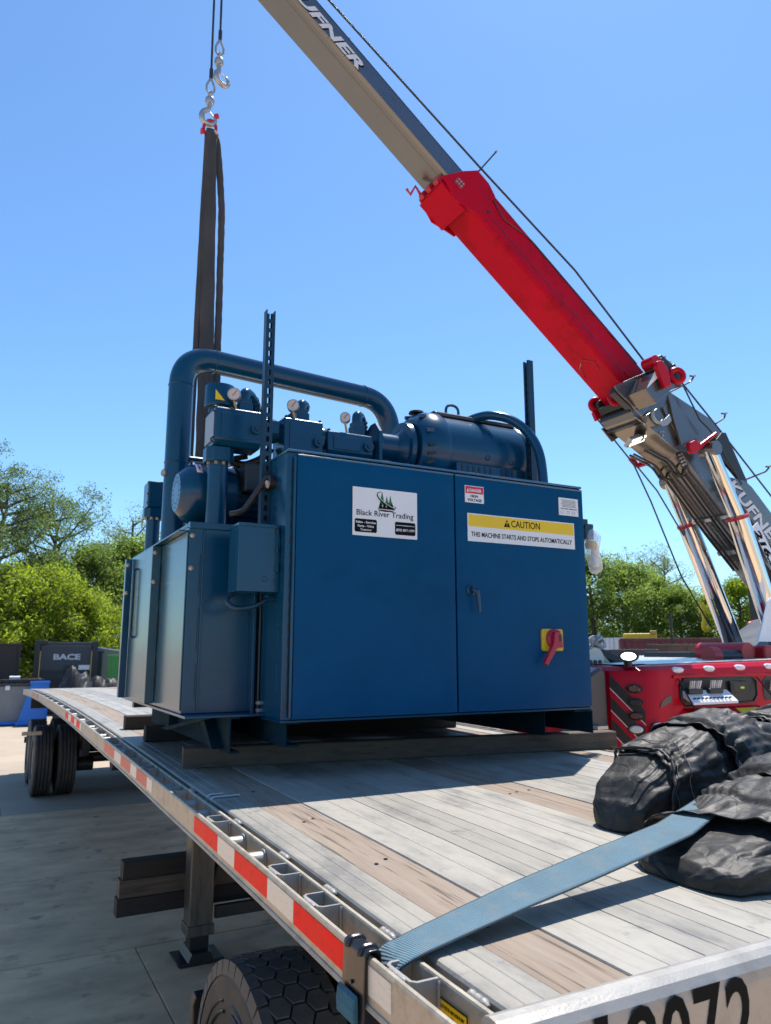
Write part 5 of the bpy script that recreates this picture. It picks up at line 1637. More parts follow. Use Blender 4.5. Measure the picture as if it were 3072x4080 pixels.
def hoist(zoff, x, label_hook, label_rope, top, tilt, swing):
    z = zoff
    rp = thing('hook_assembly', (x, 5.1, z - 0.35), label_hook, 'hook', 'hooks on the hoist lines')
    # thimble eye
    MB().tube([(x, 5.1, z), (x - 0.030, 5.1, z - 0.075), (x - 0.030, 5.1, z - 0.115), (x - 0.012, 5.1, z - 0.140), (x + 0.012, 5.1, z - 0.140), (x + 0.030, 5.1, z - 0.115), (x + 0.030, 5.1, z - 0.075), (x, 5.1, z)], 0.009, 8).build('thimble', STEEL, rp)
    MB().cyl((x, 5.1, z + 0.075), (x, 5.1, z - 0.01), 0.0145, n=12).build('ferrule', ROPE, rp)
    # swivel
    MB().tube(arc((x, 5.1, z - 0.155), 0.026, 0, 2 * pi, 16, (0, 1, 0), (0, 0, 1)), 0.0105, 8).build('swivel_eye', STEEL, rp)
    MB().lathe([(0, 0.0), (0, 0.026), (0.01, 0.034), (0.035, 0.036), (0.055, 0.030), (0.062, 0.018), (0.085, 0.016), (0.085, 0)], (x, 5.1, z - 0.175), (0, 0, -1), 18).build('swivel_body', STEEL, rp)
    # hook
    c = Vector((x, 5.1, z - 0.25))
    pth = [(0, 0, 0), (-0.008, 0, -0.03), (-0.045, 0, -0.055), (-0.060, 0, -0.095), (-0.045, 0, -0.140), (0.0, 0, -0.160), (0.040, 0, -0.140), (0.052, 0, -0.105), (0.040, 0, -0.075)]
    M_ = Matrix.Rotation(tilt, 3, 'Y') @ Matrix.Rotation(swing, 3, 'Z')
    pts_ = smooth_path([c + M_ @ Vector(q) for q in pth], 2)
    nn = len(pts_)
    MB().tube(pts_, 0.016, 10, radii=[0.014 + 0.008 * sin(pi * min(1, i / nn * 1.25)) - 0.006 * (i > nn * 0.85) * (i / nn - 0.85) / 0.15 for i in range(nn)]).build('hook', STEEL, rp)
    MB().tube([c + M_ @ Vector((-0.012, 0, -0.035)), c + M_ @ Vector((0.040, 0, -0.085))], 0.006, 6).build('safety_latch', STEEL, rp)
    ro = MB().tube([(x, 5.1, z + 0.05), (x - 0.012 + 0.0, 5.1, top)], 0.0088, 10).build('hoist_rope', ROPE, None)
    tag(ro, label_rope, 'wire rope', 'hoist ropes above the hooks')
hoist(6.435, 1.182, 'lower steel hook holding the red shackle', 'hoist rope running up from the lower hook, farther from the boom', 8.05, 0.0, 0.0)
hoist(6.80, 1.238, 'empty steel hook hanging higher beside the loaded one', 'hoist rope running up from the empty hook, closer to the boom', 8.02, -0.35, 0.3)

# ------------------------------------------------------------------ rotator crane truck
crane = thing('crane_truck', (6.5, 5.1, 0), 'red rotator crane truck with long telescopic boom reaching over the machine', 'crane truck')
BA = math.atan(0.781)
MBOOM = Matrix(((cos(BA), 0, sin(BA), 3.4), (0, 1, 0, 5.085), (-sin(BA), 0, cos(BA), 5.923), (0, 0, 0, 1)))
BW = lambda p: MBOOM @ Vector(p)

def boom_section(name, x0, x1, w_, z0, z1, ch, m, bev=0.004, chtop=None):
    """hollow box section with chamfered lower and upper corners, in boom coordinates"""
    h2 = w_ / 2
    ct = ch if chtop is None else chtop
    prof = [(-h2 + ch, z0), (h2 - ch, z0), (h2, z0 + ch), (h2, z1 - ct), (h2 - ct, z1), (-h2 + ct, z1), (-h2, z1 - ct), (-h2, z0 + ch)]
    n = len(prof)
    vs_ = [BW((x, p[0], p[1])) for x in (x0, x1) for p in prof]
    fs = [tuple(range(n)), tuple(range(2 * n - 1, n - 1, -1))] + [(i, i + n, (i + 1) % n + n, (i + 1) % n) for i in range(n)]
    return MB().add(vs_, fs).build(name, m, crane, bevel=bev)
def bbox(name, x0, x1, y0, y1, z0, z1, m, par=None, bev=0.004):
    return MB().box((x0, y0, z0), (x1, y1, z1), MBOOM).build(name, m, par or crane, bevel=bev)
def bcyl(name, p0, p1, r, m, par=None, n=14):
    return MB().cyl(BW(p0), BW(p1), r, n=n).build(name, m, par or crane)

grey = boom_section('fly_boom', -3.25, 0.3, 0.330, 0.050, 0.276, 0.022, GREYB, chtop=0.045)
bbox('boom_tip', -3.32, -3.0, -0.18, 0.18, 0.02, 0.30, RED, grey)
for y in (-0.07, 0.07):
    MB().cyl(BW((-3.22, y - 0.02, 0.12)), BW((-3.22, y + 0.02, 0.12)), 0.17, n=24).build('sheave', STEELD, grey)
# lettering on the side of the fly section
def boom_text(txt, x0, x1, z0, z1, y, m, par, shear=0.25):
    ux = MBOOM.to_3x3() @ Vector((1, 0, 0))
    uz = MBOOM.to_3x3() @ Vector((0, 0, 1))
    return text_on(txt, 0.2, BW((x0, y, z0)), ux, uz, m, par, width=x1 - x0, height=z1 - z0, shear=shear, fat=0.008, extrude=0.001)
boom_text('KUFNER', -2.275, -1.375, 0.066, 0.164, -0.1658, DKTXT, grey)
boom_text('KUFNER', -2.285, -1.390, 0.072, 0.170, -0.1668, LETTERS, grey)
for x, z in ((-1.74, 0.056), (-1.55, 0.056), (-0.95, 0.062), (-1.62, 0.235), (-0.75, 0.225)):
    bcyl('boom_stud', (x, -0.164, z), (x, -0.170, z), 0.006, STEEL, grey, 8)
bbox('wear_strip', -3.0, 0.0, -0.1665, -0.1640, 0.222, 0.230, STEELD, grey, 0.0)
bbox('wear_strip', -3.0, 0.0, -0.095, -0.075, 0.0485, 0.0505, GREYD, grey, 0.0)

red = boom_section('mid_boom', 0.02, 2.35, 0.372, 0.0, 0.338, 0.018, REDB, chtop=0.03)
bbox('side_channel', 0.25, 2.25, -0.1885, -0.185, 0.105, 0.112, GLASSB, red, 0.0)
bbox('side_channel', 0.05, 2.3, -0.1885, -0.185, 0.286, 0.292, GLASSB, red, 0.0)
# collar at the head of the red section
plate = [(-0.30, 0.015), (-0.32, -0.02), (-0.10, -0.09), (0.05, -0.03), (0.14, 0.0), (0.14, 0.30), (0.02, 0.345), (-0.13, 0.345), (-0.22, 0.20)]
for y0, y1 in ((-0.200, -0.186), (0.186, 0.200)):
    vs_ = [BW((p[0], y, p[1])) for y in (y0, y1) for p in plate]
    n = len(plate)
    MB().add(vs_, [tuple(range(n)), tuple(range(2 * n - 1, n - 1, -1))] + [(i, i + n, (i + 1) % n + n, (i + 1) % n) for i in range(n)]).build('head_plate', REDB, red, bevel=0.003)
bbox('head_under_plate', -0.28, 0.02, -0.185, 0.185, -0.075, -0.045, REDB, red)
bbox('head_roller_box', -0.30, -0.16, -0.17, 0.17, -0.045, 0.03, REDB, red)
for k in range(3):
    bcyl('roller', (-0.31, -0.15 + 0.12 * k, -0.02), (-0.31, -0.09 + 0.12 * k, -0.02), 0.035, SHACK, red)
bbox('bolt_plate', -0.215, -0.125, -0.206, -0.200, 0.03, 0.10, SHACK, red, 0.002)
for i in range(2):
    for k in range(3):
        bcyl('bolt', (-0.195 + 0.027 * k, -0.206, 0.045 + 0.036 * i), (-0.195 + 0.027 * k, -0.222, 0.045 + 0.036 * i), 0.0095, STEEL, red, 8)
bcyl('inspection_hole', (0.18, -0.1862, 0.125), (0.18, -0.1885, 0.125), 0.017, BLACK, red)
MB().tube([BW((-0.34, 0.10, -0.06)), BW((-0.42, 0.12, -0.02)), BW((-0.40, 0.15, -0.10)), BW((-0.46, 0.15, -0.09))], 0.014, 8).build('head_bracket', SHACK, red)
MB().tube([(3.48, 4.90, 6.215), (3.727, 4.90, 6.54)], 0.0075, 8).build('rope_guide', STEELD, red)
MB().lathe([(0, 0), (0, 0.011), (0.014, 0.011), (0.018, 0)], (3.722, 4.90, 6.535), (0.6, 0, 0.8), 10).build('guide_tip', STEEL, red)
MB().tube(fillet([BW((0.05, -0.190, 0.30)), BW((0.32, -0.190, 0.20)), BW((0.50, -0.190, 0.255)), BW((0.62, -0.190, 0.30)), BW((2.2, -0.190, 0.305))], 0.06, 5), 0.006, 6).build('hose_line', GLASSB, red)
# access plate outline underneath near the base of the red section
MB().tube([BW((1.95, -0.08, -0.002)), BW((1.86, -0.10, -0.002)), BW((1.78, 0.0, -0.002)), BW((1.86, 0.10, -0.002)), BW((1.98, 0.12, -0.002))], 0.004, 5).build('access_plate', GLASSB, red)

# dark lower boom: side hull, collar, reinforcement arms
def hull(name, pts, y0, y1, m, par=crane, bev=0.004):
    return MB().prism(pts, y0, y1, 'y').build(name, m, par, bevel=bev)
low = hull('main_boom', [(5.20, 4.34), (5.36, 4.56), (5.95, 4.22), (6.40, 3.86), (8.4, 2.25), (8.1, 1.95), (6.80, 3.10), (6.425, 3.43), (6.165, 3.68), (5.85, 3.97), (5.42, 4.19), (5.24, 4.26)], 4.885, 5.285, GREYD)
hull('boom_hull', [(5.60, 4.40), (5.70, 4.585), (6.255, 4.395), (6.41, 4.262), (6.282, 4.150), (6.10, 4.14), (5.83, 4.07), (5.66, 4.30)], 4.862, 5.308, GREYD, low)
hull('hull_rib', [(5.653, 4.53), (5.70, 4.31), (5.79, 4.05), (6.08, 4.20), (5.72, 4.50)], 4.835, 4.8618, GREYD, low)
hull('top_arm', [(6.34, 4.245), (6.40, 4.25), (6.66, 3.78), (6.665, 3.71), (6.60, 3.735), (6.29, 3.985), (6.235, 4.145)], 4.80, 4.834, STEELD, low)
tp = hull('name_plate', [(6.30, 3.79), (6.60, 3.775), (6.70, 3.72), (7.30, 3.17), (7.10, 2.98), (6.72, 3.30), (6.36, 3.70)], 4.782, 4.800, GREYD, low)
uxx = Vector((0.748, 0, -0.664))
text_on('KUFNER', 0.2, (6.325, 4.7805, 3.690), uxx, (0.664, 0, 0.748), DKTXT, tp, width=0.92, height=0.135, shear=0.25, fat=0.008, extrude=0.0008)
text_on('KUFNER', 0.2, (6.322, 4.7795, 3.697), uxx, (0.664, 0, 0.748), LETTERS, tp, width=0.92, height=0.135, shear=0.25, fat=0.006, extrude=0.0008)
pp_ = hull('phone_plate', [(6.45, 3.27), (6.54, 3.33), (7.00, 2.61), (6.88, 2.57)], 4.640, 4.646, LENS, low)
text_on('216.529.', 0.2, (6.465, 4.6385, 3.235), Vector((0.53, 0, -0.85)), Vector((0.85, 0, 0.53)), DKTXT, pp_, width=0.66, height=0.085, shear=0.25, fat=0.01, extrude=0.0008)
bx_ = [(4.891, 4.476), (5.062, 4.565), (5.324, 4.691), (5.501, 4.665), (5.601, 4.574), (5.322, 4.363), (5.215, 4.235), (5.093, 4.321), (4.924, 4.424)]
cp = hull('collar_plate', bx_, 4.772, 4.790, GREYD, low)
hull('collar_plate', [(5.16 + (p[0] - 4.891) * 0.62, 4.50 + (p[1] - 4.476) * 0.75) for p in bx_], 5.375, 5.392, GREYD, low)
hull('collar_front', [(4.90, 4.42), (4.93, 4.49), (5.36, 4.69), (5.45, 4.62), (5.10, 4.30)], 4.7905, 4.86, STEELD, low)
hull('collar_rear', [(5.18, 4.50), (5.20, 4.54), (5.36, 4.66), (5.45, 4.60), (5.22, 4.42)], 5.29, 5.3745, STEELD, low)
bxx = hull('winch_box', [(5.03, 4.40), (5.155, 4.575), (5.43, 4.50), (5.165, 4.285)], 4.55, 4.7718, GREYD, low)
hull('white_wedge', [(5.045, 4.405), (5.16, 4.585), (5.19, 4.53)], 4.535, 4.5495, WHITE, bxx)
hull('red_arm', [(5.138, 4.661), (5.209, 4.685), (5.28, 4.602), (5.305, 4.456), (5.215, 4.415), (5.169, 4.524), (5.125, 4.608)], 4.49, 4.534, RED, low, 0.012)
tb_ = hull('sheave_head', [(5.20, 4.735), (5.328, 4.80), (5.47, 4.73), (5.40, 4.645), (5.25, 4.64)], 4.60, 4.74, STEELD, low, 0.008)
MB().cyl((5.235, 4.585, 4.715), (5.235, 4.72, 4.715), 0.055, n=20).build('red_cheek', RED, tb_)
for x, z in ((5.30, 4.755), (5.36, 4.775), (5.32, 4.72), (5.42, 4.735)):
    MB().cyl((x, 4.600, z), (x, 4.585, z), 0.012, n=8).build('bolt', STEEL, tb_)
hull('sheave_bracket', [(5.41, 4.70), (5.50, 4.745), (5.60, 4.60), (5.56, 4.53), (5.44, 4.49), (5.385, 4.56)], 4.60, 4.72, STEELD, low, 0.008)
def eye_ring(x, y, z, r, t, par):
    pts = arc((x, y, z), r, 0, 2 * pi, 22, Vector((0.85, -0.35, 0.38)).normalized(), Vector((-0.25, 0.25, 0.93)).normalized())
    MB().tube(pts, t, 8).build('lifting_ring', RED, par)
eye_ring(5.47, 4.565, 4.605, 0.062, 0.027, low)
eye_ring(5.145, 5.02, 4.475, 0.055, 0.026, low)
eye_ring(5.215, 5.35, 4.515, 0.060, 0.027, low)
hull('ring_lug', [(5.15, 4.42), (5.26, 4.52), (5.24, 4.38), (5.19, 4.34)], 5.32, 5.36, RED, low)
for k in range(7):
    x, z = 5.085 + 0.022 * (k % 2) + 0.018 * (k // 2), 4.405 + 0.016 * (k % 2) - 0.030 * (k // 2)
    MB().cyl((x, 4.772, z), (x, 4.760, z), 0.0115, n=8).build('collar_bolt', STEEL, cp)
for x, z in ((5.56, 4.16), (5.595, 4.165), (5.585, 4.13)):
    MB().cyl((x, 4.885, z), (x, 4.872, z), 0.011, n=8).build('boom_bolt', STEEL, low)
for k in range(8):
    x, z = 5.775 + 0.03 * (k % 2) + 0.016 * (k // 2), 3.955 + 0.012 * (k % 2) - 0.030 * (k // 2)
    MB().cyl((x, 4.868, z), (x, 4.855, z), 0.012, n=8).build('boom_bolt', STEEL, low)
hull('bolt_plate', [(5.74, 3.97), (5.80, 3.995), (5.90, 3.87), (5.84, 3.83)], 4.868, 4.8848, STEELD, low)
# underside machinery between the collar plates
hull('under_tray', [(5.16, 4.44), (5.36, 4.56), (5.40, 4.52), (5.20, 4.38)], 4.90, 5.28, STEELD, low)
for z, x in ((4.33, 5.22), (4.28, 5.26), (4.235, 5.30)):
    MB().box((x - 0.02, 4.90, z - 0.015), (x + 0.05, 5.30, z + 0.012)).build('under_bar', BLACK, low, bevel=0.004)
hull('far_plate', [(5.23, 4.266), (5.368, 4.307), (5.49, 4.225), (5.365, 4.145)], 5.31, 5.325, GREYD, low)
lt = MB().box((-0.16, -0.055, -0.02), (0.16, 0.055, 0.02), Matrix.Translation((5.40, 5.03, 4.105)) @ Matrix.Rotation(0.15, 4, 'Z') @ Matrix.Rotation(-0.38, 4, 'Y') @ Matrix.Rotation(radians(-38), 4, 'X')).build('work_light', STEEL, low, bevel=0.006)
for yy in (-0.026, 0.024):
    MB().box((-0.125, yy - 0.014, -0.026), (0.125, yy + 0.014, -0.0205), Matrix.Translation((5.40, 5.03, 4.105)) @ Matrix.Rotation(0.15, 4, 'Z') @ Matrix.Rotation(-0.38, 4, 'Y') @ Matrix.Rotation(radians(-38), 4, 'X')).build('light_bar', LIT, lt, bevel=0.004)
MB().cyl((5.42, 5.02, 4.12), (5.50, 5.06, 4.25), 0.05, n=12).build('light_mount', BLACK, lt)
gb = hull('gauge_box', [(5.30, 4.268), (5.45, 4.357), (5.592, 4.23), (5.40, 4.18)], 4.80, 4.884, GREYD, low, 0.006)
MB().tube(arc((5.435, 4.785, 4.285), 0.075, 2.6, 5.6, 16, (1, 0, 0), (0, 0, 1)), 0.018, 8).build('angle_indicator', GREYP, gb)
hull('indicator_scale', [(5.44, 4.20), (5.58, 4.31), (5.60, 4.25), (5.545, 4.20), (5.47, 4.175)], 4.770, 4.776, GREYP, gb)
# red rope hooks
hull('rope_hook', [(5.725, 4.032), (5.817, 4.072), (5.851, 4.028), (6.108, 4.19), (6.122, 4.165), (5.814, 3.945), (5.744, 3.928), (5.70, 3.982)], 4.68, 4.735, RED, low, 0.010)
MB().box((5.60, 4.70, 3.95), (5.74, 4.74, 3.985), None).build('hook_arm', STEELD, low)
MB().tube(fillet([(5.80, 5.50, 4.075), (5.885, 5.50, 4.005), (5.93, 5.42, 4.02), (5.99, 5.30, 4.06)], 0.03, 4), 0.030, 10).build('rope_hook', RED, low)
for a, b_ in (((5.76, 4.60), (6.12, 4.79)), ((6.39, 4.37), (6.55, 4.462)), ((6.70, 3.80), (7.18, 3.975))):
    A_, B_ = Vector((a[0], 4.9, a[1])), Vector((b_[0], 4.9, b_[1]))
    d = (B_ - A_)
    MB().tube(fillet([A_, A_ + d * 0.85, B_ + Vector((0.0, 0, 0.035)), B_ + Vector((-0.06, 0, 0.03))], 0.03, 5), 0.0095, 8).build('rope_hanger', GLASSB, low)
    MB().lathe([(0, 0), (0, 0.012), (0.012, 0.012), (0.014, 0)], B_ + Vector((0.005, -0.005, 0.035)), (0.3, -0.3, 1), 10).build('hanger_tip', STEEL, low)
# twin lift cylinders
def cylinder(tx, tz, mx_, mz, bx2, bz, y):
    T_, Mm, B_ = Vector((tx, y, tz)), Vector((mx_, y, mz)), Vector((bx2, y, bz))
    c_ = MB().cyl(Mm, B_, 0.100, n=32).build('lift_cylinder', CHROME, crane)
    MB().cyl(T_, Mm, 0.072, n=28).build('cylinder_rod', CHROME, c_)
    d = (B_ - Mm).normalized()
    MB().cyl(Mm - d * 0.018, Mm + d * 0.012, 0.112, n=32).build('gland_ring', SHACK, c_)
    MB().cyl(B_ - d * 0.02, B_ + d * 0.08, 0.105, n=28).build('cylinder_foot', SHACK, c_)
    MB().cyl(T_ + Vector((0, -0.09, 0)), T_ + Vector((0, 0.09, 0)), 0.07, n=20).build('rod_eye', GREYD, c_)
cylinder(6.307, 3.869, 6.525, 3.419, 7.112, 2.147, 5.45)
cylinder(6.031, 4.007, 6.355, 3.367, 6.80, 2.147, 4.72)
# hydraulic hoses under the main boom
for k, y in enumerate((4.98, 5.03, 5.17, 5.22)):
    pth = fillet([(5.55, y + 0.05, 4.02), (5.80, y, 3.915), (5.92, y + 0.01, 3.80), (5.98, y, 3.80), (6.20, y, 3.58), (6.52, y, 3.27), (6.9, y, 2.93)], 0.06, 5)
    MB().tube(pth, 0.013, 8).build('hydraulic_hose', BLACK if k % 2 else STEELD, low)
for y in (5.0, 5.2):
    MB().tube(arc((5.93, y, 3.86), 0.055, 0, 2 * pi, 16, (0.8, 0, 0.6), (0, 0.3, 0.95)), 0.012, 8).build('hose_loop', BLACK, low)
hull('hose_clamp', [(6.40, 3.42), (6.47, 3.47), (6.49, 3.44), (6.42, 3.39)], 4.87, 5.30, STEEL, low)
hull('hose_clamp', [(6.75, 3.12), (6.81, 3.17), (6.84, 3.13), (6.78, 3.08)], 4.87, 5.30, STEEL, low)

# winch ropes along the boom
ropes = [('winch rope riding above the boom from tip to collar', [(0.9, 4.90, 8.30), (2.066, 4.90, 7.366), (3.558, 4.90, 6.312), (4.6, 4.90, 5.60), (5.32, 4.80, 4.80)], 'upper'),
         ('winch rope from the collar down past the red rope hangers', [(5.50, 4.70, 4.75), (5.94, 4.90, 4.722), (6.45, 4.90, 4.30), (7.157, 4.90, 3.694), (8.4, 4.95, 2.6)], 'upper'),
         ('lower winch rope hanging free beside the far lift cylinder', [(5.196, 5.34, 4.379), (5.685, 5.36, 3.972), (5.90, 5.36, 3.60), (6.264, 5.36, 2.854), (6.70, 5.4, 2.35)], 'lower')]
for lab, pth, k in ropes:
    ro = MB().tube(pth, 0.0095 if k == 'upper' else 0.008, 8).build('winch_rope', ROPE, None)
    tag(ro, lab, 'wire rope')
ro = MB().tube([(5.70, 5.36, 3.98), (6.0, 5.36, 3.72), (6.45, 5.45, 3.30)], 0.008, 8).build('winch_rope', ROPE, None)
tag(ro, 'short rope slanting from the lower red rope hook behind the cylinder', 'wire rope')
ro = MB().tube([(5.83, 4.80, 4.647), (6.0, 4.78, 4.32), (6.12, 4.76, 4.22), (6.5, 4.75, 3.72)], 0.008, 8).build('winch_rope', ROPE, None)
tag(ro, 'thin rope crossing the dark boom side to the red rope hook', 'wire rope')

# body of the truck
side_y = 3.95
def body_section():
    """side shell: rounded rear corner, straight flank along x"""
    outline = [(4.03, 6.40), (4.03, 4.21), (4.04, 4.16), (4.20, 3.985), (4.255, 3.955), (4.34, side_y), (9.6, side_y), (9.6, 6.40)]
    m = MB()
    n = len(outline)
    zs = [(0.55, 0.0), (1.90, 0.0), (1.955, 0.012), (1.985, 0.045), (1.992, 0.10)]
    cx_, cy_ = 6.0, 5.2
    vs_ = []
    for z, ins in zs:
        for (x, y) in outline:
            dx = ins if x < 5 else 0
            dy = ins if y < 4.5 else 0
            vs_.append((x + dx, y + dy, z + (x - 3.9) * 0.018 if z > 1.5 else z))
    fs = []
    for i in range(len(zs) - 1):
        for k in range(n):
            k2 = (k + 1) % n
            fs.append((i * n + k, i * n + k2, (i + 1) * n + k2, (i + 1) * n + k))
    fs.append(tuple(range((len(zs) - 1) * n, len(zs) * n)))
    m.add(vs_, fs, True)
    return m.build('body', RED, crane, sharp=25)
bod = body_section()
DIAM = mat('bright_tread_plate', (0.55, 0.55, 0.53), 0.3, 0.8, var=0.2, vscale=60, bump=0.6, bscale=90)
dp = MB().add([(4.15, 4.12, 2.003), (9.5, 4.09, 2.099), (9.5, 6.34, 2.099), (4.15, 6.34, 2.003)], [(0, 1, 2, 3)]).build('reflecting_deck_plate', DIAM, bod)  # added over the unseen deck so boom and cylinders reflect bright metal, not red
MB().add([(4.30, 4.045, 2.0045), (9.4, 4.045, 2.0963), (9.4, 4.085, 2.1003), (4.30, 4.085, 2.0085)], [(0, 1, 2, 3)]).build('top_tread_edge', DIAM, bod)
MB().box((4.45, side_y - 0.012, 1.905), (9.4, side_y + 0.0005, 1.926)).build('drip_rail', RED, bod, bevel=0.003)
# chevron stripes and tail lamps on the angled rear corner
nA, nB = Vector((4.04, 4.16, 0)), Vector((4.20, 3.985, 0))
cdir = (nB - nA).normalized()
cn = Vector((cdir.y, -cdir.x, 0))
if cn.y > 0:
    cn = -cn
CL = (nB - nA).length
def corner(s, z, off):
    return nA + cdir * s + cn * off + Vector((0, 0, z))
def corner_quad(name, pts, m, off=0.003):
    n = len(pts)
    vs_ = [corner(s, z, off) for s, z in pts] + [corner(s, z, 0.0005) for s, z in pts]
    return MB().add(vs_, [tuple(range(n))] + [(i, n + i, n + (i + 1) % n, (i + 1) % n) for i in range(n)]).build(name, m, bod)
SILV = mat('silver_pinstripe', (0.6, 0.55, 0.55), 0.4, var=0.05)
for k in range(5):
    zt_ = 1.955 - k * 0.155
    a = [(0.02, zt_), (0.10, zt_), (CL - 0.02, zt_ - 0.21), (CL - 0.02, zt_ - 0.31), (0.02, zt_ - 0.085)]
    a = [(s, max(1.05, z)) for s, z in a]
    corner_quad('chevron_stripe', [(0.0, zt_ - 0.02), (0.0, zt_ - 0.11), (CL * 0.98, zt_ - 0.36), (CL * 0.98, zt_ - 0.27)], BLACK if k % 1 == 0 else RED, 0.002)
    corner_quad('pinstripe', [(0.0, zt_ - 0.115), (0.0, zt_ - 0.125), (CL * 0.98, zt_ - 0.375), (CL * 0.98, zt_ - 0.365)], SILV, 0.003)
for k, z in enumerate((1.833, 1.738, 1.645, 1.553)):
    c = corner(CL * 0.70, z, 0.0)
    ov = []
    lamp = MB()
    pr = [(cos(2 * pi * i / 20) * 0.050, sin(2 * pi * i / 20) * 0.028) for i in range(20)]
    def ring_(s, off):
        return [c + cdir * (p[0] * s) + Vector((0, 0, p[1] * s)) + cn * off for p in pr]
    vs_ = ring_(1.2, 0.002) + ring_(1.15, 0.012) + ring_(0.95, 0.012)
    lamp.add(vs_, [(i, (i + 1) % 20, 20 + (i + 1) % 20, 20 + i) for i in range(20)] + [(20 + i, 20 + (i + 1) % 20, 40 + (i + 1) % 20, 40 + i) for i in range(20)], True)
    lo = lamp.build('tail_lamp', BLACK, bod)
    ln = MB()
    ln.add(ring_(0.95, 0.011) + ring_(0.7, 0.020), [(i, (i + 1) % 20, 20 + (i + 1) % 20, 20 + i) for i in range(20)] + [tuple(range(20, 40))], True)
    ln.build('lens', (GLASSB, STEELD, GLASSB, LENS)[k], lo)
# control bay
bay = MB()
bx0, bx1, bz0, bz1 = 4.515, 5.36, 1.705, 1.905
oct_ = [(bx0 + 0.05, bz0), (bx1 - 0.05, bz0 + 0.012), (bx1, bz0 + 0.06), (bx1, bz1 - 0.035), (bx1 - 0.05, bz1), (bx0 + 0.05, bz1), (bx0, bz1 - 0.05), (bx0, bz0 + 0.05)]
by = MB().prism(oct_, side_y - 0.004, side_y - 0.001, 'y').build('control_bay', BLACK, bod)
MB().tube([(p[0], side_y - 0.006, p[1]) for p in oct_ + oct_[:1]], 0.008, 8).build('bay_gasket', BLACK, by)
MB().prism([(side_y - 0.005, 1.765), (side_y - 0.005, 1.815), (side_y - 0.10, 1.735), (side_y - 0.10, 1.717)], bx0 + 0.02, bx0 + 0.50, 'x').build('control_console', WHITE, by, bevel=0.003)
for g0 in (bx0 + 0.06, bx0 + 0.28):
    MB().box((g0 - 0.025, side_y - 0.055, 1.79), (g0 + 0.125, side_y - 0.02, 1.828)).build('lever_boot', BLACK, by, bevel=0.008)
    for k in range(6):
        MB().tube([(g0 + 0.021 * k, side_y - 0.035, 1.82), (g0 + 0.023 * k + 0.006, side_y - 0.045, 1.885)], 0.0055, 6).build('control_lever', WHITE if k % 3 else STEEL, by)
for k in range(10):
    MB().cyl((bx0 + 0.05 + 0.042 * k, side_y - 0.075, 1.7600), (bx0 + 0.052 + 0.042 * k, side_y - 0.095, 1.7640), 0.006, n=6).build('toggle', BLACK, by)
dsp = MB().box((bx0 + 0.52, side_y - 0.03, 1.79), (bx0 + 0.71, side_y - 0.006, 1.875)).build('display', STEELD, by, bevel=0.008)
MB().box((bx0 + 0.548, side_y - 0.032, 1.803), (bx0 + 0.682, side_y - 0.0302, 1.862)).build('screen', BLACK, dsp)
MB().box((bx0 + 0.625, side_y - 0.0330, 1.818), (bx0 + 0.668, side_y - 0.0322, 1.832)).build('readout', mat('green_readout', (0.3, 0.4, 0.05), 0.4, emit=(0.5, 0.6, 0.05), estr=0.25), dsp)
by2 = MB().prism([(5.46, 1.72), (5.95, 1.73), (6.0, 1.78), (6.0, 1.88), (5.95, 1.91), (5.49, 1.91), (5.44, 1.87), (5.44, 1.77)], side_y - 0.004, side_y - 0.001, 'y').build('control_bay', BLACK, bod)
for k in range(5):
    MB().tube([(5.50 + 0.03 * k, side_y - 0.02, 1.80), (5.51 + 0.03 * k, side_y - 0.03, 1.87)], 0.006, 6).build('control_lever', STEEL, by2)
# drop-down door with yellow panels below the bay
fl = MB().prism([(side_y - 0.004, 1.690), (side_y - 0.004, 1.675), (side_y - 0.30, 1.50), (side_y - 0.31, 1.515)], bx0 + 0.02, 5.36, 'x').build('drop_door', RED, bod, bevel=0.003)
for x0, x1 in ((bx0 + 0.12, bx0 + 0.29), (bx0 + 0.55, bx0 + 0.80)):
    MB().prism([(side_y - 0.030, 1.6765), (side_y - 0.030, 1.6745), (side_y - 0.255, 1.5405), (side_y - 0.255, 1.5425)], x0, x1, 'x').build('yellow_panel', YELLOW, fl)
MB().tube([(bx0 - 0.02, side_y - 0.01, 1.90), (bx0 + 0.05, side_y - 0.14, 1.60), (bx0 + 0.03, side_y - 0.30, 1.52)], 0.006, 6).build('gas_strut', BLACK, fl)
MB().tube([(5.37, side_y - 0.01, 1.90), (5.40, side_y - 0.14, 1.72), (5.40, side_y - 0.29, 1.53)], 0.006, 6).build('gas_strut', BLACK, fl)
MB().lathe([(0, 0), (0, 0.02), (0.012, 0.02), (0.014, 0)], (bx0 + 0.10, side_y - 0.05, 1.662), (0, -0.5, 0.86), 12).build('door_latch', STEEL, fl)
for x, z in ((4.525, 1.962), (4.861, 1.968), (5.209, 1.974), (5.56, 1.980)):
    pr = [(cos(2 * pi * i / 20) * 0.062, sin(2 * pi * i / 20) * 0.024) for i in range(20)]
    m = MB()
    m.add([(x + p[0], side_y - 0.004 + 0.030, z + p[1]) for p in pr] + [(x + p[0] * 0.9, side_y - 0.012 + 0.018, z + p[1] * 0.9) for p in pr] + [(x + p[0] * 0.5, side_y - 0.018 + 0.014, z + p[1] * 0.5) for p in pr],
          [(i, (i + 1) % 20, 20 + (i + 1) % 20, 20 + i) for i in range(20)] + [(20 + i, 20 + (i + 1) % 20, 40 + (i + 1) % 20, 40 + i) for i in range(20)] + [tuple(range(40, 60))], True)
    m.build('marker_lamp', LENS, bod)
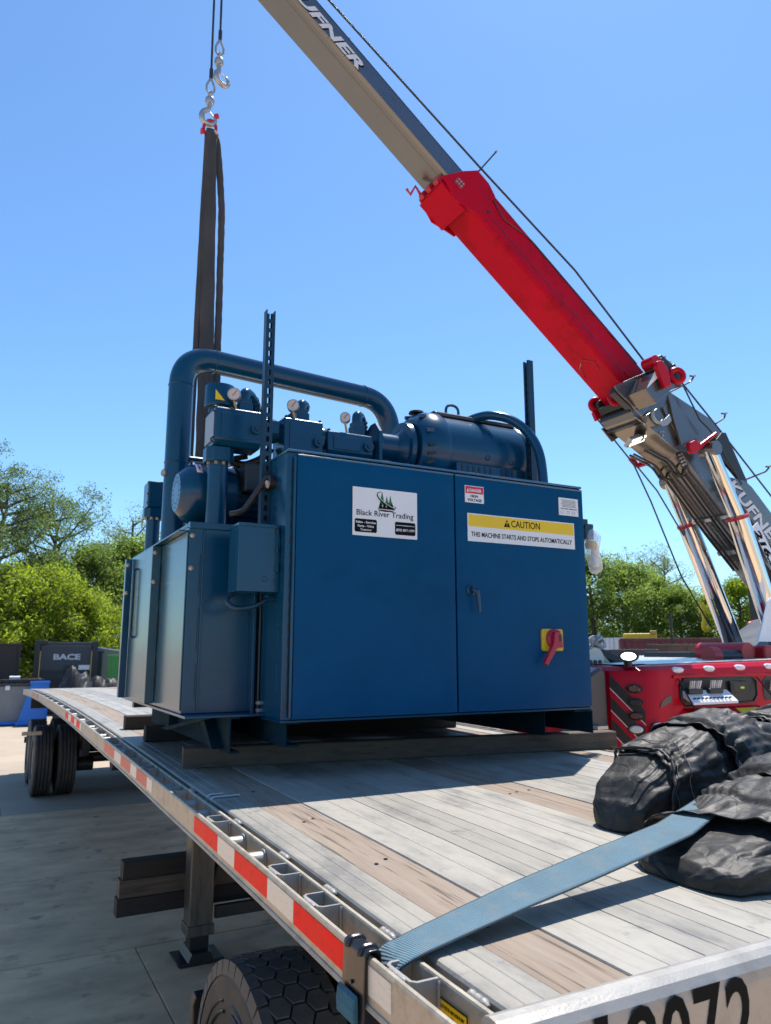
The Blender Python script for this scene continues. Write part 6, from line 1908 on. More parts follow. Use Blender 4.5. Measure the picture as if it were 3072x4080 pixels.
MB().prism([(4.30, 1.700), (4.42, 1.735), (4.43, 1.785), (4.37, 1.775), (4.325, 1.745)], side_y - 0.004, side_y - 0.0005, 'y').build('marker_reflector', mat('smoked_marker', (0.07, 0.03, 0.035), 0.25, var=0.1, coat=0.5), bod, bevel=0.002)
lmp = MB().lathe([(0, 0.0), (0, 0.045), (0.03, 0.062), (0.045, 0.064), (0.052, 0.055), (0.055, 0.0)], (4.262, side_y + 0.01, 1.54), (-0.3, -1, 0.05), 10).build('scene_lamp', LENS, bod)
MB().cyl((4.262, side_y, 1.54), (4.262, side_y + 0.02, 1.47), 0.02, n=8).build('lamp_bracket', BLACK, lmp)
dm = MB().cyl((4.15, 4.08, 1.99), (4.15, 4.08, 2.03), 0.030, n=16).build('round_work_lamp', BLACK, bod)
fwd = Vector((-0.60, -0.80, 0.05)).normalized()
side = Vector((0.80, -0.60, 0)).normalized()
def oval(c, sx, sz, off):
    return [Vector(c) + side * cos(2 * pi * i / 24) * sx + Vector((0, 0, 1)) * sin(2 * pi * i / 24) * sz + fwd * off for i in range(24)]
lc = (4.15, 4.07, 2.062)
m = MB()
m.add(oval(lc, 0.050, 0.028, -0.06) + oval(lc, 0.072, 0.042, -0.03) + oval(lc, 0.074, 0.043, 0.0) + oval(lc, 0.054, 0.029, 0.001), [(k * 24 + i, k * 24 + (i + 1) % 24, (k + 1) * 24 + (i + 1) % 24, (k + 1) * 24 + i) for k in range(3) for i in range(24)] + [tuple(range(24))], True)
m.build('lamp_head', BLACK, dm)
m = MB()
m.add(oval(lc, 0.054, 0.029, 0.0012) + oval(lc, 0.03, 0.016, 0.006), [(i, (i + 1) % 24, 24 + (i + 1) % 24, 24 + i) for i in range(24)] + [tuple(range(24, 48))], True)
m.build('lamp_face', LIT, dm)
# underlift boom folded at the rear
ul = MB().prism([(3.78, 0.75), (4.025, 0.75), (4.025, 1.90), (4.02, 1.965), (3.97, 1.985), (3.86, 1.93), (3.78, 1.45)], 4.17, 4.42, 'y').build('underlift_mast', mat('grey_violet_paint', (0.055, 0.052, 0.062), 0.35, 0.3, var=0.1, coat=0.3), crane, bevel=0.02)
MB().prism([(4.20, 2.12), (4.29, 2.15), (4.46, 2.00), (4.46, 1.90), (4.40, 1.88), (4.30, 2.0)], 4.56, 4.60, 'y').build('underlift_plate', GREYB, ul, bevel=0.004)
MB().prism([(4.36, 2.075), (4.42, 2.125), (4.78, 2.0), (4.78, 1.93)], 4.62, 4.9, 'y').build('underlift_arm', STEELD, ul, bevel=0.01)
MB().cyl((4.24, 4.50, 2.04), (4.24, 4.55, 2.04), 0.085, n=22).build('pivot_drum', STEEL, ul)
for k in range(4):
    x = 3.985 + 0.05 * k
    MB().tube(smooth_path([(x + 0.10, 4.45, 2.02), (x + 0.02, 4.36, 1.93), (x, 4.30, 1.7), (x - 0.03, 4.25, 1.45)]), 0.016, 8).build('hydraulic_hose', BLACK, ul)
MB().box((3.80, 4.10, 1.42), (3.95, 4.165, 1.56)).build('underlift_foot', STEELD, ul, bevel=0.008)
MB().box((3.83, 4.08, 1.56), (3.93, 4.16, 1.585)).build('foot_lug', STEEL, ul, bevel=0.003)
# bundle of white rope on the drum
knot = MB()
random.seed(3)
for k in range(9):
    c = Vector((4.31 + random.uniform(-0.05, 0.06), 4.58 + random.uniform(-0.03, 0.03), 2.165 + random.uniform(-0.02, 0.03)))
    u = Vector((random.uniform(-1, 1), random.uniform(-1, 1), random.uniform(-0.5, 0.5))).normalized()
    knot.tube(arc(c, random.uniform(0.03, 0.06), 0, 2 * pi, 14, u, u.orthogonal().normalized()), 0.010, 6)
ko = knot.build('rope_bundle', mat('pale_rope', (0.5, 0.47, 0.42), 0.9, var=0.25, vscale=60), None)
tag(ko, 'tangled pale rope bundle on the crane truck underlift', 'rope')
# turret and deck equipment
tu = MB().prism([(6.95, 2.03), (7.0, 2.15), (7.7, 2.45), (8.4, 2.55), (8.7, 2.03)], 4.60, 5.62, 'y').build('turret', BLACK, crane, bevel=0.02)
MB().box((6.13, 4.42, 2.0), (8.7, 5.8, 2.09)).build('turret_base', BLACK, tu, bevel=0.01)
MB().prism([(6.037, 2.181), (6.22, 2.181), (6.55, 2.60), (6.55, 2.80), (6.42, 2.66), (6.228, 2.547)], 4.385, 4.399, 'y').build('turret_shield', LENS, tu)
MB().cyl((5.98, 4.45, 2.09), (5.98, 4.95, 2.09), 0.085, n=22).build('winch_drum', SHACK, tu)
MB().cyl((5.52, 4.5, 2.06), (5.62, 4.5, 2.06), 0.075, n=20).build('deck_cylinder_head', SHACK, tu)
MB().cyl((5.62, 4.5, 2.06), (5.95, 4.5, 2.06), 0.05, n=18).build('deck_cylinder', BLACK, tu)
MB().box((6.12, 4.39, 2.01), (6.26, 4.5, 2.15)).build('red_cheek_plate', SHACK, tu, bevel=0.02)
MB().box((6.28, 4.36, 2.02), (6.9, 4.42, 2.16)).build('turret_panel', STEELD, tu, bevel=0.01)
MB().cyl((8.7, 6.2, 2.95), (8.7, 6.2, 3.25), 0.09, n=16).build("exhaust_stack", BLACK, tu)
MB().box((8.55, 6.1, 2.02), (8.9, 6.3, 2.95)).build('exhaust_housing', BLACK, tu, bevel=0.02)
MB().tube(fillet([(7.95, 5.9, 2.25), (7.97, 5.9, 2.42), (8.2, 5.9, 2.46)], 0.05, 5), 0.022, 8).build('grab_rail', SHACK, tu)
for x in (5.1, 6.5, 7.9):
    for y in (4.25, 6.15):
        w_ = link('wheel', TYM, RUBBER, None)
        w_.location = (x, y, 0.50)
        child(w_, crane)
MB().box((4.2, 4.5, 0.45), (9.4, 5.8, 0.9)).build('chassis', STEELD, crane)
yh = thing('hook_block', (5.95, 5.36, 2.35), 'small yellow hook block hanging beside the lift cylinder', 'hook block')
yh.location = (6.62, 5.42, 2.34)
MB().box((6.585, 5.39, 2.50), (6.635, 5.45, 2.58)).build('rope_socket', YELLOW, yh, bevel=0.008)
MB().tube(smooth_path([(6.62, 5.42, 2.50), (6.64, 5.42, 2.42), (6.60, 5.42, 2.34), (6.66, 5.42, 2.30), (6.70, 5.42, 2.36)]), 0.022, 8).build('hook', YELLOW, yh)

# ------------------------------------------------------------------ yard behind the trailer
def at(az, d, z=0.0):
    a = radians(az)
    return Vector((d * sin(a), d * cos(a), z))

def leaf_mat(name, col, tcol, dark):
    m = bpy.data.materials.new(name)
    m.use_nodes = True
    nt = m.node_tree
    for n in list(nt.nodes):
        nt.nodes.remove(n)
    out = _n(nt, 'ShaderNodeOutputMaterial')
    tc = _n(nt, 'ShaderNodeTexCoord')
    nz = _n(nt, 'ShaderNodeTexNoise')
    nz.inputs['Scale'].default_value = 0.9
    nz.inputs['Detail'].default_value = 6
    nt.links.new(tc.outputs['Object'], nz.inputs['Vector'])
    mr = _n(nt, 'ShaderNodeMapRange')
    mr.inputs[1].default_value = 0.35
    mr.inputs[2].default_value = 0.68
    nt.links.new(nz.outputs[0], mr.inputs[0])
    mx = _n(nt, 'ShaderNodeMix', data_type='RGBA')
    mx.inputs[6].default_value = (*dark, 1)
    mx.inputs[7].default_value = (*col, 1)
    nt.links.new(mr.outputs[0], mx.inputs[0])
    mt = _n(nt, 'ShaderNodeMix', data_type='RGBA')
    mt.inputs[6].default_value = (*[v * 0.45 for v in tcol], 1)
    mt.inputs[7].default_value = (*tcol, 1)
    nt.links.new(mr.outputs[0], mt.inputs[0])
    d = _n(nt, 'ShaderNodeBsdfPrincipled')
    d.inputs['Roughness'].default_value = 0.5
    nt.links.new(mx.outputs[2], d.inputs['Base Color'])
    t = _n(nt, 'ShaderNodeBsdfTranslucent')
    nt.links.new(mt.outputs[2], t.inputs['Color'])
    ms_ = _n(nt, 'ShaderNodeMixShader')
    ms_.inputs[0].default_value = 0.62
    nt.links.new(d.outputs[0], ms_.inputs[1])
    nt.links.new(t.outputs[0], ms_.inputs[2])
    nt.links.new(ms_.outputs[0], out.inputs[0])
    return m
LEAF_D = leaf_mat('mid_green_leaves', (0.105, 0.18, 0.035), (0.40, 0.56, 0.09), (0.055, 0.105, 0.022))
LEAF_B = leaf_mat('bright_green_leaves', (0.13, 0.205, 0.018), (0.46, 0.58, 0.035), (0.06, 0.115, 0.012))
LEAF_S = leaf_mat('pale_green_leaves', (0.12, 0.16, 0.055), (0.30, 0.40, 0.12), (0.07, 0.10, 0.035))
LEAF_T = leaf_mat('grey_green_leaves', (0.075, 0.12, 0.035), (0.22, 0.33, 0.08), (0.045, 0.08, 0.025))
BARK = mat('grey_bark', (0.075, 0.062, 0.05), 0.9, var=0.3, vscale=3)

def tree_meshes(seed, H, W_, nclump, nleaf, leaf, low=0.22, sparse=False, clump_r=0.8):
    """tapered trunk with limbs; crown of leaf-sized faces grouped in clumps round the limb ends"""
    rnd = random.Random(seed)
    tr = MB()
    lean = Vector((rnd.uniform(-0.05, 0.05), rnd.uniform(-0.05, 0.05), 1))
    top = lean * H * 0.88
    segs = 7
    spine_ = [Vector((0, 0, 0)).lerp(top, i / segs) + Vector((rnd.uniform(-1, 1), rnd.uniform(-1, 1), 0)) * 0.015 * H * (i > 0) for i in range(segs + 1)]
    tr.tube(spine_, 0.1, 8, radii=[H * 0.020 * (1 - 0.85 * i / segs) + 0.015 for i in range(segs + 1)])
    tips = []
    nb = nclump
    for k in range(nb):
        t = low + (0.97 - low) * ((k + rnd.random()) / nb)
        i = min(segs - 1, int(t * segs))
        p0 = spine_[i].lerp(spine_[i + 1], t * segs - i)
        a = k * 2.4 + rnd.uniform(-0.5, 0.5)
        u = (t - low) / (1 - low)
        prof_ = (sin(pi * min(1, (u * 0.82 + 0.22))) ** 0.7) if not sparse else (0.55 + 0.45 * sin(pi * u))
        reach = W_ * 0.5 * prof_ * rnd.uniform(0.45, 1.08)
        rise = reach * rnd.uniform(0.25, 0.75)
        p2 = p0 + Vector((cos(a) * reach, sin(a) * reach, rise))
        p1 = p0.lerp(p2, 0.5) + Vector((0, 0, -0.06 * reach + rnd.uniform(-0.1, 0.2)))
        tr.tube([p0, p1, p2], 0.05, 5, radii=[H * 0.0065 + 0.012, H * 0.004 + 0.01, 0.008])
        tips.append((p2, 1.0))
        tips.append((p1.lerp(p2, 0.45), 0.8))
        if sparse:
            for q in range(2):
                p3 = p1.lerp(p2, rnd.uniform(0.3, 0.9)) + Vector((rnd.uniform(-1, 1), rnd.uniform(-1, 1), rnd.uniform(0, 1))) * 0.12 * H
                tr.tube([p1.lerp(p2, 0.4), p3], 0.02, 4, radii=[0.025, 0.006])
                tips.append((p3, 0.7))
    vs_, fs = [], []
    per = max(1, nleaf // len(tips))
    for c, s in tips:
        cr = clump_r * s * rnd.uniform(0.75, 1.25)
        for _ in range(int(per * s * rnd.uniform(0.6, 1.4))):
            d = Vector((rnd.gauss(0, 1), rnd.gauss(0, 1), rnd.gauss(0, 0.75)))
            d = d.normalized() * (abs(rnd.gauss(0.75, 0.28))) * cr
            p = c + d
            if p.z < 0.15:
                continue
            sz = leaf * rnd.uniform(0.6, 1.35)
            nrm = (Vector((rnd.gauss(0, 1), rnd.gauss(0, 1), rnd.gauss(0.5, 1)))).normalized()
            ux_ = nrm.orthogonal().normalized()
            uy_ = nrm.cross(ux_)
            an = rnd.uniform(0, 6.28)
            a1 = ux_ * cos(an) + uy_ * sin(an)
            a2 = nrm.cross(a1)
            o = len(vs_)
            vs_ += [p - a1 * sz, p - a2 * sz * 0.42 + nrm * sz * 0.12, p + a1 * sz, p + a2 * sz * 0.42 + nrm * sz * 0.12]
            fs.append((o, o + 1, o + 2, o + 3))
    me = bpy.data.meshes.new('crown')
    me.from_pydata([tuple(v) for v in vs_], [], fs)
    me.update()
    return tr.mesh('trunk'), me

PROT = {
    'tall': tree_meshes(11, 12.5, 8.0, 36, 26000, 0.078, 0.24, True, 0.80),
    'wispy': tree_meshes(12, 11.5, 5.5, 24, 5500, 0.08, 0.30, True, 0.65),
    'dense': tree_meshes(13, 10.0, 6.4, 44, 24000, 0.098, 0.12, False, 0.82),
    'dense2': tree_meshes(14, 9.0, 6.8, 44, 24000, 0.098, 0.10, False, 0.82),
    'bush': tree_meshes(15, 6.2, 5.0, 46, 20000, 0.078, 0.05, False, 0.58),
    'bush2': tree_meshes(16, 5.4, 4.6, 44, 19000, 0.075, 0.04, False, 0.56),
}
PM = {'tall': LEAF_T, 'wispy': LEAF_S, 'dense': LEAF_D, 'dense2': LEAF_D, 'bush': LEAF_B, 'bush2': LEAF_B}
HT = {'tall': 12.5, 'wispy': 11.5, 'dense': 10.0, 'dense2': 9.0, 'bush': 6.2, 'bush2': 5.4}
def plant(kind, az, d, H, label, group, rot, name='tree', leafm=None):
    root = thing(name, at(az, d), label, 'tree' if name == 'tree' else 'bush', group)
    s = H / HT[kind]
    for me, nm, m in ((PROT[kind][0], 'trunk', BARK), (PROT[kind][1], 'crown', leafm or PM[kind])):
        if leafm and nm == 'crown':
            me = me.copy()
            me.materials.clear()
        o = link(nm, me, m, None, sharp=0)
        o.parent = root
        o.rotation_euler.z = rot
        o.scale = (s, s, s)
LG = 'trees behind the yard fence'
plant('tall', 0.6, 46, 12.9, 'tallest open-crowned tree with dark limbs above the dark container', LG, 0.3)
plant('tall', 3.9, 50, 12.2, 'open-crowned tall tree overhanging the baler, limbs showing sky between', LG, 2.1)
plant('dense', 6.6, 50, 9.6, 'round mid green tree standing behind the black baler', LG, 0.8)
plant('dense2', 9.0, 52, 10.4, 'dense dark green tree filling the gap beside the machine tank', LG, 1.9)
plant('dense', 11.6, 54, 10.2, 'dense green tree seen between the machine pipes', LG, 3.0)
plant('wispy', 9.4, 58, 13.2, 'wispy thin-leaved tree rising beside the machine filter head', LG, 0.9)
plant('dense2', 3.6, 47, 8.2, 'shaded green tree under the tall open crowns', LG, 4.0)
plant('dense', -1.6, 48, 8.6, 'green tree at the picture edge behind the dark container', LG, 5.0)
BG_ = 'bright bushes along the yard fence'
plant('bush', -1.0, 37, 6.0, 'yellow-green bush at the picture edge over the dark container', BG_, 0.4, 'bush')
plant('bush2', 1.4, 36.5, 6.4, 'tall yellow-green bush over the white fence gap', BG_, 1.4, 'bush')
plant('bush', 3.8, 37.5, 6.5, 'biggest yellow-green bush above the baler', BG_, 2.6, 'bush')
plant('bush2', 6.1, 38, 5.3, 'sunny yellow-green bush over the baler edge', BG_, 3.4, 'bush')
plant('bush', 8.3, 39.5, 4.6, 'low yellow-green bush against the machine tank', BG_, 4.4, 'bush')
RG = 'trees behind the truck'
plant('dense', 43.2, 56, 10.0, 'tall green tree half hidden by the blue cabinet', RG, 1.0)
plant('dense2', 45.4, 58, 9.4, 'leafy green tree just past the cabinet edge', RG, 2.0)
plant('dense', 47.4, 60, 8.6, 'green tree behind the thin metal pole', RG, 3.3)
plant('wispy', 48.2, 67, 10.9, 'pale almost bare tree rising over the green trees', RG, 2.4)
plant('wispy', 46.9, 68, 11.2, 'second pale sparse tree over the green trees', RG, 4.9)
plant('dense2', 49.4, 60, 7.6, 'lower green tree beside the free-hanging winch rope', RG, 0.2)
plant('dense', 51.2, 61, 7.0, 'green tree seen between the lift cylinders', RG, 5.2)
plant('dense2', 53.1, 59, 7.9, 'yellower tree behind the turret', RG, 0.7, leafm=leaf_mat('yellow_green_leaves', (0.12, 0.20, 0.018), (0.42, 0.56, 0.03), (0.06, 0.12, 0.013)))
plant('dense', 55.6, 62, 8.4, 'green tree behind the truck at the picture edge', RG, 1.5)
# the wood hidden behind the machine: one mass
vs_, fs = [], []
rnd = random.Random(5)
for k in range(30):
    az = 14 + 27.5 * k / 29
    c = at(az + rnd.uniform(-0.5, 0.5), rnd.uniform(60, 70))
    hh, ww = rnd.uniform(6.5, 9.5), rnd.uniform(2.2, 3.2)
    for _ in range(900):
        d = Vector((rnd.gauss(0, 1), rnd.gauss(0, 1), rnd.gauss(0, 1))).normalized() * rnd.uniform(0.6, 1.05)
        p = c + Vector((d.x * ww, d.y * ww, hh * 0.55 + d.z * hh * 0.45))
        n_ = Vector((rnd.gauss(0, 1), rnd.gauss(0, 1), rnd.gauss(0.5, 1))).normalized()
        a1 = n_.orthogonal().normalized() * 0.24
        a2 = n_.cross(a1) * 0.5
        o = len(vs_)
        vs_ += [p - a1, p - a2, p + a1, p + a2]
        fs.append((o, o + 1, o + 2, o + 3))
me = bpy.data.meshes.new('treeline')
me.from_pydata([tuple(v) for v in vs_], [], fs)
o = link('treeline', me, LEAF_D, None, sharp=0)
tag(o, 'continuous wood closing the yard behind the machine', 'wood', kind='stuff')

# corrugated fences: each sheet a part
FENCEM = mat('white_corrugated_sheet', (0.62, 0.66, 0.70), 0.45, var=0.06, vscale=1.5)
def sheet_mesh(w_, h_, amp=0.03, pitch=0.22):
    n = int(w_ / pitch) * 4
    xs = [w_ * i / n for i in range(n + 1)]
    off = [(0, amp, amp, 0)[i % 4] for i in range(n + 1)]
    vs_ = [(x, o_, 0) for x, o_ in zip(xs, off)] + [(x, o_, h_) for x, o_ in zip(xs, off)] + [(x, o_ + 0.008, h_) for x, o_ in zip(xs, off)] + [(x, o_ + 0.008, 0) for x, o_ in zip(xs, off)]
    N1 = n + 1
    fs = []
    for i in range(n):
        fs += [(i, i + 1, N1 + i + 1, N1 + i), (N1 + i, N1 + i + 1, 2 * N1 + i + 1, 2 * N1 + i), (2 * N1 + i, 2 * N1 + i + 1, 3 * N1 + i + 1, 3 * N1 + i)]
    return MB().add(vs_, fs).mesh('sheet')
def fence(a, b_, h_, label, nsheet, m=FENCEM):
    a, b_ = Vector(a), Vector(b_)
    f = thing('yard_fence', a, label, 'fence')
    d = b_ - a
    w_ = d.length / nsheet
    me = sheet_mesh(w_ - 0.02, h_)
    for k in range(nsheet):
        o = link('sheet', me, m, None)
        o.parent = f
        o.location = d * (k / nsheet) + Vector((0, 0, random.uniform(-0.03, 0.03)))
        o.rotation_euler.z = atan2(d.y, d.x)
    R_ = Matrix.Rotation(atan2(d.y, d.x), 4, 'Z')
    for z in (0.75, 1.55):
        MB().box((0, -0.06, z), (d.length, -0.005, z + 0.07), Matrix.Translation(a) @ R_).build('fence_rail', STEEL, f)
fence(at(-6, 41), at(13, 43), 2.36, 'white corrugated sheet fence behind the baler and dark container', 9)
fence(at(41, 40), at(48.4, 38), 2.72, 'white corrugated fence stretch between the cabinet and the maroon container', 4)

# black baler
b0 = at(5.2, 28.5)
RZ = Matrix.Translation(b0) @ Matrix.Rotation(radians(-5.2), 4, 'Z')
BLK = mat('black_machine_paint', (0.018, 0.020, 0.025), 0.4, var=0.25)
BLK2 = mat('slate_machine_paint', (0.035, 0.043, 0.055), 0.42, var=0.15)
bal = thing('baler', b0, 'black upright baler with white lettering behind the trailer tail', 'baler')
MB().box((-0.85, 0.1, 0), (0.85, 1.2, 2.40), RZ).build('frame', BLK2, bal, bevel=0.02)
for x in (-0.92, 0.92):
    MB().box((x - 0.09, -0.02, 0), (x + 0.09, 0.2, 2.44 if x > 0 else 2.40), RZ).build('post', BLK, bal, bevel=0.01)
MB().box((-0.80, 0.02, 1.45), (0.80, 0.1, 2.28), RZ).build('upper_panel', BLK2, bal, bevel=0.01)
MB().box((-0.80, 0.02, 0.2), (0.80, 0.1, 1.35), RZ).build('door', BLK, bal, bevel=0.01)
MB().box((-0.98, -0.01, 2.34), (-0.6, 0.15, 2.45), RZ).build('top_bracket', BLK, bal, bevel=0.01)
MB().box((-0.84, -0.01, 0.3), (-0.80, 0.03, 2.1), RZ).build('guide_rail', CARD, bal)
MB().box((0.80, -0.01, 0.3), (0.84, 0.03, 2.1), RZ).build('guide_rail', CARD, bal)
MB().box((0.42, -0.005, 1.46), (0.78, 0.02, 1.62), RZ).build('notice_panel', LENS, bal)
MB().box((-0.02, -0.03, 1.20), (0.22, 0.02, 1.60), RZ).build('control_box', STEELD, bal, bevel=0.01)
text_on('BACE', 0.3, RZ @ Vector((-0.40, 0.012, 1.80)), RZ.to_3x3() @ Vector((1, 0, 0)), (0, 0, 1), mat('white_baler_print', (0.5, 0.53, 0.56), 0.5, var=0.05), bal, width=0.86, height=0.20, fat=0.012)
for z in (1.1, 0.7):
    MB().box((-0.8, -0.01, z), (0.8, 0.02, z + 0.05), RZ).build('door_rib', BLK, bal)

def box_thing(name, az, d, w_, dep, z0, z1, m, label, cat, rot=0.0, wall=0.06, open_top=True, group=None):
    c = at(az, d)
    M_ = Matrix.Translation(c) @ Matrix.Rotation(radians(-az + rot), 4, 'Z')
    t = thing(name, c, label, cat, group)
    MB().box((-w_ / 2, 0, z0), (w_ / 2, wall, z1), M_).build('front_wall', m, t, bevel=0.01)
    MB().box((-w_ / 2, dep - wall, z0), (w_ / 2, dep, z1), M_).build('rear_wall', m, t, bevel=0.01)
    MB().box((-w_ / 2, wall, z0), (-w_ / 2 + wall, dep - wall, z1), M_).build('end_wall', m, t, bevel=0.01)
    MB().box((w_ / 2 - wall, wall, z0), (w_ / 2, dep - wall, z1), M_).build('end_wall', m, t, bevel=0.01)
    MB().box((-w_ / 2, 0, max(0.02, z0)), (w_ / 2, dep, max(0.02, z0) + 0.05), M_).build('floor_plate', m, t)
    MB().box((-w_ / 2 - 0.03, -0.03, z1 - 0.06), (w_ / 2 + 0.03, wall + 0.0, z1 + 0.02), M_).build('top_rim', m, t, bevel=0.008)
    n = max(2, int(w_ / 0.6))
    for k in range(n + 1):
        x = -w_ / 2 + 0.04 + (w_ - 0.08) * k / n
        MB().box((x - 0.03, -0.045, z0), (x + 0.03, 0.0, z1 - 0.06), M_).build('stiffener', m, t, bevel=0.006)
    if not open_top:
        MB().box((-w_ / 2, 0, z1), (w_ / 2, dep, z1 + 0.03), M_).build('roof', m, t, bevel=0.008)
    return t, M_
BROWN = mat('dark_brown_steel', (0.035, 0.022, 0.02), 0.6, var=0.3, vscale=3)
GREYS = mat('grey_steel', (0.20, 0.205, 0.21), 0.55, var=0.18, vscale=2)
DBLUE = mat('bright_blue_paint', (0.008, 0.16, 0.60), 0.42, var=0.08)
box_thing('storage_container', 0.0, 27.5, 2.25, 2.0, 1.15, 2.33, BROWN, 'dark brown open steel container at the far edge of the yard', 'container')
t, M_ = box_thing('steel_platform', 0.6, 26.2, 3.0, 1.6, 0.9, 1.22, RUST, 'rusty steel platform carrying odds and ends beside the blue dumpster', 'platform')
MB().cyl(M_ @ Vector((0.55, 0.3, 1.28)), M_ @ Vector((0.85, 0.3, 1.28)), 0.055, n=12).build('white_pipe', WHITE, t)
for x in (-1.3, -0.2, 1.35):
    MB().box((x, 0.1, 0), (x + 0.12, 0.22, 0.9), M_).build('leg', RUST, t)
# blue hopper with sloping side
c = at(3.45, 24.6)
M_ = Matrix.Translation(c) @ Matrix.Rotation(radians(-3.5), 4, 'Z')
t = thing('dumpster', c, 'bright blue steel hopper with sloping side behind the trailer tail', 'dumpster')
hop = [(-0.42, 0.05), (0.36, 0.05), (0.36, 1.20), (-0.12, 1.18)]
vs_ = [M_ @ Vector((p[0], y, p[1])) for y in (0, 1.6) for p in hop]
MB().add(vs_, [(0, 1, 2, 3), (7, 6, 5, 4), (0, 4, 5, 1), (1, 5, 6, 2), (3, 7, 4, 0)]).build('shell', DBLUE, t, bevel=0.015)
MB().box((-0.16, -0.03, 1.16), (0.38, 0.03, 1.23), M_).build('top_rim', DBLUE, t, bevel=0.01)
MB().box((-0.46, -0.03, 0.0), (0.38, 0.05, 0.10), M_).build('skid_foot', DBLUE, t, bevel=0.01)
for z in (0.45, 0.80):
    MB().box((0.05, -0.035, z), (0.10, 0.0, z + 0.2), M_).build('fork_bracket', DBLUE, t)
c2 = at(1.6, 24.9)
M2_ = Matrix.Translation(c2) @ Matrix.Rotation(radians(-2), 4, 'Z')
t = thing('dumpster', c2, 'plain grey steel hopper left of the blue one at the yard edge', 'dumpster')
MB().prism([(0, 0), (0, 0), (0, 0)], 0, 0.001) if False else None
vs_ = [M2_ @ Vector((p[0], y, p[1])) for y in (0, 1.6) for p in [(-1.2, 0.05), (0.55, 0.05), (0.70, 1.12), (-1.2, 1.12)]]
MB().add(vs_, [(0, 1, 2, 3), (7, 6, 5, 4), (0, 4, 5, 1), (1, 5, 6, 2), (3, 7, 4, 0)]).build('shell', GREYS, t, bevel=0.015)
MB().box((-1.2, -0.03, 0.0), (0.6, 0.04, 0.10), M2_).build('skid_foot', DBLUE, t, bevel=0.01)
MB().box((-1.2, -0.03, 1.08), (0.74, 0.03, 1.15), M2_).build('top_rim', BLK, t, bevel=0.01)
MB().box((0.0, -0.05, 0.98), (0.12, -0.03, 1.10), M2_).build('tag_plate', WHITE, t)

# covered heap, boxes and green bin beside the baler
def heap(az, d, w_, hgt, m, label, seed, z0=0.0, dep=1.4):
    c = at(az, d)
    n, k = 60, 34
    vs_, fs = [], []
    for i in range(n + 1):
        for j in range(k + 1):
            u, v = 2 * i / n - 1, 2 * j / k - 1
            e = max(0.0, 1 - abs(u) ** 3) * max(0.0, 1 - abs(v) ** 3)
            z = hgt * e ** 0.5 * (0.80 + 0.22 * noise.noise(Vector((u * 1.6, v * 1.0, seed)))) + 0.05 * hgt * (1 - abs(noise.noise(Vector((u * 5, v * 3, seed + 3)))) * 2) * e
            vs_.append(c + Matrix.Rotation(radians(-az), 3, 'Z') @ Vector((u * w_ / 2, v * dep / 2, z0 + max(0, z))))
    for i in range(n):
        for j in range(k):
            fs.append((i * (k + 1) + j, (i + 1) * (k + 1) + j, (i + 1) * (k + 1) + j + 1, i * (k + 1) + j + 1))
    o = MB().add(vs_, fs, True).build('covered_heap', m, None, sharp=0)
    tag(o, label, 'heap')
heap(5.9, 24.5, 1.1, 1.78, TARP, 'heap of yard goods under a crumpled black plastic cover beside the baler', 2.0)
heap(7.6, 25.5, 1.7, 1.45, TARP, 'low black covered heap running towards the machine tank', 6.0)
OLIVE = mat('grey_green_sheet', (0.17, 0.20, 0.17), 0.6, var=0.12)
GRN = mat('green_bin_plastic', (0.05, 0.24, 0.05), 0.5, var=0.1)
c = at(8.05, 30)
M_ = Matrix.Translation(c) @ Matrix.Rotation(radians(-8), 4, 'Z')
t = thing('shed_box', c, 'grey-green sloping-roofed box between baler and machine tank', 'shed')
vs_ = [M_ @ Vector((p[0], y, p[1])) for y in (0, 1.2) for p in [(-0.55, 0), (0.5, 0), (0.5, 2.05), (-0.55, 2.22)]]
MB().add(vs_, [(0, 1, 2, 3), (7, 6, 5, 4), (0, 4, 5, 1), (1, 5, 6, 2), (2, 6, 7, 3), (3, 7, 4, 0)]).build('wall', OLIVE, t, bevel=0.01)
vs_ = [M_ @ Vector((p[0], y, p[1])) for y in (-0.05, 1.25) for p in [(-0.60, 2.23), (0.55, 2.06), (0.55, 2.10), (-0.60, 2.28)]]
MB().add(vs_, [(0, 1, 2, 3), (7, 6, 5, 4), (0, 4, 5, 1), (1, 5, 6, 2), (2, 6, 7, 3), (3, 7, 4, 0)]).build('roof', FENCEM, t)
box_thing('waste_bin', 8.75, 27.5, 0.75, 0.7, 0.05, 1.95, GRN, 'green plastic bin partly hidden by the machine tank', 'bin', wall=0.03)
box_thing('equipment_cabinet', 7.05, 29.5, 0.55, 0.6, 0.0, 2.1, BLK2, 'narrow dark cabinet with white band beside the baler', 'cabinet', open_top=False)

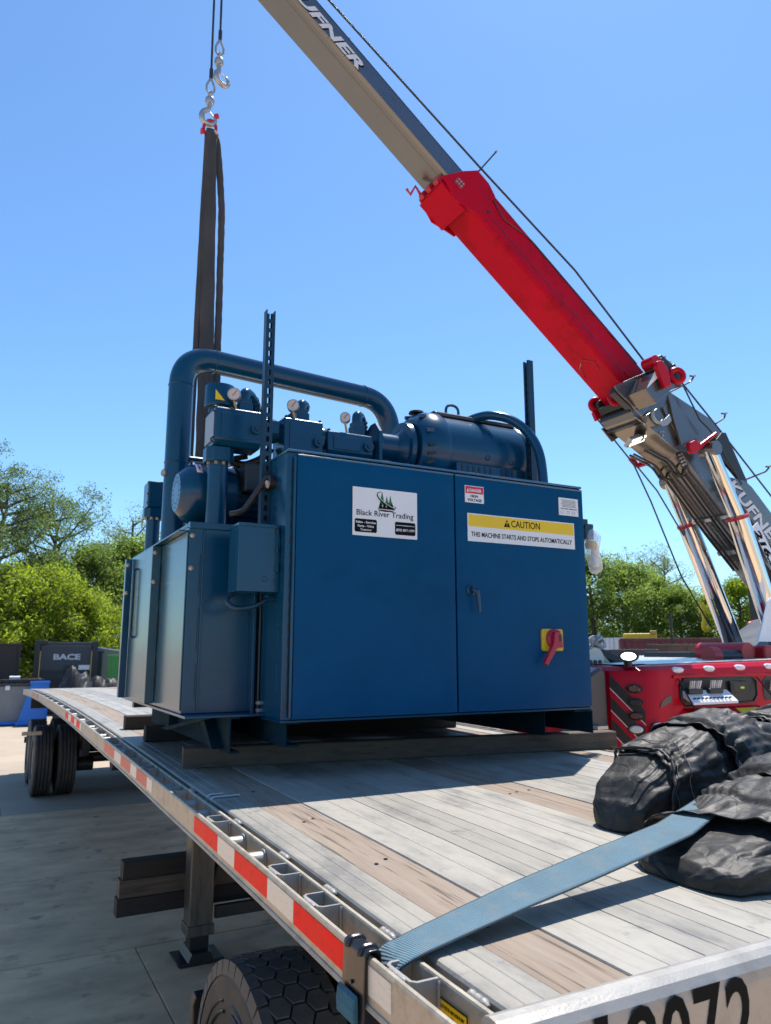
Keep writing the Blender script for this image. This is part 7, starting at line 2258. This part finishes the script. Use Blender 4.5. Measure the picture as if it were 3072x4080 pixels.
# right side of the yard
MAROON = mat('maroon_container_paint', (0.115, 0.022, 0.028), 0.55, var=0.2, vscale=1.2, dirt=(0.20, 0.08, 0.06), damt=0.3, dscale=2)
def container(az, d, L_, H, m, label, rot, z0=0.0):
    c = at(az, d)
    M_ = Matrix.Translation(c) @ Matrix.Rotation(radians(-az + rot), 4, 'Z')
    t = thing('shipping_container', c, label, 'container')
    me = sheet_mesh(L_, H - 0.2, 0.045, 0.28)
    o = link('side_sheet', me, m, None)
    o.matrix_world = M_ @ Matrix.Translation((-L_ / 2, 0, z0 + 0.1))
    o.parent = t
    o.matrix_parent_inverse = Matrix.Translation(-c)
    MB().box((-L_ / 2, 0.06, z0), (L_ / 2, 2.4, z0 + H - 0.02), M_).build('shell', m, t, bevel=0.02)
    for z in (z0, z0 + H - 0.12):
        MB().box((-L_ / 2, -0.02, z), (L_ / 2, 0.058, z + 0.12), M_).build('side_beam', m, t, bevel=0.01)
    for x in (-L_ / 2, L_ / 2):
        MB().box((x - 0.08, -0.03, z0), (x + 0.08, 0.059, z0 + H), M_).build('corner_post', m, t, bevel=0.01)
container(49.6, 36, 5.6, 2.66, MAROON, 'maroon corrugated shipping container behind the crane truck', 8)
BRST = mat('brown_primer_steel', (0.135, 0.075, 0.05), 0.6, var=0.2, vscale=1.5, dirt=(0.07, 0.045, 0.035), damt=0.3, dscale=2)
box_thing('roll_off_box', 48.9, 27, 1.95, 2.2, 0.1, 2.30, BRST, 'brown steel roll-off box in front of the maroon container', 'dumpster', rot=2)
TEAL = mat('dark_teal_paint', (0.02, 0.085, 0.075), 0.5, var=0.2)
box_thing('roll_off_box', 52.3, 29, 1.9, 2.0, 0.1, 2.36, TEAL, 'dark teal steel box next to the brown one', 'dumpster', rot=2)
box_thing('roll_off_box', 46.0, 25, 1.35, 1.6, 0.05, 2.13, BLK2, 'black steel box with grey rim beside the brown one', 'dumpster')
box_thing('roll_off_box', 44.4, 26, 0.9, 1.6, 0.05, 2.12, BLK, 'darkest steel box just past the cabinet edge', 'dumpster')
c = at(46.4, 37)
t = thing('loader_cab', c, 'small yellow machine roof showing above the white fence', 'loader')
M_ = Matrix.Translation(c) @ Matrix.Rotation(radians(-46), 4, 'Z')
MB().box((-0.75, 0, 2.55), (0.75, 1.2, 2.90), M_).build('canopy', YELLOW, t, bevel=0.06)
MB().box((0.45, -0.1, 2.86), (0.75, 0.3, 3.02), M_).build('beacon_box', CARD, t, bevel=0.03)
for x in (-0.6, 0.6):
    MB().box((x - 0.05, 0.2, 0.0), (x + 0.05, 0.3, 2.55), M_).build('cab_post', BLK, t)
c = at(48.55, 34)
o = MB().cyl(c, c + Vector((0, 0, 3.62)), 0.055, n=12).cyl(c + Vector((0, 0, 3.62)), c + Vector((0, 0, 3.68)), 0.075, n=12).cyl(c, c + Vector((0, 0, 0.03)), 0.16, n=12).build('metal_post', STEELD, None)
tag(o, 'thin dark metal post standing in front of the trees', 'post')
bm2 = MB().box((4.35, 6.36, 2.005), (5.95, 6.40, 2.045)).build('far_deck_rail', WHITE, crane)
